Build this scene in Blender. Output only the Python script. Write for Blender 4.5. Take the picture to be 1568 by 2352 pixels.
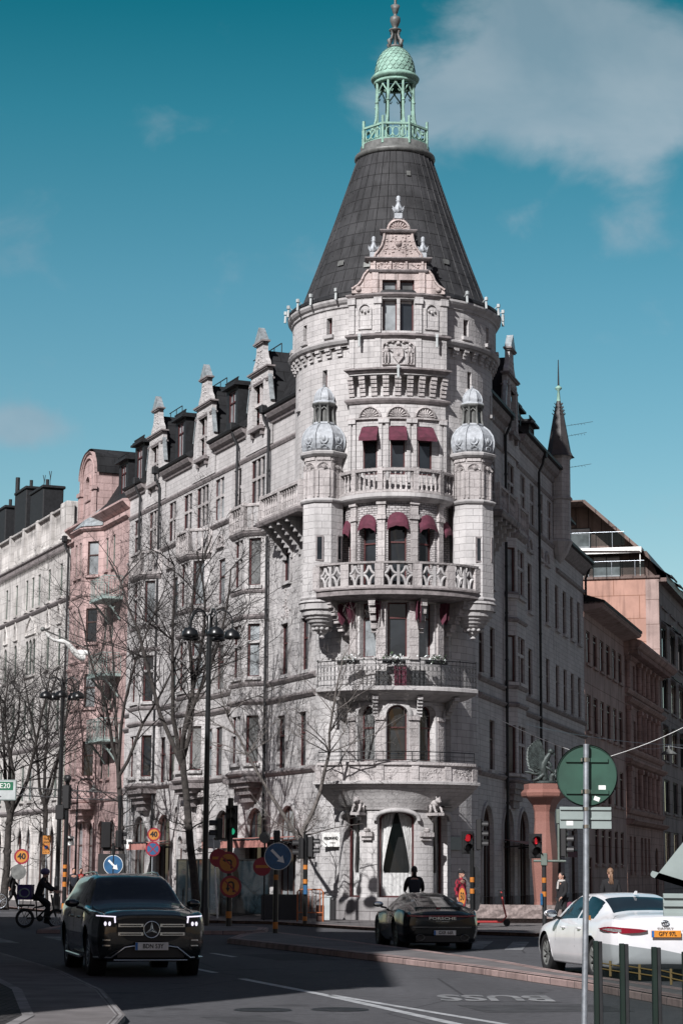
import bpy, bmesh, math, random
from mathutils import Matrix, Vector, noise
from math import sin, cos, pi, radians, sqrt, atan2, tan
for o in list(bpy.data.objects): bpy.data.objects.remove(o)
SC = bpy.context.scene
COL = SC.collection
# ------------------------------------------------------------------ camera
FPX, VH = 4800.0, 2352.0          # focal length in picture units, picture height
PITCH, ROLL, EYE = math.atan(829/4800), 0.0077, 1.75
cd = bpy.data.cameras.new('camera'); cam = bpy.data.objects.new('camera', cd); COL.objects.link(cam)
cd.sensor_fit = 'VERTICAL'; cd.sensor_height = 36; cd.lens = FPX/VH*36; cd.clip_start = .3; cd.clip_end = 3000
cam.matrix_world = Matrix.Translation((0, 0, EYE)) @ Matrix.Rotation(pi/2+PITCH, 4, 'X') @ Matrix.Rotation(ROLL, 4, 'Z')
SC.camera = cam
# ------------------------------------------------------------------ sun and sky
SUN_A, SUN_EL = radians(27), radians(37)
sd = bpy.data.lights.new('sun', 'SUN'); sd.energy = 5.0; sd.angle = radians(.5); sd.color = (1, .975, .97)
so = bpy.data.objects.new('sun', sd); COL.objects.link(so)
to_sun = Vector((-sin(SUN_A)*cos(SUN_EL), -cos(SUN_A)*cos(SUN_EL), sin(SUN_EL)))
so.matrix_world = Matrix.Translation((-30, -30, 60)) @ to_sun.to_track_quat('Z', 'Y').to_matrix().to_4x4()
W = bpy.data.worlds.new('World'); SC.world = W; W.use_nodes = True
def build_world():
    nt = W.node_tree; N = nt.nodes; L = nt.links; N.clear()
    out = N.new('ShaderNodeOutputWorld'); bg = N.new('ShaderNodeBackground'); bg.inputs[1].default_value = .050
    sky = N.new('ShaderNodeTexSky'); sky.sky_type = 'NISHITA'; sky.sun_disc = False
    sky.sun_elevation = SUN_EL; sky.sun_rotation = radians(207); sky.altitude = 0; sky.air_density = 1.0; sky.dust_density = .6; sky.ozone_density = 1.6
    tc = N.new('ShaderNodeTexCoord'); sx = N.new('ShaderNodeSeparateXYZ'); L.new(tc.outputs['Generated'], sx.inputs[0])
    rp = N.new('ShaderNodeValToRGB'); L.new(sx.outputs['Z'], rp.inputs[0])
    e = rp.color_ramp.elements
    e[0].position = 0; e[0].color = (1.9, 1.75, 1.55, 1); e[1].position = .72; e[1].color = (1.0, .84, .77, 1)
    for p, c in ((.10, (1.68, 1.72, 1.5, 1)), (.18, (1.22, 1.66, 1.46, 1)), (.27, (.8, 1.55, 1.38, 1)), (.35, (.32, 1.34, 1.16, 1)), (.41, (.03, 1.04, .88, 1)), (.50, (.5, .8, .7, 1))):
        k = e.new(p); k.color = c
    # teal tint only ahead; unseen sky behind is tinted neutral to set the fill light
    yr = N.new('ShaderNodeMapRange'); L.new(sx.outputs['Y'], yr.inputs[0]); yr.inputs[1].default_value = .45; yr.inputs[2].default_value = .85
    tm = N.new('ShaderNodeMix'); tm.data_type = 'RGBA'; L.new(yr.outputs[0], tm.inputs[0]); tm.inputs[6].default_value = (1.1, .84, .74, 1); L.new(rp.outputs[0], tm.inputs[7])
    mu = N.new('ShaderNodeMix'); mu.data_type = 'RGBA'; mu.blend_type = 'MULTIPLY'; mu.inputs[0].default_value = 1
    L.new(sky.outputs[0], mu.inputs[6]); L.new(tm.outputs[2], mu.inputs[7])
    # clouds: soft banks broken up by noise, each bank a direction in the sky
    def mth(op, a, b_=None, c=None):
        k = N.new('ShaderNodeMath'); k.operation = op
        for i, x in enumerate((a, b_, c)):
            if x is None: continue
            if isinstance(x, (int, float)): k.inputs[i].default_value = x
            else: L.new(x, k.inputs[i])
        return k.outputs[0]
    tot = None
    for cx, cy, cz, rx, rz, amp in CLOUDS:
        v = N.new('ShaderNodeVectorMath'); v.operation = 'SUBTRACT'; L.new(tc.outputs['Generated'], v.inputs[0]); v.inputs[1].default_value = (cx, cy, cz)
        w_ = N.new('ShaderNodeVectorMath'); w_.operation = 'MULTIPLY'; L.new(v.outputs[0], w_.inputs[0]); w_.inputs[1].default_value = (1/rx, .6/rx, 1/rz)
        l_ = N.new('ShaderNodeVectorMath'); l_.operation = 'LENGTH'; L.new(w_.outputs[0], l_.inputs[0])
        r = N.new('ShaderNodeMapRange'); r.interpolation_type = 'SMOOTHSTEP'; L.new(l_.outputs['Value'], r.inputs[0]); r.inputs[1].default_value = 0; r.inputs[2].default_value = 1; r.inputs[3].default_value = amp; r.inputs[4].default_value = 0
        tot = r.outputs[0] if tot is None else mth('ADD', tot, r.outputs[0])
    mp = N.new('ShaderNodeMapping'); mp.inputs['Scale'].default_value = (1, 1, 1.5); mp.inputs['Location'].default_value = (.3, .1, .2); L.new(tc.outputs['Generated'], mp.inputs[0])
    def nz(sc, det, dist): n = N.new('ShaderNodeTexNoise'); n.inputs['Scale'].default_value = sc; n.inputs['Detail'].default_value = det; n.inputs['Roughness'].default_value = .55; n.inputs['Distortion'].default_value = dist; L.new(mp.outputs[0], n.inputs['Vector']); return n.outputs['Fac']
    n1 = mth('SUBTRACT', nz(17, 8, .3), .5); hi = mth('MULTIPLY', mth('MAXIMUM', mth('SUBTRACT', sx.outputs['Z'], .5), 0), .25)
    n2 = mth('SUBTRACT', nz(3, 6, .2), .52)
    d = mth('ADD', mth('MULTIPLY_ADD', n1, 2.1, tot), mth('MULTIPLY_ADD', n2, .5, hi))
    mr = N.new('ShaderNodeMapRange'); L.new(d, mr.inputs[0]); mr.inputs[1].default_value = .18; mr.inputs[2].default_value = .95; mr.interpolation_type = 'SMOOTHSTEP'
    sc = mth('MULTIPLY', mr.outputs[0], .58)
    # cloud colour: lit tops, greyer thick parts
    cr = N.new('ShaderNodeMix'); cr.data_type = 'RGBA'; cq = N.new('ShaderNodeMapRange'); L.new(nz(9, 5, .4), cq.inputs[0]); cq.inputs[1].default_value = .35; cq.inputs[2].default_value = .65
    L.new(cq.outputs[0], cr.inputs[0]); cr.inputs[6].default_value = tuple(CB_*c for c in (.66, .84, 1.0))+(1,); cr.inputs[7].default_value = tuple(CB_*c for c in (1.05, 1.16, 1.28))+(1,)
    cm = N.new('ShaderNodeMix'); cm.data_type = 'RGBA'; L.new(sc, cm.inputs[0]); L.new(mu.outputs[2], cm.inputs[6]); L.new(cr.outputs[2], cm.inputs[7])
    L.new(cm.outputs[2], bg.inputs[0]); L.new(bg.outputs[0], out.inputs[0])
def sky_dir(u, v):
    a, b = u-784, 1176-v; d = Vector((a, FPX*cos(PITCH)-b*sin(PITCH), FPX*sin(PITCH)+b*cos(PITCH))); return d.normalized()
CLOUDS = [(*sky_dir(u, v), rx/4800, rz/4800, a) for u, v, rx, rz, a in ((1380, 100, 620, 290, .85), (1180, 20, 260, 130, .5), (1130, 250, 360, 170, .72), (880, 190, 240, 160, .6), (1400, 330, 300, 130, .5), (1560, 230, 260, 200, .45), (40, 985, 210, 85, 1.0), (680, 600, 130, 190, .28), (1440, 540, 300, 120, .33), (1230, 500, 160, 90, .25), (240, 640, 120, 90, .12), (1450, 1130, 160, 80, .2))]
CB_ = 7.6
build_world()
SC.view_settings.view_transform = 'Standard'; SC.view_settings.look = 'None'; SC.view_settings.exposure = .34; SC.view_settings.gamma = 1
SC.cycles.max_bounces = 5; SC.cycles.diffuse_bounces = 2; SC.cycles.glossy_bounces = 3; SC.cycles.transparent_max_bounces = 8; SC.cycles.caustics_reflective = False

# ------------------------------------------------------------------ where things stand: picture point + depth -> world
def ray(u, v):
    a, b = u-784, 1176-v
    a, b = a*cos(ROLL)-b*sin(ROLL), a*sin(ROLL)+b*cos(ROLL)
    return a, FPX*cos(PITCH)-b*sin(PITCH), FPX*sin(PITCH)+b*cos(PITCH)
def at(u, v, Y):
    r = ray(u, v); k = Y/r[1]; return Vector((r[0]*k, Y, EYE+r[2]*k))
def gnd(u, v, z=0.):
    r = ray(u, v); k = (z-EYE)/r[2]; return Vector((r[0]*k, r[1]*k, z))

# ------------------------------------------------------------------ materials
MATS = {}
def nodes(name):
    m = bpy.data.materials.new(name); m.use_nodes = True; nt = m.node_tree
    b = nt.nodes['Principled BSDF']; MATS[name] = m
    return m, nt.nodes, nt.links, b
def mat(name, col, rough=.7, metal=0., var=.12, scale=3., bump=.0, bscale=30., col2=None, emit=0, spec=.5, coat=0):
    m, N, L, b = nodes(name)
    b.inputs['Roughness'].default_value = rough; b.inputs['Metallic'].default_value = metal; b.inputs['Specular IOR Level'].default_value = spec
    b.inputs['Coat Weight'].default_value = coat; b.inputs['Coat Roughness'].default_value = .03
    tc = N.new('ShaderNodeTexCoord')
    n = N.new('ShaderNodeTexNoise'); n.inputs['Scale'].default_value = scale; n.inputs['Detail'].default_value = 6; n.inputs['Roughness'].default_value = .6
    L.new(tc.outputs['Object'], n.inputs['Vector'])
    mx = N.new('ShaderNodeMix'); mx.data_type = 'RGBA'
    c1 = tuple(c*(1-var) for c in col); c2 = tuple(min(1, c*(1+var)) for c in (col2 or col))
    if col2: c1 = col; c2 = col2
    mr = N.new('ShaderNodeMapRange'); L.new(n.outputs['Fac'], mr.inputs[0]); mr.inputs[1].default_value = .35; mr.inputs[2].default_value = .65
    L.new(mr.outputs[0], mx.inputs[0]); mx.inputs[6].default_value = (*c1, 1); mx.inputs[7].default_value = (*c2, 1)
    L.new(mx.outputs[2], b.inputs['Base Color'])
    if emit:
        L.new(mx.outputs[2], b.inputs['Emission Color']); b.inputs['Emission Strength'].default_value = emit
    if bump:
        n2 = N.new('ShaderNodeTexNoise'); n2.inputs['Scale'].default_value = bscale; n2.inputs['Detail'].default_value = 5
        L.new(tc.outputs['Object'], n2.inputs['Vector'])
        bp = N.new('ShaderNodeBump'); bp.inputs['Strength'].default_value = bump; bp.inputs['Distance'].default_value = .02
        L.new(n2.outputs['Fac'], bp.inputs['Height']); L.new(bp.outputs[0], b.inputs['Normal'])
    return m
def masonry(name, a, b_, mortar, bw, rh, ms=.014, stain=.35, rough=.85, bump=.5, streak=.5, spec=.2):
    """coursed stone laid in UV metres, each block a little different, with soot stains that run down the wall"""
    m, N, L, b = nodes(name); b.inputs['Roughness'].default_value = rough; b.inputs['Specular IOR Level'].default_value = spec
    uv = N.new('ShaderNodeUVMap'); tc = N.new('ShaderNodeTexCoord')
    br = N.new('ShaderNodeTexBrick'); br.inputs['Scale'].default_value = 1; br.inputs['Brick Width'].default_value = bw; br.inputs['Row Height'].default_value = rh
    br.inputs['Mortar Size'].default_value = ms; br.inputs['Mortar Smooth'].default_value = .2; br.inputs['Bias'].default_value = -.2; br.offset = .43
    br.inputs['Color1'].default_value = (*a, 1); br.inputs['Color2'].default_value = (*b_, 1); br.inputs['Mortar'].default_value = (*mortar, 1)
    L.new(uv.outputs[0], br.inputs['Vector'])
    n = N.new('ShaderNodeTexNoise'); n.inputs['Scale'].default_value = .7; n.inputs['Detail'].default_value = 8; n.inputs['Roughness'].default_value = .65
    L.new(tc.outputs['Object'], n.inputs['Vector'])
    mp = N.new('ShaderNodeMapping'); mp.inputs['Scale'].default_value = (2.2, 2.2, .22); L.new(tc.outputs['Object'], mp.inputs[0])
    n2 = N.new('ShaderNodeTexNoise'); n2.inputs['Scale'].default_value = 1.6; n2.inputs['Detail'].default_value = 6; L.new(mp.outputs[0], n2.inputs['Vector'])
    def rng(src, lo, hi, t0, t1):
        r = N.new('ShaderNodeMapRange'); L.new(src, r.inputs[0]); r.inputs[1].default_value = lo; r.inputs[2].default_value = hi; r.inputs[3].default_value = t0; r.inputs[4].default_value = t1; return r.outputs[0]
    m1 = N.new('ShaderNodeMix'); m1.data_type = 'RGBA'; m1.blend_type = 'MULTIPLY'; m1.inputs[0].default_value = 1
    g = N.new('ShaderNodeCombineColor'); f1 = rng(n.outputs['Fac'], .35, .7, 1.08, 1-stain)
    f2 = rng(n2.outputs['Fac'], .5, .75, 1, 1-streak)
    mm = N.new('ShaderNodeMath'); mm.operation = 'MULTIPLY'; L.new(f1, mm.inputs[0]); L.new(f2, mm.inputs[1])
    for i in range(3): L.new(mm.outputs[0], g.inputs[i])
    L.new(br.outputs['Color'], m1.inputs[6]); L.new(g.outputs[0], m1.inputs[7]); L.new(m1.outputs[2], b.inputs['Base Color'])
    n3 = N.new('ShaderNodeTexNoise'); n3.inputs['Scale'].default_value = 14; n3.inputs['Detail'].default_value = 5; L.new(tc.outputs['Object'], n3.inputs['Vector'])
    inv = N.new('ShaderNodeMath'); inv.operation = 'MULTIPLY_ADD'; L.new(br.outputs['Fac'], inv.inputs[0]); inv.inputs[1].default_value = -1.2; L.new(n3.outputs['Fac'], inv.inputs[2])
    bp = N.new('ShaderNodeBump'); bp.inputs['Strength'].default_value = bump; bp.inputs['Distance'].default_value = .03
    L.new(inv.outputs[0], bp.inputs['Height']); L.new(bp.outputs[0], b.inputs['Normal'])
    return m
def glassy(name, col, rough=.06, spec=.6, var=.4, scale=.8):
    m = mat(name, col, rough, 0, var, scale, spec=spec); return m
masonry('stone', (.50, .487, .483), (.425, .413, .41), (.26, .252, .25), .46, .205, .007, .17, streak=.25)
masonry('smooth_stone', (.47, .46, .457), (.41, .40, .40), (.30, .28, .285), .9, .42, .006, .3, bump=.25, streak=.4)
masonry('carved_stone', (.49, .462, .455), (.42, .395, .39), (.28, .25, .25), .5, .3, .006, .4, bump=.9, streak=.4)
masonry('rough_brick', (.46, .44, .44), (.36, .34, .34), (.13, .12, .12), .22, .085, .012, .3, bump=.9)
masonry('rustic_stone', (.51, .50, .497), (.44, .43, .428), (.26, .25, .25), .55, .26, .009, .2, streak=.25)
masonry('pink_carved', (.51, .44, .42), (.45, .38, .365), (.28, .2, .18), .5, .3, .008, .4, bump=.8)
masonry('pink_stone', (.49, .36, .345), (.43, .31, .295), (.3, .21, .2), .8, .38, .012, .35)
masonry('cream_stone', (.60, .58, .56), (.53, .51, .49), (.38, .36, .34), .8, .45, .010, .4)
masonry('rose_plaster', (.38, .29, .265), (.35, .265, .245), (.2, .14, .12), 3.2, 1.6, .02, .3)
masonry('salmon_panel', (.40, .235, .185), (.37, .22, .175), (.25, .13, .09), 2.9, 1.5, .03, .22, rough=.6, bump=.1)
masonry('dark_rose_stone', (.36, .255, .23), (.32, .225, .205), (.17, .11, .1), .9, .4, .01, .4)
masonry('brown_cladding', (.16, .115, .10), (.125, .09, .08), (.03, .02, .02), .85, 2.2, .03, .4, rough=.45)
masonry('grey_panel', (.26, .24, .235), (.23, .21, .21), (.08, .07, .07), 1.6, .9, .015, .3)
masonry('granite_base', (.27, .26, .26), (.23, .22, .22), (.11, .1, .1), 1.1, .55, .012, .4)
mat('dark_stone', (.20, .18, .18), .8, var=.3, scale=5, bump=.6)
mat('metal_coping', (.34, .375, .39), .5, .4, .35, 5)
masonry('cone_metal', (.052, .053, .056), (.040, .041, .044), (.016, .016, .017), 1.15, .55, .02, .45, rough=.7, bump=.3)
masonry('roof_metal', (.024, .025, .027), (.018, .019, .021), (.010, .010, .011), 1.15, .55, .02, .45, rough=.75, bump=.3)
mat('dark_metal', (.018, .019, .021), .6, .0, .3, 6, spec=.3)
mat('zinc', (.36, .385, .41), .62, .15, .22, 6, bump=.3, bscale=12)
mat('copper_green', (.22, .37, .305), .7, .0, .25, 3, bump=.5, bscale=18)
mat('copper_pale', (.28, .36, .34), .7, .0, .25, 4)
mat('lead_grey', (.13, .135, .13), .55, .2, .3, 5)
mat('maroon_frame', (.075, .022, .022), .5, 0, .25, 5)
mat('green_frame', (.13, .16, .14), .5)
mat('brown_frame', (.06, .03, .025), .5)
mat('maroon_cloth', (.085, .018, .034), .85, 0, .3, 4, bump=.5, bscale=9)
mat('salmon_cloth', (.38, .17, .145), .85, 0, .15, 5)
mat('curtain', (.72, .71, .70), .9, 0, .15, 8)
glassy('window_glass', (.020, .024, .028), .04, .7)
glassy('blind_glass', (.13, .135, .135), .15, .5, .4)
mat('spire_slate', (.045, .042, .042), .6, 0, .2, 4)
glassy('pale_glass', (.22, .24, .25), .12, .6, .5)
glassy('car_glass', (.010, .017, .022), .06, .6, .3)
glassy('lit_glass', (.30, .19, .15), .2, .6, .6, 3)
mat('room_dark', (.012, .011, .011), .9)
mat('black_paint', (.010, .011, .012), .32, 0, .25, 6)
mat('black_plastic', (.012, .012, .013), .5)
mat('rubber', (.012, .012, .013), .8)
mat('steel', (.42, .46, .50), .4, .75, .2, 14)
mat('grey_sign_back', (.26, .31, .30), .5, .1, .1, 4)
mat('green_sign_back', (.022, .068, .048), .5, 0, .2, 3)
mat('sign_white', (.75, .76, .74), .5)
mat('sign_blue', (.018, .09, .20), .45, 0, .2, 8)
mat('sign_red', (.24, .012, .03), .45)
mat('sign_yellow', (.45, .18, .03), .5, 0, .12, 5)  # sign yellow, red, blue and band orange dimmed to stand in for shade
mat('sign_green', (.01, .12, .06), .45)
mat('sign_black', (.01, .01, .01), .5)
mat('reflective_orange', (.44, .15, .02), .5, 0, .15, 9)
mat('red_granite', (.22, .105, .085), .45, 0, .3, 60, bump=.2, bscale=60)
mat('rough_granite', (.21, .17, .16), .85, 0, .35, 9, bump=1., bscale=9)
mat('bronze', (.04, .052, .050), .5, .3, .5, 8, bump=.5, bscale=25)
mat('bark', (.038, .033, .030), .95, 0, .45, 7, bump=1., bscale=22)
mat('pale_bark', (.12, .108, .10), .9, 0, .4, 6, bump=.8, bscale=20)
mat('twig', (.022, .019, .018), .9)
def asphalt():
    m, N, L, b = nodes('asphalt'); b.inputs['Roughness'].default_value = .9; b.inputs['Specular IOR Level'].default_value = .12; tc = N.new('ShaderNodeTexCoord')
    def nz(sc, det, lo, hi, t0, t1, scl=(1, 1, 1)):
        mp = N.new('ShaderNodeMapping'); mp.inputs['Scale'].default_value = scl; L.new(tc.outputs['Object'], mp.inputs[0]); n = N.new('ShaderNodeTexNoise'); n.inputs['Scale'].default_value = sc; n.inputs['Detail'].default_value = det; L.new(mp.outputs[0], n.inputs['Vector'])
        r = N.new('ShaderNodeMapRange'); L.new(n.outputs['Fac'], r.inputs[0]); r.inputs[1].default_value = lo; r.inputs[2].default_value = hi; r.inputs[3].default_value = t0; r.inputs[4].default_value = t1; return r.outputs[0]
    v = N.new('ShaderNodeTexVoronoi'); v.feature = 'DISTANCE_TO_EDGE'; v.inputs['Scale'].default_value = .22; L.new(tc.outputs['Object'], v.inputs['Vector'])
    ck = N.new('ShaderNodeMapRange'); L.new(v.outputs['Distance'], ck.inputs[0]); ck.inputs[1].default_value = 0; ck.inputs[2].default_value = .006; ck.inputs[3].default_value = .45; ck.inputs[4].default_value = 1
    f = nz(.35, 6, .3, .7, .78, 1.22, (1, .25, 1))
    for g in (nz(7, 5, .35, .65, .88, 1.12), nz(160, 2, .3, .7, .72, 1.28), ck.outputs[0], nz(1.1, 3, .62, .7, 1, .7)):
        k = N.new('ShaderNodeMath'); k.operation = 'MULTIPLY'; L.new(f, k.inputs[0]); L.new(g, k.inputs[1]); f = k.outputs[0]
    c = N.new('ShaderNodeVectorMath'); c.operation = 'SCALE'; c.inputs[0].default_value = (.088, .088, .094); L.new(f, c.inputs['Scale']); L.new(c.outputs[0], b.inputs['Base Color'])
    n2 = N.new('ShaderNodeTexNoise'); n2.inputs['Scale'].default_value = 90; L.new(tc.outputs['Object'], n2.inputs['Vector']); bp = N.new('ShaderNodeBump'); bp.inputs['Strength'].default_value = .5; bp.inputs['Distance'].default_value = .02; L.new(n2.outputs['Fac'], bp.inputs['Height']); L.new(bp.outputs[0], b.inputs['Normal'])
asphalt(); mat('asphalt_patch', (.062, .063, .067), .9, 0, .2, 3, bump=.5, bscale=90, spec=.12)
mat('pavement', (.15, .14, .14), .9, 0, .2, 1.5, bump=.4, bscale=60, spec=.15)
masonry('paving_slab', (.155, .145, .145), (.13, .122, .12), (.06, .055, .055), .7, .35, .012, .35, bump=.3)
masonry('cobble', (.085, .08, .08), (.06, .057, .057), (.02, .02, .02), .22, .12, .02, .4, bump=1.)
masonry('kerb_granite', (.34, .25, .235), (.29, .215, .20), (.08, .07, .07), 1.05, 1., .012, .4, bump=.4)
mat('road_paint', (.34, .35, .36), .7, 0, .3, 5)
mat('post_green', (.008, .018, .014), .4); mat('worn_paint', (.10, .103, .108), .9, 0, .5, 2.5, col2=(.27, .275, .28), spec=.15)
mat('leaf_green', (.035, .06, .03), .8)
mat('flower_white', (.7, .75, .74), .8)
mat('chrome', (.55, .60, .63), .18, 1., .05)
mat('suv_paint', (.006, .010, .011), .2, .0, .1, 4, spec=.5, coat=.7)
mat('sports_paint', (.002, .004, .005), .16, .0, .1, 4, spec=.35, coat=.3)
mat('white_paint', (.70, .71, .73), .3, 0, .05, 2.5, coat=.8)
mat('lamp_glow', (.9, .85, 1.), .3, 0, 0, 5, emit=.9)
mat('red_glow', (1., .03, .05), .3, 0, 0, 5, emit=.3)
mat('green_glow', (.05, .8, .42), .3, 0, 0, 5, emit=.3)
mat('tail_red', (.20, .008, .02), .12, coat=1)
mat('lens_clear', (.35, .34, .34), .15, .4, .4, 30)
mat('plate_white', (.68, .68, .66), .5); mat('plate_yellow', (.65, .25, .03), .5); mat('plate_blue', (.02, .14, .42), .5)
mat('skin', (.42, .24, .18), .6); mat('hair_dark', (.015, .011, .010), .6); mat('hair_blond', (.20, .115, .07), .6, 0, .5, 60)
mat('cloth_black', (.010, .010, .012), .9); mat('cloth_navy', (.018, .022, .032), .9); mat('cloth_red', (.35, .035, .03), .85)
mat('cloth_grey', (.10, .10, .11), .9); mat('cloth_light', (.4, .38, .36), .9); mat('helmet_violet', (.10, .08, .17), .5)
mat('box_violet', (.045, .028, .14), .6); mat('scooter_red', (.40, .05, .05), .5)
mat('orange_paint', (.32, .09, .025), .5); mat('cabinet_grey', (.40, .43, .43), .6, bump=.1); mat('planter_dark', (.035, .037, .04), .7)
mat('scaffold', (.35, .37, .38), .5, .5); mat('yellow_paint', (.075, .055, .015), .6)
def plaid():
    m, N, L, b = nodes('plaid_cloth'); b.inputs['Roughness'].default_value = .9
    tc = N.new('ShaderNodeTexCoord'); mp = N.new('ShaderNodeMapping'); mp.inputs['Scale'].default_value = (9, 9, 9); L.new(tc.outputs['Object'], mp.inputs[0])
    ck = N.new('ShaderNodeTexChecker'); ck.inputs['Scale'].default_value = 1; L.new(mp.outputs[0], ck.inputs['Vector'])
    ck.inputs['Color1'].default_value = (.26, .012, .03, 1); ck.inputs['Color2'].default_value = (.05, .008, .014, 1); L.new(ck.outputs[0], b.inputs['Base Color'])
plaid()
def clear_glass(name, tint, mixf):
    m, N, L, b = nodes(name); b.inputs['Base Color'].default_value = (.02, .03, .03, 1); b.inputs['Roughness'].default_value = .03
    tr = N.new('ShaderNodeBsdfTransparent'); tr.inputs[0].default_value = (*tint, 1); mx = N.new('ShaderNodeMixShader'); mx.inputs[0].default_value = mixf
    L.new(tr.outputs[0], mx.inputs[1]); L.new(b.outputs[0], mx.inputs[2]); L.new(mx.outputs[0], N['Material Output'].inputs[0])
clear_glass('clear_glass', (.93, .94, .94), .15); clear_glass('tinted_glass', (.50, .54, .54), .22)

# ------------------------------------------------------------------ mesh builder
class MB:
    def __init__(s, M=None): s.v = []; s.f = []; s.uv = []; s.m = []; s.M = M or Matrix(); s.sm = []; s.marks = []
    def piece(s):
        """what follows is a separate piece: build() makes it an object of its own"""
        s.marks.append((len(s.v), len(s.f)))
    def face(s, pts, uv=None, m=0, smooth=False):
        i = len(s.v); s.v += [s.M @ Vector(p) for p in pts]; s.f.append(tuple(range(i, i+len(pts)))); s.m.append(m); s.sm.append(smooth)
        s.uv.append(uv)
    def grid(s, rows, uvs=None, m=0, smooth=True, closed=False):
        """rows: equal-length lists of points; joins neighbours with quads (shared vertices)"""
        i = len(s.v); n = len(rows[0]); a = [[s.M @ Vector(p) for p in r] for r in rows]
        for r in a: s.v += r
        for j in range(len(rows)-1):
            for k in range(n if closed else n-1):
                k2 = (k+1) % n
                s.f.append((i+j*n+k, i+j*n+k2, i+(j+1)*n+k2, i+(j+1)*n+k)); s.m.append(m); s.sm.append(smooth)
                s.uv.append([uvs[j][k], uvs[j][k+1], uvs[j+1][k+1], uvs[j+1][k]] if uvs else None)
    def box(s, x0, x1, y0, y1, z0, z1, m=0):
        p = [(x, y, z) for z in (z0, z1) for y in (y0, y1) for x in (x0, x1)]
        for q in ((0, 2, 3, 1), (4, 5, 7, 6), (0, 1, 5, 4), (2, 6, 7, 3), (0, 4, 6, 2), (1, 3, 7, 5)): s.face([p[k] for k in q], m=m)
    def cbox(s, c, d, m=0): s.box(c[0]-d[0]/2, c[0]+d[0]/2, c[1]-d[1]/2, c[1]+d[1]/2, c[2]-d[2]/2, c[2]+d[2]/2, m)
    def bev(s, x0, x1, y0, y1, z0, z1, r=.02, m=0):
        """box with chamfered edges"""
        def ring(i, z): return [(x0+i+r*a, y0+i+r*b_, z) for a, b_ in ((1, 0), (0, 1))] if 0 else [
            (x0+r+i, y0+i, z), (x1-r-i, y0+i, z), (x1-i, y0+r+i, z), (x1-i, y1-r-i, z), (x1-r-i, y1-i, z), (x0+r+i, y1-i, z), (x0+i, y1-r-i, z), (x0+i, y0+r+i, z)]
        R = [ring(r*.7, z0), ring(0, z0+r*.8), ring(0, z1-r*.8), ring(r*.7, z1)]
        s.grid(R, m=m, smooth=False, closed=True); s.face(R[0][::-1], m=m); s.face(R[3], m=m)
    def lathe(s, prof, n=16, c=(0, 0, 0), m=0, a0=0., a1=2*pi, smooth=True, sx=1, sy=1, umul=1):
        full = abs(a1-a0) > 6.28; k = n if full else n+1; L_ = 0; uvs = []; rows = []; pz = None
        for r, z in prof:
            if pz: L_ += sqrt((r-pz[0])**2+(z-pz[1])**2)
            pz = (r, z)
            rows.append([(c[0]+sx*r*sin(a0+(a1-a0)*j/n), c[1]-sy*r*cos(a0+(a1-a0)*j/n), c[2]+z) for j in range(k)])
            rr = max(p[0] for p in prof); uvs.append([((a0+(a1-a0)*j/n)*rr*umul, L_) for j in range(n+1)])
        s.grid(rows, uvs, m, smooth, closed=full)
    def cyl(s, p, q, r, r2=None, n=8, m=0, cap=True, smooth=True):
        p, q = Vector(p), Vector(q); d = q-p
        if d.length < 1e-6: return
        d.normalize(); a = d.orthogonal().normalized(); b = d.cross(a); r2 = r if r2 is None else r2
        R = [[c_+(a*cos(2*pi*k/n)+b*sin(2*pi*k/n))*rr for k in range(n)] for c_, rr in ((p, r), (q, r2))]
        s.grid(R, m=m, smooth=smooth, closed=True)
        if cap: s.face(R[0][::-1], m=m); s.face(R[1], m=m)
    def tube(s, pts, r, n=6, m=0, cap=True):
        P = [Vector(p) for p in pts]; R = []; a = None
        rs = r if isinstance(r, (list, tuple)) else [r]*len(P)
        for i, p in enumerate(P):
            d = (P[min(i+1, len(P)-1)]-P[max(i-1, 0)]).normalized()
            a = d.orthogonal().normalized() if a is None else (a-d*a.dot(d)).normalized()
            b = d.cross(a); R.append([p+(a*cos(2*pi*k/n)+b*sin(2*pi*k/n))*rs[i] for k in range(n)])
        s.grid(R, m=m, closed=True)
        if cap: s.face(R[0][::-1], m=m); s.face(R[-1], m=m)
    def ell(s, c, d, n=12, m=0, k=8):
        rows = [[(c[0]+d[0]*sin(pi*j/k)*cos(2*pi*i/n), c[1]+d[1]*sin(pi*j/k)*sin(2*pi*i/n), c[2]+d[2]*cos(pi*j/k)) for i in range(n)] for j in range(k+1)]
        s.grid(rows, m=m, closed=True)
    def extr(s, poly, y0, y1, m=0, ax='y'):
        """polygon in (x,z) given thickness along y"""
        f = (lambda x, z, y: (x, y, z)) if ax == 'y' else (lambda x, z, y: (y, x, z)) if ax == 'x' else (lambda x, z, y: (x, z, y))
        a = [f(x, z, y0) for x, z in poly]; b = [f(x, z, y1) for x, z in poly]
        s.face(a, m=m); s.face(b[::-1], m=m)
        for i in range(len(poly)): j = (i+1) % len(poly); s.face([a[i], a[j], b[j], b[i]], m=m)
    def sweep(s, path, prof, m=0, closed=False, caps=True, smooth=False):
        """profile (d outward, z) swept along a plan path; outward is the left of the walking direction"""
        n = len(path); nr = []; P = [Vector((p[0], p[1])) for p in path]
        for i in range(n):
            a = P[i]-P[i-1] if (i > 0 or closed) else P[i+1]-P[i]; b = P[(i+1) % n]-P[i] if (i < n-1 or closed) else a
            a.normalize(); b.normalize(); na = Vector((-a.y, a.x)); nb = Vector((-b.y, b.x)); h = na+nb
            h = h/max(.35, h.dot(na)) if h.length > 1e-6 else na
            nr.append(h)
        idx = list(range(n))+([0] if closed else []); L_ = 0; rows = []; uvs = []
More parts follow.
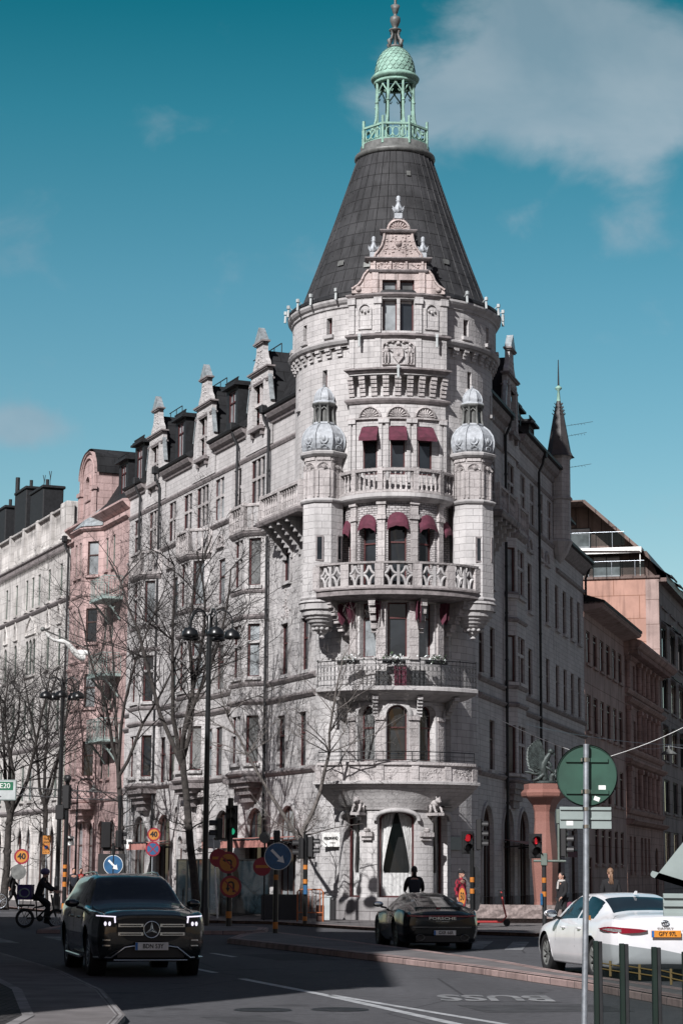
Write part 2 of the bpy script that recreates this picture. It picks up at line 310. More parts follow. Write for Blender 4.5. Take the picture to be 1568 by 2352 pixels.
        for q, i in enumerate(idx):
            if q: L_ += (P[i]-P[idx[q-1]]).length
            rows.append([(P[i].x+nr[i].x*d, P[i].y+nr[i].y*d, z) for d, z in prof])
            uvs.append([(L_, z+d) for d, z in prof])
        s.grid(rows, uvs, m, smooth)
        if caps and not closed: s.face(rows[0], m=m); s.face(rows[-1][::-1], m=m)
    def build(s, name, mats, parent=None, **kw):
        if s.marks:
            mk = sorted(set([(0, 0)]+s.marks+[(len(s.v), len(s.f))])); o = None
            for (v0, f0), (v1, f1) in zip(mk, mk[1:]):
                if f1 <= f0: continue
                q = MB(); q.v = s.v[v0:v1]; q.f = [tuple(i-v0 for i in f) for f in s.f[f0:f1]]; q.uv = s.uv[f0:f1]; q.m = s.m[f0:f1]; q.sm = s.sm[f0:f1]; o = q.build(name, mats, parent, **kw)
            return o
        me = bpy.data.meshes.new(name); me.from_pydata([tuple(v) for v in s.v], [], s.f)
        uvl = me.uv_layers.new(name='uv'); vs = me.vertices; k = 0; dat = []
        for p, uv in zip(me.polygons, s.uv):
            if uv: 
                for c in uv: dat += [c[0], c[1]]
            else:
                n = p.normal
                if abs(n.z) > .75: dat += [c for i in p.vertices for c in (vs[i].co.x, vs[i].co.y)]
                else:
                    t = Vector((-n.y, n.x)); t.normalize(); dat += [c for i in p.vertices for c in (vs[i].co.x*t.x+vs[i].co.y*t.y, vs[i].co.z)]
        uvl.data.foreach_set('uv', dat)
        me.polygons.foreach_set('material_index', s.m); me.polygons.foreach_set('use_smooth', s.sm)
        if isinstance(mats, str): mats = [mats]
        for q in mats: me.materials.append(MATS[q])
        me.update(); o = bpy.data.objects.new(name, me); COL.objects.link(o)
        if parent: o.parent = parent
        for a, b in kw.items(): o[a] = b
        return o
def thing(name, label, cat, loc=(0, 0, 0), rz=0, group=None):
    o = bpy.data.objects.new(name, None); COL.objects.link(o); o.location = loc; o.rotation_euler = (0, 0, rz); o.empty_display_size = .3
    o['label'] = label; o['category'] = cat
    if group: o['group'] = group
    return o
def tag(o, label, cat, group=None):
    o['label'] = label; o['category'] = cat
    if group: o['group'] = group
    return o
def copy_tree(o, parent=None):
    c = o.copy(); COL.objects.link(c)
    if parent: c.parent = parent
    for ch in list(o.children): copy_tree(ch, c)
    return c
def struct(o): o['kind'] = 'structure'; return o
def text(body, size, M, m, parent, depth=.004, bold=0., sx=1, name='lettering'):
    c = bpy.data.curves.new(name, 'FONT'); c.body = body; c.size = size; c.align_x = 'CENTER'; c.align_y = 'CENTER'; c.extrude = depth; c.offset = bold; c.resolution_u = 3
    t = bpy.data.objects.new(name, c); COL.objects.link(t); dg = bpy.context.evaluated_depsgraph_get(); me = bpy.data.meshes.new_from_object(t.evaluated_get(dg))
    bpy.data.objects.remove(t); me.transform(M @ Matrix.Diagonal((sx, 1, 1, 1))); me.materials.clear(); me.materials.append(MATS[m])
    o = bpy.data.objects.new(name, me); COL.objects.link(o)
    if parent: o.parent = parent
    return o
FACE = Matrix.Rotation(pi/2, 4, 'X')     # upright lettering read from -y
def arc(R, a0, a1, n, c=(0, 0)):
    """plan arc, angles measured from the front (-y) towards +x"""
    return [(c[0]+R*sin(a0+(a1-a0)*i/n), c[1]-R*cos(a0+(a1-a0)*i/n)) for i in range(n+1)]
# ------------------------------------------------------------------ facade helpers
def outline(op, n=10):
    s0, s1, z0, z1, h = op
    if not h: return [(s0, z0), (s1, z0), (s1, z1), (s0, z1)]
    c, w = (s0+s1)/2, (s1-s0)/2
    return [(s0, z0), (s1, z0)]+[(c+w*cos(pi*k/n), z1-h+h*sin(pi*k/n)) for k in range(n+1)]
def wall(mb, S0, S1, Z0, Z1, ops, fm, dep=.26, ds=None, m=0):
    S = {S0, S1}; Z = {Z0, Z1}
    ops = [o for o in ops if o[0] > S0-1e-6 and o[1] < S1+1e-6 and o[2] > Z0-1e-6 and o[3] < Z1+1e-6]
    for o in ops: S |= {o[0], o[1]}; Z |= {o[2], o[3]}
    S = sorted(S); Z = sorted(Z)
    if ds:
        T = []
        for a, b in zip(S, S[1:]):
            k = max(1, int(math.ceil((b-a)/ds))); T += [a+(b-a)*i/k for i in range(k)]
        S = T+[S[-1]]
    for a, b in zip(S, S[1:]):
        for c, d in zip(Z, Z[1:]):
            x, y = (a+b)/2, (c+d)/2
            if any(o[0] < x < o[1] and o[2] < y < o[3] for o in ops): continue
            mb.face([fm(a, c, 0), fm(b, c, 0), fm(b, d, 0), fm(a, d, 0)], [(a, c), (b, c), (b, d), (a, d)], m)
    for o in ops:
        pl = outline(o)
        for i in range(len(pl)):
            p, q = pl[i], pl[(i+1) % len(pl)]
            if abs(p[0]-q[0])+abs(p[1]-q[1]) < 1e-6: continue
            mb.face([fm(*p, 0), fm(*q, 0), fm(*q, -dep), fm(*p, -dep)], m=m)
            if o[4] and p[1] > o[3]-o[4]-1e-6 and q[1] > o[3]-o[4]-1e-6 and i > 0:
                mb.face([fm(*p, 0), fm(*q, 0), fm(q[0], o[3], 0), fm(p[0], o[3], 0)], [p, q, (q[0], o[3]), (p[0], o[3])], m)
def bar(mb, fm, s0, s1, z0, z1, d0, d1, m=0):
    P = [fm(s, z, d) for z in (z0, z1) for d in (d0, d1) for s in (s0, s1)]
    for q in ((0, 2, 3, 1), (4, 5, 7, 6), (0, 1, 5, 4), (2, 6, 7, 3), (0, 4, 6, 2), (1, 3, 7, 5)): mb.face([P[k] for k in q], m=m)
def ringp(mb, fm, op, w, d0, d1, m=0, close=False):
    """frame of width w following the outline of an opening"""
    s0, s1, z0, z1, h = op; a = outline(op); cx, cz = (s0+s1)/2, (z0+z1)/2; fx, fz = 1-2*w/(s1-s0), 1-2*w/(z1-z0)
    b = [(cx+(x-cx)*fx, cz+(z-cz)*fz) for x, z in a]; n = len(a)
    for i in range(n):
        j = (i+1) % n
        mb.face([fm(*a[i], d1), fm(*a[j], d1), fm(*b[j], d1), fm(*b[i], d1)], m=m)
        mb.face([fm(*b[i], d1), fm(*b[j], d1), fm(*b[j], d0), fm(*b[i], d0)], m=m)
        if w < 0 or close: mb.face([fm(*a[i], d1), fm(*a[j], d1), fm(*a[j], d0), fm(*a[i], d0)], m=m)
    return b
WCOUNT = 0
PANES = random.Random(77)
def window(parent, M, fm, op, frame='maroon_frame', glass=None, dep=.26, tr=(.68,), mu=(), stone=(), stz=(), sill=True, hood=False, st='smooth_stone', fw=.05, trim=False):
    """frame with transoms and mullions; the pane, stone mullions and sill are its own pieces"""
    global WCOUNT; WCOUNT += 1
    glass = glass or PANES.choice(('window_glass',)*6+('blind_glass',)*2+('pale_glass',))
    s0, s1, z0, z1, h = op; f = MB(M); b = ringp(f, fm, op, fw, -dep-.02, -dep+.06)
    for t in tr: z = z0+(z1-z0)*t; bar(f, fm, s0+fw, s1-fw, z-.028, z+.028, -dep, -dep+.07)
    for t in mu: s = s0+(s1-s0)*t; bar(f, fm, s-.022, s+.022, z0+fw, z1-fw, -dep, -dep+.055)
    o = f.build('window', frame, parent)
    g = MB(M); g.face([fm(x, z, -dep+.015) for x, z in b]); g.build('pane', glass, o)
    if stone or stz:
        k = MB(M)
        for t in stone: s = s0+(s1-s0)*t; bar(k, fm, s-.06, s+.06, z0, z1, -dep+.02, -.04)
        for t in stz:
            z = z0+(z1-z0)*t; e = [0]+[x for x in stone]+[1]; bar(k, fm, s0, s1, z-.06, z+.06, -dep+.024, -.035)
        k.build('mullion', st, o)
    if sill or hood:
        k = MB(M)
        if sill: bar(k, fm, s0-.09, s1+.09, z0-.13, z0, -.05, .12)
        if hood: ringp(k, fm, (s0, s1, z0, z1, h), -.13, 0, .07)
        k.build('sill', st, o)
    return o
def baluster(mb, c, z0, z1, r=.065, n=6):
    h = z1-z0
    mb.lathe([(r*.9, z0), (r*.9, z0+.08*h), (r*.45, z0+.14*h), (r*1.05, z0+.38*h), (r*.95, z0+.5*h), (r*.4, z0+.72*h), (r*.42, z0+.84*h), (r*.85, z0+.93*h), (r*.85, z1)], n, (c[0], c[1], 0))
def balustrade(parent, M, path, z0, h, m='carved_stone', sp=.26, posts=None, off=0, name='balustrade', w=.16):
    """rail, plinth and piers in one mesh, every run of balusters in another"""
    a = MB(M)
    a.sweep(path, [(-w/2, z0), (w/2, z0), (w/2, z0+.12), (-w/2, z0+.12)]); a.sweep(path, [(-w*.6, z0+h-.12), (w*.6, z0+h-.12), (w*.66, z0+h-.05), (w*.5, z0+h), (-w*.5, z0+h), (-w*.66, z0+h-.05)])
    b = MB(M); P = [Vector(p) for p in path]
    pl = range(len(P)) if posts is None else posts
    for i in pl:
        p = P[i]; d = (P[min(i+1, len(P)-1)]-P[max(i-1, 0)]).normalized(); nrm = Vector((-d.y, d.x)); q = [p+d*x*w*.62+nrm*y*w*.62 for x, y in ((-1, -1), (1, -1), (1, 1), (-1, 1))]
        lo = [(v.x, v.y, z0+.01) for v in q]; hi = [(v.x, v.y, z0+h+.03) for v in q]
        for k in range(4): j = (k+1) % 4; a.face([lo[k], lo[j], hi[j], hi[k]])
        a.face(hi)
    ac = 0; tot = sum((P[i+1]-P[i]).length for i in range(len(P)-1)); k = max(2, int(tot/sp)); step = tot/k; t = step/2
    pp = [P[i] for i in pl]
    for i in range(len(P)-1):
        L_ = (P[i+1]-P[i]).length
        while t <= ac+L_:
            q = P[i]+(P[i+1]-P[i])*((t-ac)/L_)
            if all((q-r).length > w*.85 for r in pp): baluster(b, q, z0+.12, z0+h-.12)
            t += step
        ac += L_
    o = a.build(name, m, parent); b.build('balusters', m, o); return o
def stepped(mb, fm, s0, s1, z1, h, d0, d1, n=3):
    """corbel stepping out upward"""
    for i in range(n): bar(mb, fm, s0, s1, z1-h+h*i/n, z1-h+h*(i+1)/n+.001*0, d0, d0+(d1-d0)*(i+1)/n)
def bracket(mb, fm, s, z1, out, drop, w=.16):
    """curved scroll bracket under a balcony, stepping back to the wall"""
    n = 7
    for i in range(n):
        a, b = i/n, (i+1)/n; zz1 = z1-drop*a; zz0 = z1-drop*b; d = out*(1-a)**1.25
        bar(mb, fm, s-w/2+.01*(i % 2), s+w/2-.01*(i % 2), zz0, zz1, -.05, d-.035*(i % 2))
def shell(mb, cx, cz, y, r, n=9):
    for i in range(n):
        a0, a1 = pi*i/n, pi*(i+1)/n; am = (a0+a1)/2
        p = lambda a, rr, d: (cx+rr*cos(a), y-d, cz+rr*sin(a))
        mb.face([p(am, .06*r, .05), p(a0, r, 0), p(am, r, .07)]); mb.face([p(am, .06*r, .05), p(am, r, .07), p(a1, r, 0)])
    m = 12
    for i in range(m):
        a0, a1 = pi*i/m, pi*(i+1)/m
        for r0, r1, d0, d1 in ((1, 1.12, 0, .09), (1.12, 1.3, .09, .06)):
            mb.face([(cx+r*r0*cos(a0), y-d0, cz+r*r0*sin(a0)), (cx+r*r1*cos(a0), y-d1, cz+r*r1*sin(a0)), (cx+r*r1*cos(a1), y-d1, cz+r*r1*sin(a1)), (cx+r*r0*cos(a1), y-d0, cz+r*r0*sin(a1))])
        r1 = 1.3; mb.face([(cx+r*r1*cos(a0), y-.06, cz+r*r1*sin(a0)), (cx+r*r1*cos(a0), y+.1, cz+r*r1*sin(a0)), (cx+r*r1*cos(a1), y+.1, cz+r*r1*sin(a1)), (cx+r*r1*cos(a1), y-.06, cz+r*r1*sin(a1))])

# ------------------------------------------------------------------ the corner building
CX, CY = 2.02, 80.
AL, AR = radians(22.7), radians(15.7)
nL = Vector((-cos(AL), -sin(AL), 0)); dL = Vector((-sin(AL), cos(AL), 0)); nR = Vector((cos(AR), -sin(AR), 0)); dR = Vector((sin(AR), cos(AR), 0))
def frame(d, n, o):
    M = Matrix.Identity(4)
    for i in range(3): M[i][0] = d[i]; M[i][1] = n[i]; M[i][2] = (0, 0, 1)[i]; M[i][3] = o[i]
    return M
FL = frame(dL, nL, nL*3.18); FR = frame(dR, nR, nR*3.325); T = Matrix.Rotation(radians(.6), 4, 'Z')
CB = thing('corner_building', 'pale stone corner building with round tower, dark cone roof and green lantern', 'building', (CX, CY, 0))
pm = lambda s, z, d: (s, d, z)
def cyl_map(R, cy=0.):
    return lambda s, z, d: ((R+d)*sin(s/R), cy-(R+d)*cos(s/R), z)
def seg_map(a, b):
    A, B = Vector(a), Vector(b); d = (B-A).normalized(); n = Vector((-d.y, d.x))
    return (lambda s, z, q: (A.x+d.x*s+n.x*q, A.y+d.y*s+n.y*q, z)), (B-A).length

# --- tower body
RL = 3.25; AL_, AR_ = radians(67.9), radians(73.7)
def cm(s, z, d): a = s/RL; r = 3.18+.145*(a+AL_)/(AL_+AR_)+d; return (r*sin(a), -r*cos(a), z)
A70 = AR_
b = MB(T); wall(b, -AL_*RL, AR_*RL, .9, 15.5, [], cm, ds=.4); 
b.build('lower_wall', 'rustic_stone', CB)
b = MB(T); b.sweep(arc(RL, AR_, -AL_, 16), [(-.1, 0), (.10, 0), (.10, .82), (.02, .92), (-.1, .92)]); b.build('plinth', 'granite_base', CB)
RB, YB = 2.05, -2.4; bm_ = cyl_map(RB, YB); D = radians
def bo(a0, a1, z0, z1, h): return (RB*D(a0), RB*D(a1), z0, z1, h)
gops = [bo(-20, 20, .9, 3.95, .28), bo(40, 66, .9, 3.9, .22), bo(-66, -40, .9, 3.9, .22)]
bops = []
for z0, z1 in ((5.75, 7.75), (9.5, 11.5)):
    h = .36 if z0 < 6 else 0
    bops += [bo(-11, 11, z0, z1, h), bo(22.5, 42, z0, z1, h), bo(-42, -22.5, z0, z1, h), bo(57, 73, z0, z1-.1, h), bo(-73, -57, z0, z1-.1, h)]
tops = [bo(-10, 10, 12.0, 14.8, .36), bo(23, 42, 12.0, 14.75, .34), bo(-42, -23, 12.0, 14.75, .34), bo(56, 74, 12, 14.65, .3), bo(-74, -56, 12, 14.65, .3)]
E_ = RB*D(84)
b = MB(T); wall(b, -E_, E_, .85, 11.85, gops+bops, bm_, ds=.2, dep=.3); b.build('bow_wall', 'stone', CB)
b = MB(T); wall(b, -E_, E_, 11.85, 15.45, tops, bm_, ds=.2, dep=.3); b.build('upper_bow_wall', 'rough_brick', CB)
b = MB(T); b.sweep(arc(RB, D(84), -D(84), 18, (0, YB)), [(-.1, 0), (.14, 0), (.14, .78), (.03, .9), (-.1, .9)]); b.build('plinth', 'granite_base', CB)
# pilasters and trim on the bow
b = MB(T)
for a in (-16.5, 16.5, -49.5, 49.5):
    s = RB*D(a); b.piece()
    bar(b, bm_, s-.13, s+.13, 12.0, 14.55, 0, .09); bar(b, bm_, s-.17, s+.17, 14.55, 14.72, 0, .15); bar(b, bm_, s-.14, s+.14, 14.72, 15.1, 0, .10); bar(b, bm_, s-.17, s+.17, 15.1, 15.32, 0, .16)
    for z0, z1 in ((5.75, 7.2), (9.4, 11.35)): bar(b, bm_, s-.17, s+.17, z0, z1, 0, .08); bar(b, bm_, s-.2, s+.2, z1, z1+.14, 0, .14)
b.build('pilaster', 'carved_stone', CB)
for i, o in enumerate(tops):
    window(CB, T, bm_, o, dep=.3, tr=(.62,), sill=False)
    # half-round maroon awning in the arch
    s0, s1, z0, z1, h = o; c = MB(T); n = 9; sc_ = (s0+s1)/2; hw = (s1-s0)/2+.03; rows = []
    for k in range(n+1):
        t = pi*k/n; rows.append([bm_(sc_+hw*cos(t), z1-h+h*1.06*sin(t), .02), bm_(sc_+hw*1.0*cos(t), z1-h-.26+h*.72*sin(t), .12+.06*sin(t)), bm_(sc_+hw*1.0*cos(t), z1-h-.40+h*.62*sin(t)+.03*(k % 2), .13+.06*sin(t))])
    c.grid(rows, smooth=False); c.build('awning', 'maroon_cloth', CB)
for i, o in enumerate(bops): window(CB, T, bm_, o, dep=.3, tr=(.72,) if i > 4 else (.6,), sill=False, hood=(i < 5), st='smooth_stone')
# ground floor dining room behind the bow: real curtains behind clear glass
for i, o in enumerate(gops):
    w_ = window(CB, T, bm_, o, dep=.3, tr=(), sill=False, glass='clear_glass', fw=.06)
    s0, s1, z0, z1, h = o; c = MB(T); W_ = s1-s0; sm = (s0+s1)/2
    for sd_ in (-1, 1):
        edge = s0 if sd_ < 0 else s1; rows = []
        for k in range(22):
            z = 1.75+(z1-.02-1.75)*k/21; t = k/21; op_ = (.13+.80*t**1.25)*W_/2 if t > .08 else .13*W_/2+(.08-t)*.9
            rows.append([bm_(edge-sd_*op_*j/12+sd_*.0, min(z, z1-.03), -.42-.05*sin(j*2.3+z*.6)) for j in range(13)])
        c.grid(rows)
    c.build('curtain', 'curtain', w_)
    c = MB(T); c.grid([[bm_(s0+W_*j/30, z, -.40-.02*sin(j*1.7)) for j in range(31)] for z in (z0, z0+.87)]); c.build('cafe_curtain', 'curtain', w_)
b = MB(T); b.sweep(arc(1.2, D(88), -D(88), 14, (0, YB)), [(0, .5), (0, 4.2)], caps=False); b.box(-1.5, 1.5, YB-1.5, YB+1, .55, .6); b.box(-2.0, 2.0, YB-1.9, YB+.6, 4.1, 4.15); b.build('dark_room_shell', 'room_dark', CB)  # black shell stands in for the darkness of the unlit room
# coved underside, parapet
def loftarc(mb, rows, n=26, m=0):
    R = []; U = []; L_ = 0
    for j, (cy, r, a, z) in enumerate(rows):
        if j: L_ += abs(rows[j][3]-rows[j-1][3])+abs((-rows[j][0]+rows[j][1])-(-rows[j-1][0]+rows[j-1][1]))
        R.append([(r*sin(D(a)*(2*k/n-1)), cy-r*cos(D(a)*(2*k/n-1)), z) for k in range(n+1)]); U.append([(3.4*D(a)*(2*k/n-1), L_) for k in range(n+1)])
    mb.grid(R, U, m, smooth=False)
b = MB(T); loftarc(b, [(-2.4, 2.07, 82, 3.98), (-2.4, 2.13, 80, 4.0), (-2.25, 2.33, 74, 4.12), (-1.9, 2.8, 63, 4.36), (-1.5, 3.3, 55, 4.56), (-1.2, 3.68, 50, 4.68), (-1.2, 3.72, 50, 4.76), (-1.0, 3.98, 47, 4.78), (-.95, 4.1, 46, 4.88), (-.95, 4.2, 46, 4.9), (-.95, 4.2, 46, 5.0), (-.9, 3.98, 45, 5.02)])
b.build('coved_cornice', 'stone', CB)
b = MB(T); loftarc(b, [(-.9, 3.98, 45, 5.0), (-.9, 3.98, 45, 5.55), (-.9, 4.07, 45, 5.58), (-.9, 4.07, 45, 5.68), (-.9, 3.75, 45, 5.68), (-.9, 3.75, 45, 5.1)]); b.sweep(arc(3.9, D(45), D(-45), 2, (0, -.9)), [(0, 5.0), (.0, 5.02)])
for a in (-45, -27, -9, 9, 27, 45):
    bar(b, cyl_map(3.98, -.9), 3.98*D(a)-.13, 3.98*D(a)+.13, 5.0, 5.6, -.15, .05)
b.build('parapet', 'carved_stone', CB)
b = MB(T); rel = cyl_map(3.98, -.9); rnd = random.Random(3)
for a in (-36, -18, 0, 18, 36):     # carved panels
    for k in range(26):
        s = 3.98*D(a)+rnd.uniform(-.42, .42); z = rnd.uniform(5.12, 5.48); r = rnd.uniform(.025, .05); p = rel(s, z, -.01); b.ell(p, (r*1.6, r*.5, r*.7), 6, k=4)
b.build('parapet_relief', 'carved_stone', CB)
b = MB(T)        # hood mouldings over the ground floor windows
for s0, s1, z0, z1, h in gops:
    b.piece(); n = 12; pts = [bm_(s0-.05, z1-h-.06, .10)]+[bm_((s0+s1)/2-((s1-s0)/2+.05)*cos(pi*k/n), z1-h+(h+.03)*sin(pi*k/n), .10) for k in range(n+1)]+[bm_(s1+.05, z1-h-.06, .10)]
    b.tube(pts, .085, 6)
b.build('hood_mould', 'smooth_stone', CB)
def beast(x, y, z, rz, s):    # crouching stone beast on a corbel
    M = T @ Matrix.Translation((x, y, z)) @ Matrix.Rotation(rz, 4, 'Z') @ Matrix.Scale(s, 4)
    b = MB(M); b.ell((0, -.15, .0), (.17, .32, .17), 10); b.ell((0, -.45, .12), (.13, .14, .13), 10); b.ell((0, -.58, .07), (.07, .09, .06), 8)
    for q in (-1, 1):
        b.tube([(q*.12, -.3, -.05), (q*.16, -.42, -.2), (q*.15, -.5, -.34)], [.07, .055, .05]); b.ell((q*.15, -.54, -.36), (.06, .09, .04), 6, k=4)
        b.tube([(q*.12, .0, -.05), (q*.17, -.12, -.22), (q*.14, -.0, -.36)], [.09, .06, .05]); b.ell((q*.08, -.43, .25), (.035, .03, .05), 6, k=4)
    b.box(-.2, .2, -.6, .2, -.5, -.38); return b.build('stone_beast', 'carved_stone', CB)
for sg in (-1, 1): beast(sg*1.30, -4.2, 4.22, sg*.45, .85)
b = MB(T)
for sg in (-1, 1):
    b.piece(); s = RB*D(sg*30); bar(b, bm_, s-.24, s+.24, 3.05, 3.2, 0, .2); bar(b, bm_, s-.19, s+.19, 2.92, 3.05, 0, .13); b.ell(bm_(s, 3.28, .1), (.13, .1, .09), 7, k=4)
b.build('corbel_shelf', 'carved_stone', CB)
# --- wrought-iron balcony on the second floor
b = MB(T); loftarc(b, [(-2.4, 2.1, 80, 7.9), (-1.7, 2.95, 60, 8.02), (-1.0, 3.95, 47, 8.15), (-.9, 4.1, 45, 8.2), (-.9, 4.18, 45, 8.24), (-.9, 4.18, 45, 8.36), (-.9, 4.05, 45, 8.4), (-.9, 2.2, 60, 8.4)]); b.build('balcony_slab', 'smooth_stone', CB)
b = MB(T)
for a in (-34, -12, 12, 34):
    b.piece(); p0 = Vector((2.05*sin(D(a*1.9)), YB-2.05*cos(D(a*1.9)), 0)); p1 = Vector((3.9*sin(D(a)), -.9-3.9*cos(D(a)), 0)); f, L_ = seg_map(p0.xy, p1.xy)
    for i in range(6): bar(b, f, -.2, L_*(1-i/6.)**1.2+.02, 8.05-.12*(i+1), 8.05-.12*i, -.10, .10)
b.build('bracket', 'smooth_stone', CB)
def iron_rail(parent, M, path, z0, h, m='black_paint', sp=.16, name='iron_railing', scroll=True):
    a = MB(M); P = [Vector(p) for p in path]
    for z, r in ((z0+h, .022), (z0+.06, .015), (z0+h-.14, .010)): a.tube([(p.x, p.y, z) for p in P], r, 4)
    tot = sum((P[i+1]-P[i]).length for i in range(len(P)-1)); k = max(2, int(tot/sp)); t = 0; i = 0; ac = 0; j = 0
    while j <= k:
        t = tot*j/k
        while i < len(P)-2 and t > ac+(P[i+1]-P[i]).length: ac += (P[i+1]-P[i]).length; i += 1
        d = (P[i+1]-P[i]).normalized(); q = P[i]+d*(t-ac)
        big = j % 5 == 0
        a.cyl((q.x, q.y, z0), (q.x, q.y, z0+h), .020 if big else .009, n=4, cap=False)
        if scroll:
            if big: a.ell((q.x, q.y, z0+h+.04), (.035, .035, .045), 6, k=4)
            for c, r in ((.68, .07), (.34, .065)):
                pts = [(q.x+d.x*(sp/2+r*cos(u)), q.y+d.y*(sp/2+r*cos(u)), z0+h*c+r*1.5*sin(u)) for u in [2*pi*w_/8 for w_ in range(9)]]
                if j < k: a.tube(pts, .008, 3, cap=False)
        j += 1
    return a.build(name, m, parent)
iron_rail(CB, T, arc(4.08, D(45), D(-45), 24, (0, -.9)), 8.4, .93)
iron_rail(CB, T, arc(4.0, D(45), D(-45), 24, (0, -.9)), 5.7, .35, scroll=False, sp=.5)
# flower boxes
rnd = random.Random(5)
for a in (-27, -2, 21):
    f = cyl_map(3.98, -.9); s = 3.98*D(a); b = MB(T); bar(b, f, s-.42, s+.42, 9.22, 9.36, -.16, .02); o = b.build('flower_box', 'dark_metal', CB)
    g = MB(T); w_ = MB(T)
    for k in range(170):
        p = Vector(f(s+rnd.gauss(0, .24), 9.42+rnd.uniform(-.2, .12), -.07+rnd.gauss(0, .07))); q = Vector([rnd.gauss(0, .035) for _ in '123']); r = Vector([rnd.gauss(0, .035) for _ in '123'])
        (g if k % 2 else w_).face([p, p+q, p+q+r, p+r])
    g.build('foliage', 'leaf_green', o); w_.build('blossom', 'flower_white', o)
b = MB(T); f = cyl_map(3.9, -.9)
bar(b, f, -.13, .32, 8.42, 9.15, -.1, -.04); b.build('balcony_panel', 'maroon_cloth', CB)
b = MB(T); bar(b, f, -.8, -.35, 8.42, 8.95, -.3, -.06); b.piece(); bar(b, f, .55, 1.05, 8.42, 8.98, -.3, -.06); b.build('balcony_chest', 'planter_dark', CB)
# --- great quatrefoil balcony
b = MB(T); loftarc(b, [(-2.4, 2.1, 80, 11.55), (-1.0, 3.9, 47, 11.6), (-.9, 4.08, 45, 11.66), (-.9, 4.2, 45, 11.7), (-.9, 4.2, 45, 11.88), (-.9, 4.26, 45, 11.9), (-.9, 4.26, 45, 11.96), (-.9, 1.5, 60, 11.97)]); b.build('balcony_slab', 'dark_stone', CB)
b = MB(T)
for a in (-40, -14, 14, 40):
    b.piece(); p0 = Vector((2.0*sin(D(min(90, a*1.7))), YB-2.0*cos(D(a*1.7)), 0)); p1 = Vector((3.95*sin(D(a)), -.9-3.95*cos(D(a)), 0)); f, L_ = seg_map(p0.xy, p1.xy)
    for i in range(9): bar(b, f, -.25, L_*(1-i/9.)**.9+.05*(i % 2), 11.6-.135*(i+1), 11.6-.135*i+.001, -.13+.01*(i % 2), .13-.01*(i % 2))
b.build('bracket', 'carved_stone', CB)
b = MB(T); Q = cyl_map(4.1, -.9); z0, z1 = 11.97, 12.9
b.sweep(arc(4.1, D(45), D(-45), 30, (0, -.9)), [(-.1, z0), (.1, z0), (.1, z0+.07), (-.1, z0+.07)]); b.sweep(arc(4.1, D(45), D(-45), 30, (0, -.9)), [(-.12, z1-.07), (.13, z1-.07), (.15, z1), (-.13, z1)])
ang = [-45, -27.5, -9.5, 9.5, 27.5, 45]
for a in ang: s = 4.1*D(a); bar(b, Q, s-.16, s+.16, z0, z1-.06, -.11, .12)
b2 = MB(T)
for a0, a1 in zip(ang, ang[1:]):
    b2.piece(); S0, S1 = 4.1*D(a0)+.16, 4.1*D(a1)-.16; sm = (S0+S1)/2; bar(b2, Q, sm-.05, sm+.05, z0+.05, z1-.05, -.06, .07)
    for u0, u1 in ((S0, sm-.05), (sm+.05, S1)):
        hw, hh = (u1-u0)/2, (z1-z0-.12)/2; cx, cz = (u0+u1)/2, (z0+z1)/2
        for qx in (-1, 1):
            for qz in (-1, 1):
                b2.tube([Q(cx+qx*hw*(1-.93*sin(t)), cz+qz*hh*(1-.93*cos(t)), 0) for t in [pi/2*k/6 for k in range(7)]], .055, 5)
o = b.build('balustrade', 'carved_stone', CB); b2.build('tracery', 'smooth_stone', o)
# folded maroon awnings under the great balcony
for a in (-61, -46, -17, 18, 47):
    s = RB*D(a); b = MB(T)
    for q in (-.03, .03): b.face([bm_(s+q, 11.5, .1), bm_(s+q*2, 11.5, .5), bm_(s+q*2, 10.9, .46), bm_(s+q*3, 10.7, .30), bm_(s+q, 10.95, .12)])
    b.build('folded_awning', 'maroon_cloth', CB)
# --- balcony of the fourth floor
b = MB(T); loftarc(b, [(-2.4, 2.08, 82, 15.2), (-2.42, 2.2, 70, 15.25), (-2.42, 2.33, 67, 15.3), (-2.42, 2.38, 67, 15.36), (-2.42, 2.38, 67, 15.5), (-2.42, .2, 67, 15.5)]); b.build('balcony_slab', 'smooth_stone', CB)
pa = arc(2.26, D(66), D(-66), 24, (0, -2.42)); balustrade(CB, T, pa, 15.5, .93, posts=[0, 4, 9, 15, 20, 24], sp=.2)
# --- drum
RD = 3.84; dm = cyl_map(RD); RU = 3.99; um = cyl_map(RU)
def dop(R, a, w, z0, z1, h=0): return (R*D(a)-w/2, R*D(a)+w/2, z0, z1, h)
lo_ops = [dop(RD, -45, .24, 19.85, 20.55), dop(RD, 46, .24, 19.85, 20.55), dop(RD, -74, .24, 19.4, 20.2, .1), dop(RD, -70, .24, 16.6, 17.6), dop(RD, 74, .24, 19.2, 20)]
hi_ops = [dop(RU, a, .27, 21.82, 22.5) for a in (-40, -61, 41, 62, -82, 82)]
b = MB(T); wall(b, -pi*RD, pi*RD, 15.45, 21.3, lo_ops, dm, ds=.45); b.build('drum_wall', 'stone', CB)
b = MB(T); wall(b, -pi*RU, pi*RU, 21.3, 23.1, hi_ops, um, ds=.45); b.build('upper_drum_wall', 'stone', CB)
for o in lo_ops: window(CB, T, dm, o, tr=(), fw=.03, sill=True)
for o in hi_ops: window(CB, T, um, o, tr=(), fw=.04, sill=True)
full = lambda R, n=48: [(R*sin(-2*pi*i/n), -R*cos(-2*pi*i/n)) for i in range(n)]
b = MB(T); b.sweep(full(RU), [(-.02, 21.38), (.10, 21.4), (.16, 21.5), (.16, 21.56), (.0, 21.64)], closed=True)
b.sweep(full(RU), [(0, 22.8), (.06, 22.82), (.07, 22.9), (.14, 22.96), (.2, 23.06), (.2, 23.14), (0, 23.16)], closed=True); b.build('drum_cornice', 'smooth_stone', CB)
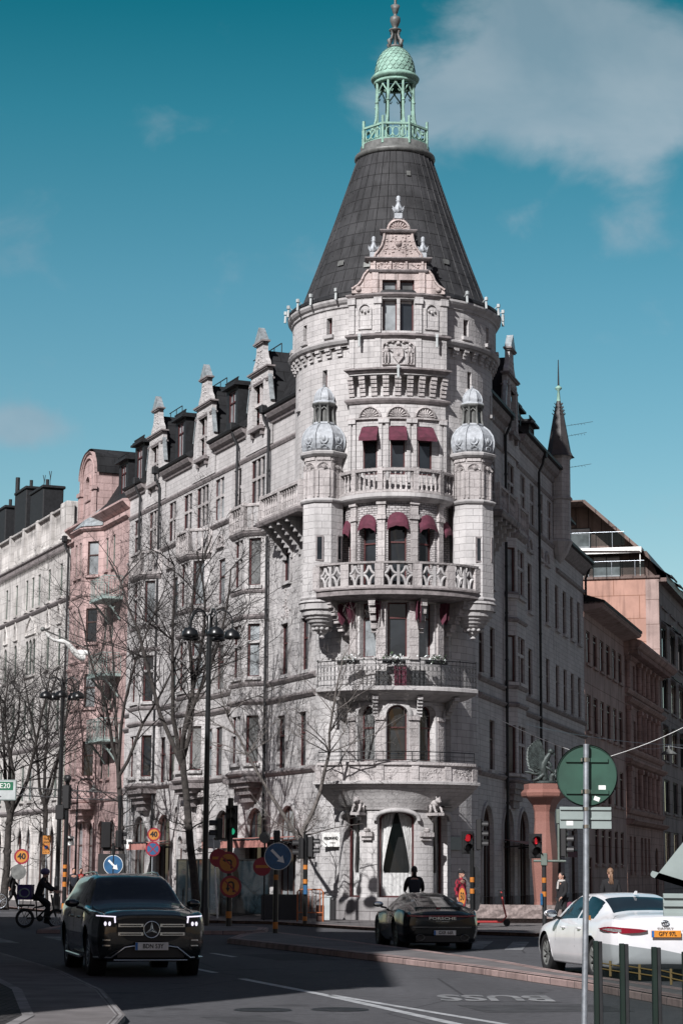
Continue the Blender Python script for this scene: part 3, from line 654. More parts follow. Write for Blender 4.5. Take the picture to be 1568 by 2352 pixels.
b = MB(T)
for k in range(48):
    b.piece(); a = D(7.5*k+3.75)
    s = RD*a
    for i, (dz, out) in enumerate(((0, .20), (.12, .14), (.24, .08))): bar(b, dm, s-.11, s+.11, 21.32-dz-.11, 21.32-dz, -.02, out)
b.build('corbel', 'stone', CB)
# gutter ring and cone roof with standing seams
b = MB(T); b.sweep(full(RU), [(.18, 23.14), (.22, 23.18), (.2, 23.3), (.1, 23.36), (-.3, 23.4), (-.9, 23.4)], closed=True)
b.build('gutter', 'dark_metal', CB)
RC0, RC1, ZC0, ZC1 = 3.78, 1.50, 23.28, 29.78
cp = [(RC0+(RC1-RC0)*t-.05*sin(pi*t), ZC0+(ZC1-ZC0)*t) for t in [i/10 for i in range(11)]]
b = MB(T); n = 40
b.lathe([(RU+.1, 23.26)]+cp, n, smooth=True, umul=1.0)
for k in range(n):
    a = 2*pi*k/n; rows = []
    for r, z in cp: rows.append([((r)*sin(a-.005*3/r), -(r)*cos(a-.005*3/r), z), ((r+.028)*sin(a), -(r+.028)*cos(a), z), ((r)*sin(a+.005*3/r), -(r)*cos(a+.005*3/r), z)])
    b.grid(rows, smooth=False)
cone = b.build('cone_roof', 'cone_metal', CB)
def on_cone(a, z, out=0): t = (z-ZC0)/(ZC1-ZC0); r = RC0+(RC1-RC0)*t+out; return (r*sin(a), -r*cos(a), z)
b = MB(T)
for a, z in ((-.72, 24.75), (.62, 24.8), (.25, 28.6), (-.35, 24.5)):
    b.piece(); q = [on_cone(a-.045, z, .03), on_cone(a+.045, z, .03), on_cone(a+.045, z+.2, .05), on_cone(a-.045, z+.2, .05)]; b.face(q)
b.build('roof_hatch', 'lead_grey', cone)
for a in (-88, -76, -62, -50, -33, 38, 53, 68, 80, 90):       # floodlights round the rim
    b = MB(T @ Matrix.Rotation(D(a), 4, 'Z') @ Matrix.Translation((0, -RU-.22, 23.42)) @ Matrix.Scale(.85, 4)); b.tube([(0, .15, -.15), (0, 0, .0), (0, -.08, -.1)], .02, 4); b.cyl((0, -.08, -.1), (0, -.10, -.42), .06, n=8); b.bev(-.06, .06, -.16, -.02, -.05, .12, .02)
    b.build('floodlight', 'cabinet_grey', CB)
for x, z in ((-1.45, 21.35), (1.45, 21.35), (0, 20.1)):
    b = MB(T @ Matrix.Translation((x, -4.55+abs(x)*.2, z))); b.cyl((0, 0, .1), (0, 0, -.25), .05, n=8); b.bev(-.06, .06, -.05, .06, .1, .24, .02); b.build('floodlight', 'cabinet_grey', CB)
# --- lantern
b = MB(T); b.lathe([(1.42, 29.7), (1.56, 29.74), (1.62, 29.84), (1.60, 29.93), (1.45, 30.0), (1.40, 30.02), (1.38, 30.32), (1.3, 30.34), (0, 30.4)], 40); b.build('lantern_base', 'lead_grey', CB)
LN = thing.__call__ if 0 else None
b = MB(T); oct_ = lambda R, o=0: [(R*sin(-2*pi*(i+o)/8), -R*cos(-2*pi*(i+o)/8)) for i in range(8)]
b.sweep(oct_(1.36, .5), [(-.04, 30.3), (.04, 30.3), (.04, 30.38), (-.04, 30.38)], closed=True); b.sweep(oct_(1.36, .5), [(-.05, 30.92), (.05, 30.92), (.05, 31.0), (-.05, 31.0)], closed=True)
O = [Vector(p) for p in oct_(1.36, .5)]
for i in range(8):
    p, q = O[i], O[(i+1) % 8]; b.cyl((p.x, p.y, 30.15), (p.x, p.y, 31.28), .06, n=5)
    f, L_ = seg_map(p, q)
    for c in (.25, .5, .75):
        b.tube([f(L_*c+.13*cos(t), 30.62+.2*sin(t), 0) for t in [2*pi*k/10 for k in range(11)]], .028, 4, cap=False)
    for c in (.12, .375, .625, .88): bar(b, f, L_*c-.015, L_*c+.015, 30.35, 30.95, -.015, .015)
b.build('lantern_railing', 'copper_green', CB)
b = MB(T)
for k in range(8):
    a = 2*pi*(k+.5)/8; c, s_ = -cos(a), sin(a)
    prof = [(1.22, 30.75), (1.05, 30.9), (.90, 31.15), (.82, 31.45), (.79, 31.8), (.78, 33.05)]
    b.tube([(r*s_, r*c, z) for r, z in prof], [.05, .05, .055, .06, .06, .055], 5); b.cyl((.76*s_, .76*c, 30.4), (.76*s_, .76*c, 33.0), .05, n=5)
    b.ell((.80*s_, .80*c, 32.15), (.08, .08, .06), 6, k=4)
    a2 = 2*pi*(k+1.5)/8; p = Vector((.78*s_, .78*c)); q = Vector((.78*sin(a2), -.78*cos(a2))); f, L_ = seg_map(p, q)
    for sg in (0, 1):
        x = lambda t: L_*t if sg == 0 else L_*(1-t)
        b.tube([f(x(.06), 32.35, 0), f(x(.1), 32.55, 0), f(x(.3), 32.72, 0), f(x(.45), 32.85, 0), f(x(.5), 33.02, 0)], .035, 4); b.tube([f(x(.1), 32.6, 0), f(x(.26), 32.5, 0), f(x(.33), 32.6, 0)], .025, 4)
b.lathe([(.70, 32.98), (.84, 32.98), (.86, 33.08), (.80, 33.12)], 24); b.build('lantern_columns', 'copper_green', CB)
b = MB(T); b.lathe([(.7, 33.08), (.86, 33.1), (.96, 33.2), (.98, 33.26), (.90, 33.36), (.83, 33.4)], 32); b.build('dome_rim', 'copper_green', CB)
b = MB(T); R0, Z0_, H0 = .81, 33.4, 1.22; rows_n = 9; b.lathe([(R0*cos(t)**.9 if t < 1.5 else .12, Z0_+H0*sin(t)) for t in [pi/2*k/10*.97 for k in range(11)]], 32)
for j in range(rows_n):             # fish-scale copper tiles
    t = pi/2*(j+.9)/(rows_n+1); r = R0*cos(t)**.9; z = Z0_+H0*sin(t); t2 = pi/2*(j-.25)/(rows_n+1); r2 = R0*max(.1, cos(max(0, t2)))**.9; z2 = Z0_+H0*sin(max(0, t2)); n = 22
    for k in range(n):
        a = 2*pi*(k+.5*(j % 2))/n; w_ = pi/n*.95
        P_ = lambda aa, rr, zz: (rr*sin(aa), -rr*cos(aa), zz)
        b.face([P_(a-w_, r+.01, z), P_(a-w_*.9, (r+r2)/2+.022, (z+z2)/2), P_(a, r2+.035, z2), P_(a+w_*.9, (r+r2)/2+.022, (z+z2)/2), P_(a+w_, r+.01, z)])
b.build('dome', 'copper_green', CB)
b = MB(T); b.lathe([(.30, 34.58), (.32, 34.64), (.2, 34.7), (.1, 34.72)], 16)
for k in range(4):
    a = pi/4+pi/2*k; x, y = sin(a), cos(a); b.tube([(.30*x, .30*y, 34.66), (.36*x, .36*y, 34.82), (.22*x, .22*y, 34.95), (.16*x, .16*y, 35.15), (.22*x, .22*y, 35.3)], [.07, .09, .06, .05, .06], 6)
b.lathe([(.08, 34.7), (.08, 35.3), (.25, 35.33), (.25, 35.38), (.1, 35.42), (.08, 35.48), (.14, 35.55), (.21, 35.75), (.20, 35.9), (.08, 35.96), (.06, 36.05), (.10, 36.1), (.14, 36.25), (.19, 36.4), (.13, 36.36), (.07, 36.4), (.05, 36.6), (.07, 36.7), (.03, 36.85), (0, 37.1)], 12); b.build('finial', 'lead_grey', CB)
# --- gabled bay on the tower front
BY, BY2 = -4.0, -4.28; fm0 = cyl_map(4.0); fm1 = cyl_map(4.28)
def winged(mb, fm, x0, x1, y0, z0, z1, ops, dep=.26, back=-2.8):
    wall(mb, x0, x1, z0, z1, ops, fm, dep, ds=.35)
    for x in (x0, x1): mb.face([fm(x, z0, 0), fm(x, z0, -.9), fm(x, z1, -.9), fm(x, z1, 0)])
    for i in range(8): a, c = x0+(x1-x0)*i/8, x0+(x1-x0)*(i+1)/8; [mb.face([fm(a, z, 0), fm(c, z, 0), fm(c, z, -.9), fm(a, z, -.9)]) for z in (z0, z1)]
wx = (-1.03, 0, 1.03); HW = 1.87
w4 = [(x-.27, x+.27, 16.3, 18.15, 0) for x in wx]
b = MB(T); winged(b, fm0, -HW, HW, BY, 15.5, 19.3, w4, .1);
for x in (-1.72, -.515, .515, 1.72):
    for q in (-.12, .12) if abs(x) < 1 else (-.09, .09): bar(b, fm0, x+q-.06, x+q+.06, 16, 18.25, 0, .07)
    bar(b, fm0, x-.2+.05*(abs(x) > 1), x+.2-.05*(abs(x) > 1), 18.25, 18.4, 0, .12)
b.build('bay_wall', 'stone', CB)
for o in w4:
    w_ = window(CB, T, fm0, o, dep=.1, tr=(.7,), sill=False, glass='window_glass')
    c = MB(T); x = (o[0]+o[1])/2; s_ = .31
    c.grid([[fm0(x-s_, 18.12, .03), fm0(x+s_, 18.12, .03)], [fm0(x-s_, 17.66, .42), fm0(x+s_, 17.66, .42)], [fm0(x-s_, 17.52, .43), fm0(x+s_, 17.52, .43)]], smooth=False)
    for q in (-s_, s_): c.face([fm0(x+q, 18.12, .03), fm0(x+q, 17.66, .42), fm0(x+q, 17.52, .43), fm0(x+q, 17.62, .03)])
    c.build('awning', 'maroon_cloth', CB)
b = MB(T)
for x in wx: b.M = T @ Matrix.Rotation(x/4.0, 4, 'Z'); shell(b, 0, 18.48, BY-.02, .33)
b.M = T; b.sweep(arc(4.0, .48, -.48, 10), [(0, 18.4), (.1, 18.4), (.1, 18.46), (0, 18.46)]); b.build('shell_frieze', 'carved_stone', CB)
b = MB(T); pc = [(1.65, -3.0)]+arc(4.0, .475, -.475, 10)+[(-1.65, -3.0)]
b.sweep(pc, [(0, 19.0), (.06, 19.02), (.12, 19.1), (.14, 19.16), (.02, 19.22)])
pc2 = [(1.6, -3.2)]+arc(4.28, .44, -.44, 10)+[(-1.6, -3.2)]
b.piece(); b.sweep(pc2, [(-.05, 20.1), (.04, 20.12), (.12, 20.2), (.16, 20.22), (.16, 20.27), (.02, 20.32)])
b.piece(); b.sweep(pc2, [(0, 21.42), (.06, 21.45), (.14, 21.52), (.14, 21.58), (.02, 21.64)]); b.piece(); b.sweep(pc2, [(0, 23.0), (.05, 23.02), (.12, 23.1), (.12, 23.15), (0, 23.2)]); b.build('bay_cornice', 'dark_stone', CB)
b = MB(T)
for i in range(9):
    b.piece(); x = -HW+.12+i*(2*HW-.24)/8
    for j in range(5): bar(b, fm0, x-.11, x+.11, 19.3+.15*j, 19.3+.15*j+.13, -.02, .05+.045*j)
b.build('corbel', 'carved_stone', CB)
big = [(-.60, -.06, 21.72, 22.95, 0), (.06, .60, 21.72, 22.95, 0)]
b = MB(T); winged(b, fm1, -HW, HW, BY2, 20.05, 23.1, big); pass
for x in (-1.76, -.76, .76, 1.76):
    bar(b, fm1, x-.10, x+.10, 20.32, 21.42, 0, .05); bar(b, fm1, x-.11, x+.11, 21.64, 22.75, 0, .08); bar(b, fm1, x-.15, x+.15, 22.75, 23.0, 0, .13)
for x in (-1.26, 1.26):      # blind niches
    ringp(b, fm1, (x-.26, x+.26, 21.8, 22.8, .26), .05, 0, .06, close=True)
    for q in (-.12, 0, .12): b.ell(fm1(x+q, 22.52-.06*(q == 0), .05), (.05, .05, .06), 6, k=4)
b.build('bay_upper_wall', 'stone', CB)
for o in big: window(CB, T, fm1, o, tr=(), sill=False)
# coat of arms with two supporters
b = MB(T); ringp(b, fm1, (-.60, .60, 20.4, 21.36, .2), .05, 0, .09, close=True)
sh = [(-.17, 21.05), (-.2, 20.72), (0, 20.45), (.2, 20.72), (.17, 21.05), (0, 21.1)]; M0 = b.M; b.M = T @ Matrix.Translation((0, BY2-.1, 0)); b.extr(sh, 0, .1); b.M = M0
b.ell(fm1(0, 20.8, .1), (.07, .04, .08), 8, k=5); b.ell(fm1(0, 21.2, .06), (.1, .08, .07), 8, k=5)
for sg in (-1, 1):
    x = sg*.42; b.ell(fm1(x, 21.17, .1), (.055, .06, .065), 7, k=5); b.ell(fm1(x, 20.95, .08), (.09, .08, .15), 7, k=5)
    for q in (-.045, .045): b.tube([fm1(x+q, 20.85, .08), fm1(x+q*1.4, 20.65, .10), fm1(x+q*1.2, 20.45, .08)], [.055, .045, .035], 5)
    b.tube([fm1(x-sg*.05, 21.05, .1), fm1(x-sg*.15, 20.98, .14), fm1(x-sg*.22, 21.0, .12)], .03, 5); b.tube([fm1(x+sg*.06, 21.05, .08), fm1(x+sg*.12, 20.85, .1)], .03, 5)
for q in (-.4, -.2, 0, .2, .4): b.ell(fm1(q, 21.27, .04), (.08, .05, .05), 6, k=4)
b.build('coat_of_arms', 'carved_stone', CB)
# upper gable in pinkish carved stone
GY = -4.14; gm = lambda s, z, d: (s, GY-d, z)
up = [(-.60, -.06, 23.25, 23.72, 0), (.06, .60, 23.25, 23.72, 0)]
b = MB(T); wall(b, -1.05, 1.05, 23.1, 24.5, up, gm, .22)
for x in (-1.05, 1.05): b.face([(x, GY, 23.1), (x, -3.2, 23.1), (x, -2.8, 24.5), (x, GY, 24.5)])
b.face([(-1.05, GY, 24.5), (1.05, GY, 24.5), (1.05, -2.9, 24.5), (-1.05, -2.9, 24.5)])
for sg in (-1, 1):
    pr = [(1.04, 23.18), (1.75, 23.18), (1.74, 23.34), (1.62, 23.42), (1.50, 23.50), (1.38, 23.66), (1.28, 23.9), (1.16, 24.05), (1.05, 24.1)]
    b.extr([(sg*x, z) for x, z in pr], GY, GY+.35)
    b.M = T; b.tube([(sg*x, GY-.02, z) for x, z in pr[2:]], .05, 5); b.ell((sg*1.5, GY-.03, 23.34), (.11, .06, .11), 8, k=5)
for x in (-.88, .88): bar(b, gm, x-.12, x+.12, 23.2, 23.98, 0, .07)
for x in (-.9, -.3, .3, .9): bar(b, gm, x-.04, x+.04, 24.08, 24.42, 0, .07)
rnd = random.Random(2)
for k in range(46):
    x = rnd.choice((-.6, 0, .6))+rnd.uniform(-.22, .22); z = rnd.uniform(24.1, 24.38); b.ell(gm(x, z, 0), (rnd.uniform(.03, .055), .04, rnd.uniform(.02, .05)), 5, k=3)
tier = [(.88, 24.6), (.86, 24.72), (.74, 24.85), (.62, 25.05), (.55, 25.3), (.52, 25.52)]
b.extr([(x, z) for x, z in tier]+[(-x, z) for x, z in tier[::-1]], GY+.02, GY+.42)
for sg in (-1, 1): b.tube([(sg*x, GY, z) for x, z in tier], .05, 5)
for k in range(50):
    z = rnd.uniform(24.7, 25.45); x = rnd.uniform(-1, 1)*(.78-.5*(z-24.7)); b.ell((x, GY+.02, z), (.05, .04, .03), 5, k=3)
b.ell((0, GY, 25.15), (.13, .08, .14), 8, k=5)
b.extr([(.46*cos(pi*k/12), 25.62+.52*sin(pi*k/12)) for k in range(13)], GY+.05, GY+.4)
b.build('gable', 'pink_carved', CB)
b = MB(T); shell(b, 0, 25.66, GY+.04, .33, 9); b.build('gable_shell', 'pink_carved', CB)
for o in up: window(CB, T, gm, o, dep=.22, tr=(), sill=False)
b = MB(T)
for z, w_, d in ((23.98, 1.05, .10), (24.44, 1.12, .16), (25.54, .6, .12)):
    b.piece(); p = [(w_-.02, GY+.4), (w_-.02, GY), (-w_+.02, GY), (-w_+.02, GY+.4)]; b.sweep(p, [(0, z), (d*.6, z+.02), (d, z+.08), (d, z+.12), (0, z+.15)])
b.build('gable_cornice', 'dark_stone', CB)
def urn(x, z, s=1.):
    b = MB(T @ Matrix.Translation((x, GY+.15, z)) @ Matrix.Scale(s, 4)); b.bev(-.15, .15, -.15, .15, -.16, .05, .02); b.lathe([(.09, .05), (.12, .08), (.19, .16), (.17, .25), (.08, .42), (.07, .52), (.10, .56), (.06, .58), (.09, .64), (.06, .72), (0, .75)], 10)
    for k in range(6): a = pi*k/3; b.tube([(.15*sin(a), .15*cos(a), .1), (.2*sin(a), .2*cos(a), .25), (.25*sin(a), .25*cos(a), .32)], [.04, .035, .01], 4)
    b.build('stone_urn', 'zinc', CB)
urn(-.93, 24.75, .95); urn(.93, 24.75, .95); urn(0, 26.28, 1.05)
b = MB(T); b.extr([(-.22, 26.1), (.22, 26.1), (.12, 26.25), (-.12, 26.25)], GY+.05, GY+.3); b.build('gable_cap', 'dark_stone', CB)

# --- the two flanking turrets
def turret(sg):
    M = T @ Matrix.Translation((sg*2.79+.05, -3.05, 0)) @ Matrix.Diagonal((1.05, 1.05, 1, 1)); oc = lambda R: [(R*sin(-2*pi*(i+.5)/8), -R*cos(-2*pi*(i+.5)/8)) for i in range(8)]
    b = MB(M); b.sweep(oc(.76), [(0, 11.7), (0, 15.3)], closed=True)
    b.build('turret_shaft', 'rustic_stone', CB)
    b = MB(M); b.sweep(oc(.70), [(0, 15.4), (0, 17.0)], closed=True)
    P = [Vector(p) for p in oc(.70)]
    for i in range(8):
        f, L_ = seg_map(P[i], P[(i+1) % 8])
        for s in (.04, L_-.10): bar(b, f, s, s+.06, 15.5, 16.5, 0, .05)
        bar(b, f, .02, L_-.02, 16.88, 17.0, 0, .04)
        n = 8
        for k in range(n):
            a0, a1 = pi*k/n, pi*(k+1)/n; c = L_/2; r = .17
            b.face([f(c+r*cos(a0), 16.55+r*sin(a0), .01), f(c+(r+.06)*cos(a0), 16.55+(r+.06)*sin(a0), .06), f(c+(r+.06)*cos(a1), 16.55+(r+.06)*sin(a1), .06), f(c+r*cos(a1), 16.55+r*sin(a1), .01)])
            b.face([f(c, 16.57, .07), f(c+r*.9*cos(a0), 16.57+r*.9*sin(a0), .01), f(c+r*.9*cos((a0+a1)/2), 16.57+r*.9*sin((a0+a1)/2), .06)])
    b.build('turret_upper_shaft', 'carved_stone', CB)
    b = MB(M); b.sweep(oc(.76), [(-.05, 15.26), (.06, 15.28), (.1, 15.34), (.1, 15.38), (-.06, 15.46)], closed=True)
    b.piece(); b.sweep(oc(.72), [(-.02, 17.0), (.06, 17.02), (.14, 17.1), (.16, 17.18), (.05, 17.24), (-.2, 17.26)], closed=True)
    b.piece(); b.sweep(oc(.76), [(.0, 11.62), (.05, 11.66), (.07, 11.72), (.02, 11.8)], closed=True)
    prof = [(.80, 11.64), (.84, 11.55), (.78, 11.5), (.76, 11.42), (.80, 11.36), (.72, 11.28), (.70, 11.1), (.62, 11.05), (.60, 10.98), (.54, 10.95), (.50, 10.85), (.44, 10.82), (.40, 10.74), (.32, 10.7), (.26, 10.6), (.2, 10.56), (.18, 10.48), (.08, 10.4), (.10, 10.32), (0, 10.25)]
    b.lathe(prof, 24, smooth=False); b.lathe([(.82, 11.5), (.80, 11.3)], 24, smooth=False)
    for k in range(10):
        a = 2*pi*k/10; b.ell((.3*sin(a), -.3*cos(a), 10.62), (.08, .08, .07), 6, k=4)
    b.build('turret_corbel', 'smooth_stone', CB)
    b = MB(M); pr = [(.66, 17.24), (.74, 17.32), (.80, 17.5), (.81, 17.7), (.76, 17.92), (.62, 18.14), (.48, 18.26), (.42, 18.3), (.44, 18.34), (.43, 18.40)]
    R = [[(r*sin(2*pi*(k+.5)/8), -r*cos(2*pi*(k+.5)/8), z) for k in range(8)] for r, z in pr]; b.grid(R, smooth=False, closed=True)
    for k in range(8):
        a = 2*pi*(k+.5)/8; b.tube([(r*1.01*sin(a), -r*1.01*cos(a), z) for r, z in pr[:8]], .035, 5)
        a = 2*pi*k/8; r = .765; m = Matrix.Translation((r*sin(a), -r*cos(a), 17.68)) @ Matrix.Rotation(a, 4, 'Z'); M0 = b.M; b.M = M @ m
        b.tube([(.15*cos(t), -.0+.12*max(0, sin(t))*1.0, .19*sin(t)) for t in [2*pi*q/12 for q in range(13)]], .025, 4, cap=False); b.ell((0, .03, 0), (.09, .05, .12), 8, k=5); b.tube([(-.1, .04, -.36), (-.12, .0, -.27), (0, .0, -.23), (.12, .0, -.27), (.1, .04, -.36)], .02, 4); b.M = M0
    b.build('turret_bulb', 'zinc', CB)
    b = MB(M); 
    for k in range(8):
        a = 2*pi*(k+.5)/8; b.tube([(.40*sin(a), -.40*cos(a), 18.35), (.36*sin(a), -.36*cos(a), 18.55), (.34*sin(a), -.34*cos(a), 19.0), (.40*sin(a), -.40*cos(a), 19.1)], [.06, .05, .05, .06], 5); b.ell((.35*sin(a), -.35*cos(a), 18.85), (.05, .05, .03), 6, k=3)
        a2 = 2*pi*(k+1.5)/8; p, q = Vector((.34*sin(a), -.34*cos(a), 18.86)), Vector((.34*sin(a2), -.34*cos(a2), 18.86)); b.tube([p, (p+q)/2+Vector((0, 0, .13)), q], .03, 4)
    b.lathe([(.27, 18.38), (.27, 19.1)], 8); b.lathe([(.34, 19.0), (.42, 19.05), (.46, 19.1), (.46, 19.14), (.40, 19.18)], 8, smooth=False, a0=pi/8, a1=pi/8+2*pi); b.build('turret_lantern', 'lead_grey', CB)
    b = MB(M); pr = [(.44, 19.14), (.42, 19.2), (.36, 19.25), (.37, 19.35), (.33, 19.5), (.22, 19.68), (.08, 19.78), (.03, 19.8), (.05, 19.86), (0, 19.92)]
    R = [[(r*sin(2*pi*(k+.5)/8), -r*cos(2*pi*(k+.5)/8), z) for k in range(8)] for r, z in pr]; b.grid(R, smooth=False, closed=True)
    for k in range(8): a = 2*pi*(k+.5)/8; b.tube([(r*1.02*sin(a), -r*1.02*cos(a), z) for r, z in pr[2:8]], .022, 4)
    b.build('turret_cap', 'zinc', CB)
    # slit window in the camera-facing side and one to the side
    for a, z in ((-.15 if sg < 0 else .25, 13.55), (.95*-sg if sg < 0 else 1.2, 13.6)):
        f = lambda s, zz, d, a=a: ((.71+d)*sin(a)+s*cos(a), -(.71+d)*cos(a)+s*sin(a), zz)
        o = MB(M); ringp(o, f, (-.085, .085, z-.42, z+.42, 0), -.05, 0, .035); 
        w_ = o.build('window', 'dark_stone', CB); g = MB(M); g.face([f(-.09, z-.42, .028), f(.09, z-.42, .028), f(.09, z+.42, .028), f(-.09, z+.42, .028)]); g.build('pane', 'window_glass', w_)
turret(-1); turret(1)

# --- street facades of the corner building
def bay(M, s0, cant, p, flat, floors, zb, zt, lbl_balcony=True, name='bay', wcant=(.30, .82)):
    path = [(s0, 0), (s0+cant, p), (s0+cant+flat, p), (s0+2*cant+flat, 0)]
    for i in range(3):
        f, L_ = seg_map(path[i], path[i+1]); ops = []
        if i == 0: ops = [(wcant[0]*L_, wcant[1]*L_, a, c, 0) for a, c in floors]
        if i == 1: ops = [(.22, L_-.22, a, c, 0) for a, c in floors]
        b = MB(M); wall(b, 0, L_, zb, zt, ops, f, dep=.16); b.build('bay_wall', 'stone', CB)
        for o in ops:
            hi = o[3]-o[2] > 2.05
            if i == 0: window(CB, M, f, o, dep=.16, tr=(), stz=(.66,) if hi else (), fw=.06, glass=random.choice(('window_glass', 'blind_glass', 'pale_glass')), st='stone')
            else: window(CB, M, f, o, dep=.16, tr=(), stone=(.5,), stz=(.62,), fw=.04, st='stone')
    b = MB(M)
    for z, d in ((8.45, .12), (9.18, .09), (11.9, .10), (12.95, .08)):
        b.piece(); b.sweep(path, [(0, z-.06), (d*.5, z-.05), (d, z+.03), (d, z+.08), (0, z+.14)])
    b.piece(); b.sweep(path, [(0, zb-.05), (.1, zb), (.16, zb+.08), (.0, zb+.2)]); b.piece(); b.sweep(path, [(0, zt-.2), (.06, zt-.15), (.14, zt-.05), (.16, zt+.02), (-.3, zt+.05)])
    # pendant below
    cx = s0+cant+flat/2
    for i, (w_, h) in enumerate(((1.45, .22), (1.15, .2), (.9, .26), (.62, .3))):
        z = zb-.05-sum((.22, .2, .26, .3)[:i]); b.box(cx-w_, cx+w_, -.05, p*(1-.2*i), z-h, z)
    b.build('bay_moulding', 'dark_stone', CB)
    if lbl_balcony: balustrade(CB, M, [(s0-.02, .02), (s0+cant-.02, p+.06), (s0+cant+flat+.02, p+.06), (s0+2*cant+flat+.02, .02)], zt+.05, 1.12, sp=.27)
def gable(M, c, roofm='stone'):
    f = lambda s, z, d: (c+s, .06+d, z)
    op = (-.62, .62, 19.9, 21.7, 0)
    b = MB(M); wall(b, -1.05, 1.05, 18.95, 22.25, [op], f, .14)
    for sg in (-1, 1):
        pl = [(sg*1.05, 18.95), (sg*1.55, 18.95), (sg*1.55, 20.15), (sg*1.42, 20.3), (sg*1.36, 20.8), (sg*1.05, 21.9)]
        b.face([f(x, z, 0) for x, z in pl], [(x, z) for x, z in pl])
        e = pl[1:]
        for p, q in zip(e, e[1:]): b.face([f(*p, 0), f(*q, 0), f(*q, -.2), f(*p, -.2)])
        b.face([f(sg*1.05, 21.9, 0), f(sg*1.05, 22.25, 0), f(sg*1.05, 22.25, -.2), f(sg*1.05, 21.9, -.2)])
    b.face([f(-1.05, 22.25, 0), f(1.05, 22.25, 0), f(1.05, 22.25, -.2), f(-1.05, 22.25, -.2)])
    for x in (-.72, .72): bar(b, f, x-.1, x+.1, 19.8, 22.05, 0, .07)
    top = [(-.85, 22.3), (.85, 22.3), (.80, 22.55), (.56, 22.8), (.44, 23.1), (.42, 23.4), (-.42, 23.4), (-.44, 23.1), (-.56, 22.8), (-.80, 22.55)]
    a = [f(x, z, 0) for x, z in top]; k = [f(x, z, -.2) for x, z in top]; b.face(a); b.face(k)
    for i in range(len(top)): j = (i+1) % len(top); b.face([a[i], a[j], k[j], k[i]])
    rnd = random.Random(int(c*10))
    for q in range(26):
        z = rnd.uniform(22.4, 23.3); x = rnd.uniform(-1, 1)*(.5-.28*(z-22.4)); b.ell(f(x, z, 0), (.05, .05, .045), 5, k=3)
    for q in range(20): b.ell(f(rnd.uniform(-.65, .65), rnd.uniform(21.85, 22.05), 0), (.05, .04, .04), 5, k=3)
    b.build('gable', 'stone', CB)
    b = MB(M)
    for z, w_, d in ((21.7, 1.05, .07), (22.2, 1.05, .14), (23.4, .45, .12)):
        bar(b, f, -w_-d*.5, w_+d*.5, z, z+.06, -.2, d*.7); bar(b, f, -w_-d, w_+d, z+.06, z+.13, -.25, d)
    for x0, x1 in ((-1.5, -1.0), (1.0, 1.5)):
        pass
    bar(b, f, -.75, .75, 19.72, 19.88, 0, .22); bar(b, f, -.65, -.5, 19.5, 19.72, 0, .14); bar(b, f, .5, .65, 19.5, 19.72, 0, .14)
    b.build('gable_cornice', 'dark_stone', CB)
    b = MB(M); z = 23.53; q = [(-.52, z), (.52, z), (0, 24.15)]; a = [f(x, y, .08) for x, y in q]; k = [f(x, y, -.2) for x, y in q]; b.face(a); b.face(k)
    for i in range(3): j = (i+1) % 3; b.face([a[i], a[j], k[j], k[i]])
    for sg in (-1, 1):
        b.face([f(sg*1.13, 21.95, .03), f(sg*1.46, 20.8, .03), f(sg*1.46, 20.8, -.13), f(sg*1.13, 21.95, -.13)])
        b.face([f(sg*1.13, 21.95, .03), f(sg*1.46, 20.8, .03), f(sg*1.36, 20.75, .03), f(sg*1.04, 21.9, .03)]); b.face([f(sg*1.57, 20.2, .05), f(sg*1.74, 19.9, .05), f(sg*1.74, 19.9, -.3), f(sg*1.57, 20.2, -.3)])
    b.build('gable_cap', 'metal_coping', CB)
    b = MB(M)      # cross roof running back from the gable, and its stone returns
    for sg in (-1, 1):
        b.face([f(0, 23.2, -.2), f(0, 23.2, -5.2), f(sg*1.5, 20.4, -5.2), f(sg*1.5, 20.4, -.2)], [(0, 0), (5, 0), (5, 3.2), (0, 3.2)])
        for d in (-1.3, -2.5, -3.7): b.tube([f(0, 23.22, d), f(sg*1.5, 20.42, d)], .02, 3, cap=False)
    b.build('cross_roof', 'roof_metal', CB)
    b = MB(M)
    for sg in (-1, 1): b.face([f(sg*1.55, 18.95, 0), f(sg*1.55, 18.95, -1.1), f(sg*1.55, 19.9, -1.1), f(sg*1.55, 20.2, -.2), f(sg*1.55, 20.15, 0)]); b.piece()
    b.build('gable_return', 'stone', CB)
    window(CB, M, f, op, tr=(), stone=(.5,), stz=(.55,), sill=False, fw=.04, st='carved_stone')
def dormer(M, c, w_=1.5, z0=20.45, z1=22.25, y=-.55, lab='dormer'):
    f = lambda s, z, d: (c+s, y+d, z); h = w_/2
    b = MB(M); wall(b, -h, h, z0-.3, z1, [(-.42, .42, z0, z1-.15, 0)], f, .1)
    for x in (-h, h): b.face([f(x, z0-.3, 0), f(x, z0-.3, -2.2), f(x, z1, -2.2), f(x, z1, 0)])
    bar(b, f, -h-.14, h+.14, z1, z1+.1, -2.4, .22); bar(b, f, -h-.08, h+.08, z1+.1, z1+.2, -2.4, .14)
    for i in range(9): bar(b, f, -h+i*(w_/8)-.02, -h+i*(w_/8)+.04, z1+.2, z1+.34, .0, .05)
    bar(b, f, -h-.1, h+.1, z1+.32, z1+.36, 0, .05)
    d_ = b.build(lab, 'dark_metal', CB); w2 = window(CB, M, f, (-.42, .42, z0, z1-.15, 0), dep=.1, tr=(.7,), mu=(.5,), glass='pale_glass', sill=False)
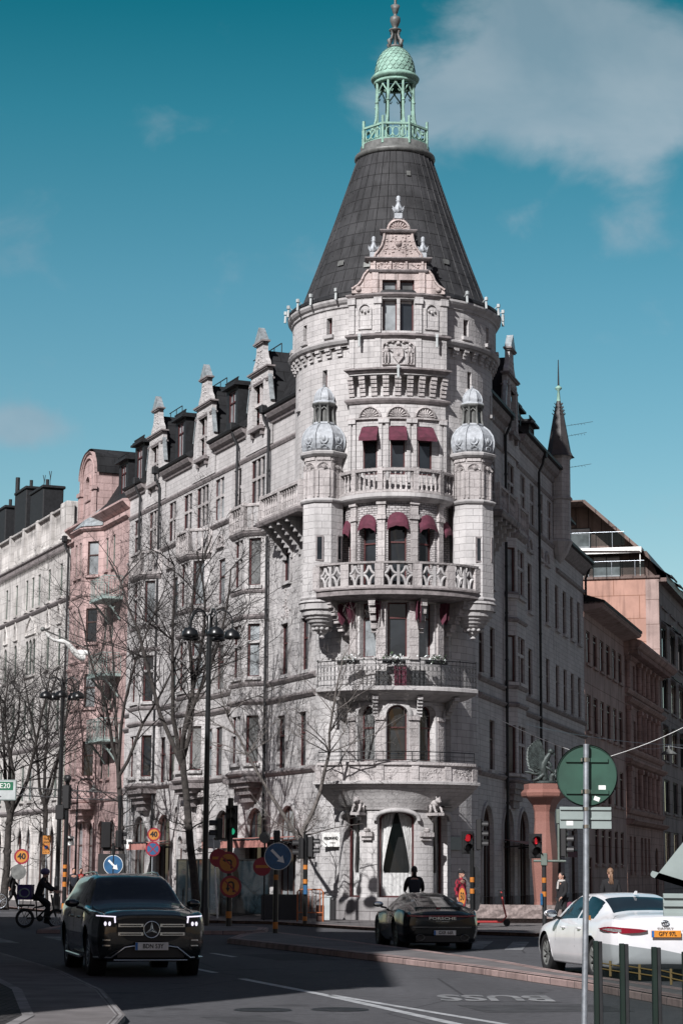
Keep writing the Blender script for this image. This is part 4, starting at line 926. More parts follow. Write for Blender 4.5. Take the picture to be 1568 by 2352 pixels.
def pipe(M, s, z0, z1, y=.14, m='dark_metal'):
    b = MB(M); b.tube([(s+.12, .35, z1+.25), (s+.1, .3, z1-.05), (s, y, z1-.45), (s, y, z0)], .06, 7); b.bev(s-.02, s+.26, .2, .48, z1+.2, z1+.55, .04)
    for k in range(int((z1-z0)/1.9)): b.cyl((s, y, z0+1.9*k+.5), (s, y, z0+1.9*k+.58), .075, n=7)
    b.build('downpipe', m, CB)
random.seed(11)
# left facade
LS = 24.55
fl = [(.80, 1.60, 5.75, 7.8, 0), (3.0, 3.85, 5.75, 7.8, 0), (.65, 1.45, 9.38, 11.4, 0), (2.8, 3.6, 9.38, 11.4, 0), (2.75, 3.5, 13.05, 14.9, 0)]
for k in (1, 2):
    x = 3.45+7*k-.6*(k == 2)
    for z0, z1 in ((5.75, 7.8), (9.38, 11.3), (13.0, 15.0)): fl.append((x-.0, x+.85, z0, z1, 0)); fl.append((x+1.3, x+2.05, z0, z1, 0)) if z0 < 6 else None
fl += [(17.0, 17.0, 0, 0, 0)][:0]
fg = [(1.7, 3.6, .45, 4.3, .93), (5.2, 7.2, .45, 4.3, .97), (9.15, 11.1, .45, 4.3, .95), (15.25, 15.95, 1.7, 3.3, .33), (17.0, 19.0, .45, 4.3, .97), (20.7, 22.6, .45, 4.3, .93)]
ft = []
for k in range(3):
    c = 6.6+7*k; ft.append((c-.82, c+.78, 16.8, 18.62, 0))
ft += [(8.6, 9.5, 16.8, 18.6, 0), (10.75, 11.9, 16.8, 18.6, 0), (15.05, 16.2, 16.8, 18.6, 0), (17.35, 18.35, 16.8, 18.6, 0), (22.65, 23.75, 16.8, 18.6, 0), (12.9-.0, 12.6+.0, 0, 0, 0)][:5]
b = MB(FL); wall(b, 0, LS, .9, 15.2, fl+[(a, b_, max(.9, c), d, e) for a, b_, c, d, e in fg], pm, dep=.15); b.build('street_wall', 'stone', CB)
b = MB(FL); wall(b, -.3, LS, 15.2, 20.0, ft, pm, dep=.13); b.build('upper_street_wall', 'stone', CB)
b = MB(FL); 
for a, c in zip([0]+[o[1] for o in fg if o[2] < .9], [o[0] for o in fg if o[2] < .9]+[LS]): b.piece(); b.box(a, c, -.1, .08, 0, .9)
b.build('plinth', 'granite_base', CB)
b = MB(FL); b.box(0, LS, -.5, -.36, 0, 1.0); b.build('door_bases', 'brown_frame', CB)
for o in fl:
    tall = o[0] < 4; window(CB, FL, pm, o, dep=.13, tr=(.62,), hood=tall, st='smooth_stone')
for o in ft:
    w_ = o[1]-o[0]; window(CB, FL, pm, o, dep=.12, tr=(), stone=(.34, .66) if w_ > 1.4 else (.5,), stz=(.56,), fw=.04, sill=False, st='carved_stone')
for o in fg: 
    big_ = o[1]-o[0] > 1
    window(CB, FL, pm, o, dep=.15, tr=(.66,) if big_ else (), mu=(.33, .66) if big_ else (), sill=not big_, hood=True, frame='brown_frame', st='smooth_stone', fw=.08)
for k in range(3): bay(FL, 5.3+7*k, .77, .72, 1.45, [(6.05, 7.95), (9.5, 11.65), (13.2, 15.15)], 5.55, 15.4)
b = MB(FL)
for z, d, gaps in ((5.56, .14, 1), (8.42, .14, 1), (9.12, .12, 1), (16.52, .12, 2), (18.78, .08, 0), (12.72, .0, 0)):
    if not d: continue
    segs = [(0, LS)]
    if gaps: e = [0]+[v for k in range(3) for v in (5.25+7*k, 8.35+7*k)]+[LS]; segs = [(e[i], e[i+1]) for i in range(0, len(e), 2)]
    for a, c in segs: b.piece(); b.sweep([(a, 0), (c, 0)], [(0, z-.08), (d*.4, z-.06), (d, z+.04), (d, z+.09), (0, z+.17)])
e = [-.3]+[v for k in range(3) for v in (4.95+7*k, 7.85+7*k)]+[LS]
for i in range(0, len(e), 2): b.piece(); b.sweep([(e[i], 0), (e[i+1], 0)], [(0, 19.75), (.08, 19.78), (.12, 19.9), (.24, 19.98), (.32, 20.12), (.32, 20.18), (0, 20.2)])
b.build('string_course', 'dark_stone', CB)
b = MB(FL)
for i in range(0, len(e), 2): b.piece(); b.sweep([(e[i]-.05, 0), (e[i+1]+.05, 0)], [(.2, 20.16), (.40, 20.22), (.44, 20.3), (.40, 20.34), (-.3, 20.75), (-.5, 20.7)])
b.build('gutter', 'dark_metal', CB)
for k in range(3): gable(FL, 6.4+7*k)
for c in (9.9, 16.9, 23.2): dormer(FL, c, 1.45, 20.55, 22.3, .0)
def roof(M, s0, s1, zt, ends=True, lab='mansard_roof'):
    b = MB(M); P_ = [(-.06, 20.3), (-.35, 20.75), (-1.3, 22.7), (-1.6, 22.9), (-4.5, 23.5)]
    b.grid([[(s0, y, z) for y, z in P_], [(s1, y, z) for y, z in P_]], [[(s0, sum(.0 for _ in '')+z+abs(y)) for y, z in P_], [(s1, z+abs(y)) for y, z in P_]], smooth=False)
    for s in (s0, s1): b.face([(s, y, z) for y, z in P_]+[(s, -4.5, 20.0), (s, -.06, 20.0)])
    x = s0+.6
    while x < s1:
        b.tube([(x, y, z+.02) for y, z in P_[1:]], .02, 3, cap=False); x += 1.05
    b.build(lab, 'roof_metal', CB)
roof(FL, .4, LS, 23)
b = MB(FL)
for s0, s1 in ((9, 12.5), (16, 19), (22.5, 24.5)):
    b.piece(); b.tube([(s0, -1.9, 24.3), (s1, -1.9, 24.3)], .025, 4); b.tube([(s0, -1.9, 23.9), (s1, -1.9, 23.9)], .02, 4)
    x = s0
    while x <= s1: b.cyl((x, -1.9, 22.9), (x, -1.9, 24.3), .022, n=4); x += .9
b.build('roof_railing', 'dark_metal', CB)
for s in (5.05, 19.45): pipe(FL, s, .2, 20.0)
pipe(FL, 22.5, 4.5, 20.0); pipe(FL, 8.75, 16.9, 20.0)
def side_balcony(M, s0, s1):
    b = MB(M); p = [(s0, 0), (s0, .95), (s1, .95), (s1, 0)][::1]; q = [(s0, .0), (s0, .98), (s1, .98), (s1, .0)]
    b.box(s0, s1, -.05, 1.0, 15.25, 15.4); b.sweep([(s0, 0), (s0, 1.0), (s1, 1.0), (s1, 0)], [(0, 15.2), (.05, 15.22), (.1, 15.34), (.1, 15.42), (0, 15.44)]); b.build('balcony_slab', 'dark_stone', CB)
    balustrade(CB, M, [(s0, .9), ((s0+s1)/2, .9), (s1-.08, .9), (s1-.08, .05)], 15.42, 1.02, sp=.24)
    b = MB(M)
    for s in [s1-.3, s1-1.15, s1-2.0, s1-2.9]: b.piece(); bracket(b, pm, s, 15.24, .95, 1.3, .18)
    b.build('bracket', 'smooth_stone', CB)
side_balcony(FL, -.5, 3.75); side_balcony(FR, -.5, 2.9)
# carved reliefs between windows in the left facade
b = MB(FL); rnd = random.Random(9)
for c in (1.0, 3.15, 10.9, 17.9):
    b.piece()
    for k in range(36):
        z = 11.6+abs(rnd.gauss(0, .45)); x = c+rnd.gauss(0, .16)*(1.2-.5*(z-11.6)); b.ell((x, 0, z), (.05, .06, .06), 5, k=3)
for c, z0 in ((10.95, 15.3), (17.95, 15.3)):
    b.piece(); n = 8; b.tube([(c+.1+.35*cos(pi*k/n), .03, z0+.4+.35*sin(pi*k/n)) for k in range(n+1)], .06, 5); b.tube([(c+.1+.2*cos(pi*k/n), .03, z0+.4+.2*sin(pi*k/n)) for k in range(n+1)], .04, 5); b.box(c-.35, c+.55, 0, .12, z0+.2, z0+.33)
b.build('relief', 'carved_stone', CB)
# portal carving with two figures beside the narrow arched window
b = MB(FL)
for c in (12.6, 14.5):
    b.piece(); b.lathe([(.22, 0), (.22, .5), (.17, .6), (.15, 2.4), (.20, 2.6)], 10, (c, .1, .1)); b.box(c-.3, c+.3, 0, .4, 2.75, 2.95); b.box(c-.24, c+.24, 0, .3, 4.9, 5.1)
    b.lathe([(.0, 0), (.16, .02), (.13, .3), (.18, .55), (.12, .75), (.17, 1.0), (.18, 1.15), (.06, 1.25), (.09, 1.38), (.08, 1.5), (0, 1.55)], 8, (c, .18, 2.95))
    b.tube([(c-.15, .2, 4.05), (c-.27, .25, 3.8), (c-.1, .32, 3.65)], .05, 5); b.tube([(c+.15, .2, 4.05), (c+.24, .22, 4.3), (c+.1, .22, 4.55)], .05, 5); b.tube([(c-.18, .14, 5.1), (c, .2, 5.35), (c+.18, .14, 5.1)], .06, 5)
b.piece(); b.box(15.0, 16.2, 0, .22, 1.45, 1.6); b.bev(15.25, 15.95, 0, .2, .3, 1.4, .05)
rnd = random.Random(4)
for k in range(120): b.ell((rnd.choice((13.55, 13.55, 15.6))+rnd.gauss(0, .2), 0, rnd.choice((rnd.uniform(3.4, 4.7), rnd.uniform(3.6, 4.3)))), (.05, .06, .07), 5, k=3)
for x in (13.0, 13.15, 16.3, 16.45, 14.0): b.cyl((x, .04, .8), (x, .04, 4.6), .05, n=6)
b.build('portal_carving', 'carved_stone', CB)

# right facade
RS = 25.4
fr = [(-0.01, 1.01, 5.72, 7.66, 0), (2.04, 3.06, 5.72, 7.66, 0), (8.84, 9.66, 5.72, 7.66, 0), (10.84, 11.66, 5.72, 7.66, 0), (14.14, 14.96, 5.72, 7.66, 0), (16.64, 17.46, 5.72, 7.6, 0), (18.54, 19.36, 5.72, 7.6, 0), (20.64, 21.46, 5.72, 7.6, 0), (22.74, 23.56, 5.72, 7.6, 0)]
for z0, z1 in ((9.3, 11.3), (12.9, 15.0)):
    fr += [(0.14, 1.06, z0, z1, 0), (2.24, 3.16, z0, z1, 0), (8.44, 9.36, z0, z1, 0), (10.34, 11.26, z0, z1, 0), (14.64, 15.51, z0, z1, 0), (17.14, 18.06, z0, z1-.05, 0), (19.24, 20.16, z0, z1-.05, 0), (21.34, 22.26, z0, z1-.05, 0), (23.44, 24.36, z0, z1-.05, 0)]
gr_ = [(.5, 2.5, .45, 4.35, 1.), (4.5, 6.6, .45, 4.35, 1.), (7.8, 9.9, .45, 4.35, 1.), (13.0, 15.0, .45, 4.3, 1.), (16.8, 18.6, .45, 4.3, .9), (20.5, 22.4, .45, 4.3, .9)]
tr_ = [(6.0, 7.4, 16.8, 18.6, 0), (8.8, 9.9, 16.8, 18.6, 0), (11.0, 12.0, 16.8, 18.6, 0), (13.4, 14.2, 16.8, 18.6, 0), (15.3, 16.3, 16.8, 18.6, 0), (2.2, 3.4, 16.8, 18.6, 0)]
b = MB(FR); wall(b, 0, RS, .9, 15.2, fr+[(a, b_, .9, d, e_) for a, b_, c, d, e_ in gr_], pm, dep=.16); b.build('street_wall', 'stone', CB)
b = MB(FR); wall(b, -.3, 17.4, 15.2, 20.0, tr_, pm, dep=.14); wall(b, 17.4, RS, 15.2, 16.9, [], pm); b.face([(17.4, 0, 15.2), (17.4, -8, 15.2), (17.4, -8, 20), (17.4, 0, 20)]); b.build('upper_street_wall', 'stone', CB)
b = MB(FR)
for a, c in zip([0]+[o[1] for o in gr_], [o[0] for o in gr_]+[RS]): b.piece(); b.box(a, c, -.1, .08, 0, .9)
b.build('plinth', 'granite_base', CB)
b = MB(FR); b.box(0, RS, -.55, -.42, 0, 1.0); b.build('door_bases', 'brown_frame', CB)
for o in fr: window(CB, FR, pm, o, dep=.15, tr=(.62,), frame='brown_frame', st='smooth_stone')
for o in tr_: window(CB, FR, pm, o, dep=.13, tr=(), stone=(.5,), stz=(.56,), fw=.04, sill=False, frame='brown_frame')
for o in gr_: window(CB, FR, pm, o, dep=.16, tr=(.66,), mu=(.33, .66), sill=False, hood=True, frame='brown_frame', fw=.08)
bay(FR, 5.2, .42, .42, 1.9, [(5.75, 7.66), (9.4, 11.3), (12.95, 14.9)], 5.4, 15.5, wcant=(.12, .88))
gable(FR, 6.7); dormer(FR, 10.0, 1.2, 20.3, 21.6, -.3); dormer(FR, 13.2, 1.2, 20.3, 21.6, -.3); roof(FR, .4, 16.8, 23)
b = MB(FR); 
for z, d, s1 in ((5.5, .14, RS), (8.42, .16, RS), (9.08, .14, RS), (16.6, .10, 17.3), (18.8, .08, 17.3)):
    for a, c in ((0, 5.1), (7.9, s1)): b.piece(); b.sweep([(a, 0), (c, 0)], [(0, z-.08), (d*.4, z-.06), (d, z+.04), (d, z+.09), (0, z+.17)])
for a, c in ((-.3, 5.2), (8.2, 17.4)): b.piece(); b.sweep([(a, 0), (c, 0)], [(0, 19.6), (.08, 19.65), (.12, 19.85), (.28, 19.95), (.36, 20.12), (.36, 20.2), (0, 20.22)])
b.piece(); b.sweep([(17.4, 0), (RS, 0)], [(0, 15.55), (.1, 15.6), (.14, 15.72), (0, 15.8)]); b.piece(); b.sweep([(17.4, 0), (RS+.15, 0)], [(0, 16.5), (.1, 16.55), (.3, 16.8), (.42, 16.95), (.42, 17.02), (0, 17.04)])
b.build('string_course', 'dark_stone', CB)
b = MB(FR)
for a, c in ((-.3, 5.2), (8.2, 17.5)): b.piece(); b.sweep([(a, 0), (c, 0)], [(.3, 20.2), (.5, 20.24), (.5, 20.36), (-.3, 20.8), (-.5, 20.7)])
b.piece(); b.sweep([(17.4, 0), (RS+.2, 0)], [(.35, 17.0), (.56, 17.06), (.56, 17.2), (-1.4, 19.0), (-4, 20.5), (-4, 17.0)]); b.build('gutter', 'dark_metal', CB)
dormer(FR, 22.4, 1.4, 17.3, 18.7, -.2)
for s, z1 in ((4.9, 19.9), (12.5, 19.8)): pipe(FR, s, .2, z1)
pipe(FR, RS-.1, 15.4, 16.8)
for c in (9.6, 11.4, 15.6, 17.0):
    pass
b = MB(FR)
for c in (8.85, 10.75, 15.0, 13.4):
    b.piece(); n = 8; b.tube([(c+.45*cos(pi*k/n), .03, 15.65+.45*sin(pi*k/n)) for k in range(n+1)], .07, 5); b.box(c-.55, c+.55, 0, .12, 15.45, 15.58)
b.build('relief', 'carved_stone', CB)
# spire turret where the high part ends
TC = FR @ Matrix.Translation((17.2, .25, 0)); oc = lambda R: [(R*sin(-2*pi*(i+.5)/8), -R*cos(-2*pi*(i+.5)/8)) for i in range(8)]
b = MB(TC); b.sweep(oc(.52)[::-1], [(0, 16.9), (0, 20.9)], closed=True); b.build('spire_turret', 'stone', CB)
b = MB(TC); b.lathe([(.62, 21.0), (.6, 20.9), (.52, 20.8)], 8, smooth=False, a0=pi/8, a1=pi/8+2*pi); b.lathe([(.53, 17.0), (.6, 16.9), (.5, 16.7), (.38, 16.4), (.25, 16.2), (.1, 16.0), (0, 15.9)], 12, smooth=False); b.lathe([(.6, 19.0), (.62, 18.9), (.53, 18.85)], 8, a0=pi/8, a1=pi/8+2*pi, smooth=False); b.build('spire_corbel', 'smooth_stone', CB)
b = MB(TC); b.lathe([(.74, 20.92), (.66, 21.0), (.56, 21.2), (.42, 22.0), (.26, 22.9), (.24, 22.95), (.13, 23.5), (.07, 23.65)], 8, smooth=False, a0=pi/8, a1=pi/8+2*pi)
for j in range(4):
    for k in range(8): a = 2*pi*(k+.5)/8; r = .25-.04*j; b.tube([(r*sin(a), -r*cos(a), 22.95+.16*j), ((r+.08)*sin(a), -(r+.08)*cos(a), 23.03+.16*j)], [.03, .015], 4)
b.build('spire', 'spire_slate', CB)
b = MB(TC); b.lathe([(.10, 23.6), (.05, 24.1), (.16, 24.2), (.16, 24.25), (.05, 24.35)], 10); b.build('spire_finial', 'copper_green', CB)
b = MB(TC); b.cyl((0, 0, 24.3), (0, 0, 25.6), .05, .02, n=6); b.build('spire_rod', 'dark_metal', CB)
b = MB(TC)
for z, y in ((21.9, 1.0), (22.4, 1.3), (20.4, 1.2)):
    b.cyl((0, .3, z), (.0, .3+y, z+.15), .012, n=3)
    for k in range(5): b.cyl((-.15, .6+k*.15, z+.05), (.15, .6+k*.15, z+.05), .008, n=3)
b.build('antenna', 'dark_metal', CB)
print('windows', WCOUNT)
# ------------------------------------------------------------------ the neighbours
# pink house with a canted bay and a round-headed gable
def frame_part(parent): return parent
PH = thing('pink_building', 'pink stone house with a round-topped gable and green iron balconies', 'building', (CX, CY, 0))
CBk = CB; wn = lambda *a, **k: window(*a, **k)
FLp = FL
CB = PH
S0, S1 = LS, 35.3
wf = [(27.0, 27.45, a, c, 0) for a, c in ((16.8, 18.45), (13.2, 14.9), (9.6, 11.2), (6.3, 8.1))]+[(28.2, 28.65, a, c, 0) for a, c in ((16.8, 18.45), (13.2, 14.9), (9.6, 11.2), (6.3, 8.1))]
ga = [(25.6, 26.7, .5, 4.2, .5), (29.4, 30.5, .5, 4.2, .5), (31.2, 32.4, .5, 4.25, .6), (33.4, 34.4, .5, 4.2, .5), (27.4, 28.6, .1, 4.2, .6)]
b = MB(FL); wall(b, S0, S1, 0, 19.7, wf+ga, pm, dep=.14); b.face([(S0, 0, 19.7), (S1, 0, 19.7), (S1, -9, 19.7), (S0, -9, 19.7)]); b.build('wall', 'pink_stone', PH)
for o in wf: window(PH, FL, pm, o, dep=.13, frame='green_frame', st='pink_stone', glass='pale_glass')
for o in ga: window(PH, FL, pm, o, dep=.13, frame='brown_frame', sill=False, hood=True, st='pink_stone')
path = [(29.0, 0), (29.9, .85), (31.6, .85), (32.5, 0)]
for i in range(3):
    f, L_ = seg_map(path[i], path[i+1]); fl_ = [(16.65, 18.4), (13.2, 14.95), (9.9, 11.6), (6.45, 8.2)]
    ops = [(.30, L_-.3, a, c, 0) for a, c in fl_] if i == 0 else [(.25, .65, a, c, 0) for a, c in fl_]+[(L_-.65, L_-.25, a, c, 0) for a, c in fl_] if i == 1 else []
    b = MB(FL); wall(b, 0, L_, 5.2, 19.2, ops, f, dep=.15); b.build('bay_wall', 'pink_stone', PH)
    for j, o in enumerate(ops): window(PH, FL, f, o, dep=.15, frame='green_frame' if i else 'brown_frame', tr=(.6,), st='pink_stone', glass=('pale_glass', 'window_glass')[(j+i) % 2])
b = MB(FL)
for z, d in ((5.2, .12), (8.9, .1), (12.2, .1), (15.6, .1), (19.0, .2)): b.piece(); b.sweep([(S0, 0)]+path+[(S1, 0)], [(0, z-.08), (d*.5, z-.04), (d, z+.05), (d, z+.1), (0, z+.16)])
b.sweep([(S0, 0), (S1, 0)], [(0, 19.4), (.15, 19.5), (.4, 19.75), (.4, 19.85), (0, 19.9)])
for i, (w_, h) in enumerate(((1.5, .3), (1.1, .3), (.7, .35))): b.box(30.75-w_, 30.75+w_, -.05, .8*(1-.25*i), 5.1-.3*(i+1), 5.1-.3*i)
b.build('string_course', 'pink_stone', PH)
b = MB(FL); p = path; b.grid([[(x, y*1.0+.1, 19.2) for x, y in p], [(30.75+(x-30.75)*.7, y*.7-.1, 19.7) for x, y in p], [(30.75+(x-30.75)*.25, y*.2-.4, 20.4) for x, y in p]], smooth=False); b.build('bay_roof', 'metal_coping', PH)
f = lambda s, z, d: (31.9+s, .08+d, z); b = MB(FL); op = (-.36, .36, 21.0, 22.2, .36)
wall(b, -1.5, 1.5, 19.8, 22.0, [], f)
b = MB(FL); 
wall(b, -1.5, 1.5, 19.8, 22.2, [op], f)
n = 14; b.face([f(1.5*cos(pi*k/n), 22.2+1.35*sin(pi*k/n), 0) for k in range(n+1)])
for k in range(n): a0, a1 = pi*k/n, pi*(k+1)/n; b.face([f(1.5*cos(a0), 22.2+1.35*sin(a0), .15), f(1.5*cos(a1), 22.2+1.35*sin(a1), .15), f(1.5*cos(a1), 22.2+1.35*sin(a1), -.8), f(1.5*cos(a0), 22.2+1.35*sin(a0), -.8)])
for x in (-1.5, 1.5): b.face([f(x, 19.8, .0), f(x, 22.2, 0), f(x, 22.2, -3.5), f(x, 19.8, -3.5)])
for q in (1.42, 1.12): b.tube([f(q, 20.6, .03)]+[f(q*cos(pi*k/12), 22.2+(q-.12)*sin(pi*k/12), .04) for k in range(13)]+[f(-q, 20.6, .03)], .06, 5)
for x in (-1.3, 1.3): bar(b, f, x-.25, x+.25, 19.8, 21.3, 0, .12); bar(b, f, x-.32, x+.32, 21.3, 21.5, 0, .2)
b.build('gable', 'pink_stone', PH); window(PH, FL, f, op, frame='brown_frame', tr=(), sill=False, hood=True, st='pink_stone')
b = MB(FL); R = [[(31.9+1.62*cos(pi*k/12), y, 22.2+1.5*sin(pi*k/12)) for k in range(13)] for y in (.1, -3.2)]; b.grid(R, smooth=True); P_ = [(.2, 19.9), (-.5, 20.6), (-1.6, 22.4), (-2.4, 23.3), (-6, 23.6)]
b.grid([[(s, y, z) for y, z in P_] for s in (S0, S1)], smooth=False)
for s in (S0, S1): b.face([(s, y, z) for y, z in P_]+[(s, -6, 19.8)])
b.build('roof', 'roof_metal', PH); dormer(FL, 27.2, 1.6, 20.6, 22.2, -.4)
for z in (15.1, 11.3, 8.1):
    b = MB(FL); b.box(25.4, 27.9, 0, 1.0, z-.14, z); 
    for s in (25.7, 27.6): b.tube([(s, .85, z-.14), (s, .5, z-.5), (s, .05, z-1.1)], .05, 5); b.tube([(s, .7, z-.4), (s, .45, z-.62), (s, .3, z-.45)], .03, 4)
    o = b.build('balcony_slab', 'copper_pale', PH); iron_rail(PH, FL, [(25.4, .03), (25.4, .97), (27.9, .97), (27.9, .03)], z, 1.0, m='copper_pale', sp=.14, scroll=False)
pipe(FL, S1-.05, .2, 19.0)
# furled white flag on a slanting staff
fp = thing('flagpole', 'slanting flagpole with a furled white flag on the pink house', 'flagpole', at(205, 1492, 101))
A_, B_ = at(205, 1492, 101), at(101, 1446, 100); d_ = B_-A_
b = MB(); b.cyl((0, 0, 0), d_*1.0, .035, n=6); b.ell(d_*1.02, (.12, .12, .12), 8, k=6); b.build('pole', 'lead_grey', fp)
b = MB(); rnd = random.Random(8); b.tube([d_*(.95-.85*t)+Vector((0, 0, -.12*sin(t*9)-.1-.35*t)) for t in [i/14 for i in range(15)]], [.05+.04*rnd.random()+.13*(i/14)**1.5 for i in range(15)], 7); b.ell(d_*.2+Vector((.1, 0, -.35)), (.45, .1, .15), 9); b.build('flag', 'sign_white', fp)

# cream house with parapet balustrade and pointed arches
WH = thing('cream_building', 'cream stone house with a balustraded parapet and pointed ground-floor arches', 'building', (CX, CY, 0)); CB = WH
S0, S1 = 35.35, 76.
tw = [(s, s+.55, 16.5, 18.3, 0) for s in (36.9, 39.4, 41.6, 43.0, 44.4, 46.8, 49.2, 51.4, 53.6)]; mw = [(s, s+.62, 12.7, 14.75, .31) for s in (36.9, 39.3, 42.3, 43.1, 43.9, 46.6, 49.0, 51.4)]
l1 = [(s, s+.7, 9.2, 11.3, 0) for s in (36.8, 39.2, 42.2, 43.9, 46.6, 49.1, 51.5)]; l2 = [(s, s+.7, 5.6, 7.6, 0) for s in (36.8, 39.2, 42.2, 43.9, 46.6, 49.1, 51.5)]
gw = [(s, s+1.25, .6, 4.2, .9) for s in (36.6, 38.9, 41.6, 43.5, 46.2, 48.3, 50.6)]
b = MB(FL); wall(b, S0, S1, 0, 19.4, tw+mw+l1+l2+gw, pm, dep=.14); b.face([(S0, 0, 19.4), (S1, 0, 19.4), (S1, -9, 19.4), (S0, -9, 19.4)]); b.face([(S0, 0, 18), (S0, -9, 18), (S0, -9, 20), (S0, 0, 20)]); b.build('wall', 'cream_stone', WH)
for o in tw+mw+l1+l2: window(WH, FL, pm, o, dep=.13, frame='green_frame', st='cream_stone', tr=(.6,))
for o in gw: window(WH, FL, pm, o, dep=.13, frame='brown_frame', st='cream_stone', sill=False)
b = MB(FL)
for z, d in ((4.9, .15), (8.4, .1), (16.15, .14), (19.2, .3)): b.piece(); b.sweep([(S0, 0), (S1, 0)], [(0, z-.1), (d*.5, z-.04), (d, z+.06), (d, z+.12), (0, z+.2)])
for s in [S0+.3+.38*k for k in range(60)]: b.box(s, s+.16, 0, .25, 18.95, 19.15)
b.build('cornice', 'dark_stone', WH)
b = MB(FL)
for s in (37.2, 39.6, 43.4, 46.9, 49.3):
    b.piece()
    w_ = .42 if s != 43.4 else 1.1; pts = [(s-w_, 15.0), (s-w_, 15.35), (s-w_*.6, 15.7), (s, 16.05), (s+w_*.6, 15.7), (s+w_, 15.35), (s+w_, 15.0), (s-w_, 15.0)]
    b.tube([(x, .03, z) for x, z in pts], .07, 5)
for o in gw: b.piece(); c = (o[0]+o[1])/2; b.tube([(o[0]-.1, .04, 2.9), (o[0]+.1, .04, 3.7), (c-.15, .04, 4.25), (c, .04, 4.75), (c+.15, .04, 4.25), (o[1]-.1, .04, 3.7), (o[1]+.1, .04, 2.9)], .08, 5)
for o in gw: b.piece(); b.cyl((o[0]-.25, .05, .2), (o[0]-.25, .05, 3.2), .14, n=8); b.box(o[0]-.45, o[0]-.05, 0, .3, 0, .5)
b.build('tracery', 'cream_stone', WH)
balustrade(WH, FL, [(S0+.1+3.1*k, .1) for k in range(13)], 19.35, 1.95, m='cream_stone', sp=.24, w=.34)
b = MB(FL); b.bev(S0+.05, S0+1.3, -1.2, .3, 19.5, 21.5, .05); b.build('parapet_pier', 'cream_stone', WH)
rf = MB(FL); rf.grid([[(s, -3, 19.6), (s, -5, 23.0), (s, -7, 25.2), (s, -10, 25.8)] for s in (S0, S1)], smooth=False); rf.build('roof', 'roof_metal', WH)
for s, w_, z1, y in ((36.2, .8, 21.3, -1.6), (61.0, 3.4, 26.9, -5), (65.6, 3.0, 27.6, -5), (71.5, 3.0, 27.2, -5)):
    b = MB(FL); b.bev(s, s+w_, y-1.4, y, 19.5, z1, .06); b.bev(s-.12, s+w_+.12, y-1.5, y+.1, z1, z1+.2, .05); b.cyl((s+w_*.5, y-.7, z1), (s+w_*.5, y-.7, z1+.9), .12, n=8); b.build('roof_vent', 'dark_metal', WH)
b = MB(FL); b.cyl((70.2, -5.5, 22), (70.2, -5.5, 29.2), .16, n=8); b.build('flue', 'dark_metal', WH)
for s in (62.0, 63.6):
    b = MB(FL); b.tube([(s, -5.7, 26.8), (s, -5.7, 27.9), (s+.3, -5.7, 28.3)], .025, 4); b.tube([(s, -5.7, 27.6), (s-.3, -5.7, 28.2)], .025, 4); b.build('antenna', 'dark_metal', WH)

# right-hand street: rose office house
RH = thing('rose_building', 'flat dusky rose office house next to the stone corner building', 'building', (CX, CY, 0)); CB = RH
S0, S1 = 25.45, 39.6
ww = [(26.0+2.25*k, 27.35+2.25*k, a, c, 0) for a, c in ((12.2, 13.85), (8.8, 10.65), (5.4, 7.3)) for k in range(6)]; gw = [(28.2+2.25*k, 29.4+2.25*k, 2.3, 4.05, 0) for k in range(5)]+[(26.1, 27.2, .1, 2.6, 0)]
b = MB(FR); wall(b, S0, S1, 0, 15.0, ww+gw, pm, dep=.14); b.build('wall', 'rose_plaster', RH)
for i, o in enumerate(ww+gw):
    w_ = window(RH, FR, pm, o, dep=.13, frame='maroon_frame', tr=(.8,), mu=(.5,), st='rose_plaster', glass='window_glass')
    if i % 2 == 0 and i < 18: g = MB(FR); bar(g, pm, o[0]+.75, o[0]+.95, o[2]+.1, o[3]-.1, -.10, -.09); g.build('blind', 'sign_white', w_)
b = MB(FR); b.sweep([(S0, 0), (S1, 0)], [(0, 14.7), (.9, 14.9), (1.0, 15.0), (1.0, 15.15), (0, 15.2)]); b.build('eave', 'rose_plaster', RH)
b = MB(FR); b.grid([[(s, 1.05, 15.1), (s, 1.05, 15.25), (s, -1.0, 15.9), (s, -6, 18.2)] for s in (S0, S1)], smooth=False); b.face([(S0, 1.05, 15.1), (S0, 1.05, 15.25), (S0, -1., 15.9), (S0, -6, 18.2), (S0, -6, 15)]); b.build('roof', 'roof_metal', RH)
b = MB(FR); b.extr([(27.9+.3*cos(t), 2.2+.9*sin(t)) for t in [2*pi*k/16 for k in range(16)]], .0, .0) if 0 else None
# neoclassical house
NH = thing('columned_building', 'dark rose stone house with rows of pilasters and a deep bracketed cornice', 'building', (CX, CY, 0)); CB = NH
S0, S1 = 39.65, 55.6
ww = [(s, s+.9, a, c, 0) for a, c in ((12.2, 13.7), (8.9, 10.5), (5.6, 7.3)) for s in (40.9, 43.1, 45.6, 47.6, 49.6, 51.6, 53.6)]; gw = [(s, s+.9, 1.9, 3.9, 0) for s in (40.8, 42.4, 45.4, 47.0, 48.6)]+[(51.9, 53.3, .1, 3.4, .6)]
b = MB(FR); wall(b, S0, S1, 0, 14.3, ww+gw, pm, dep=.17); b.build('wall', 'dark_rose_stone', NH)
for o in ww+gw: window(NH, FR, pm, o, dep=.16, frame='brown_frame', st='dark_rose_stone')
b = MB(FR)
for z, d in ((12.0, .22), (11.5, .4), (8.7, .22), (8.05, .4), (5.3, .22), (4.7, .45)): b.piece(); b.sweep([(S0+.05, 0), (S1+.1, 0)], [(0, z-.2), (d*.6, z-.12), (d, z+.05), (d, z+.12), (0, z+.2)])
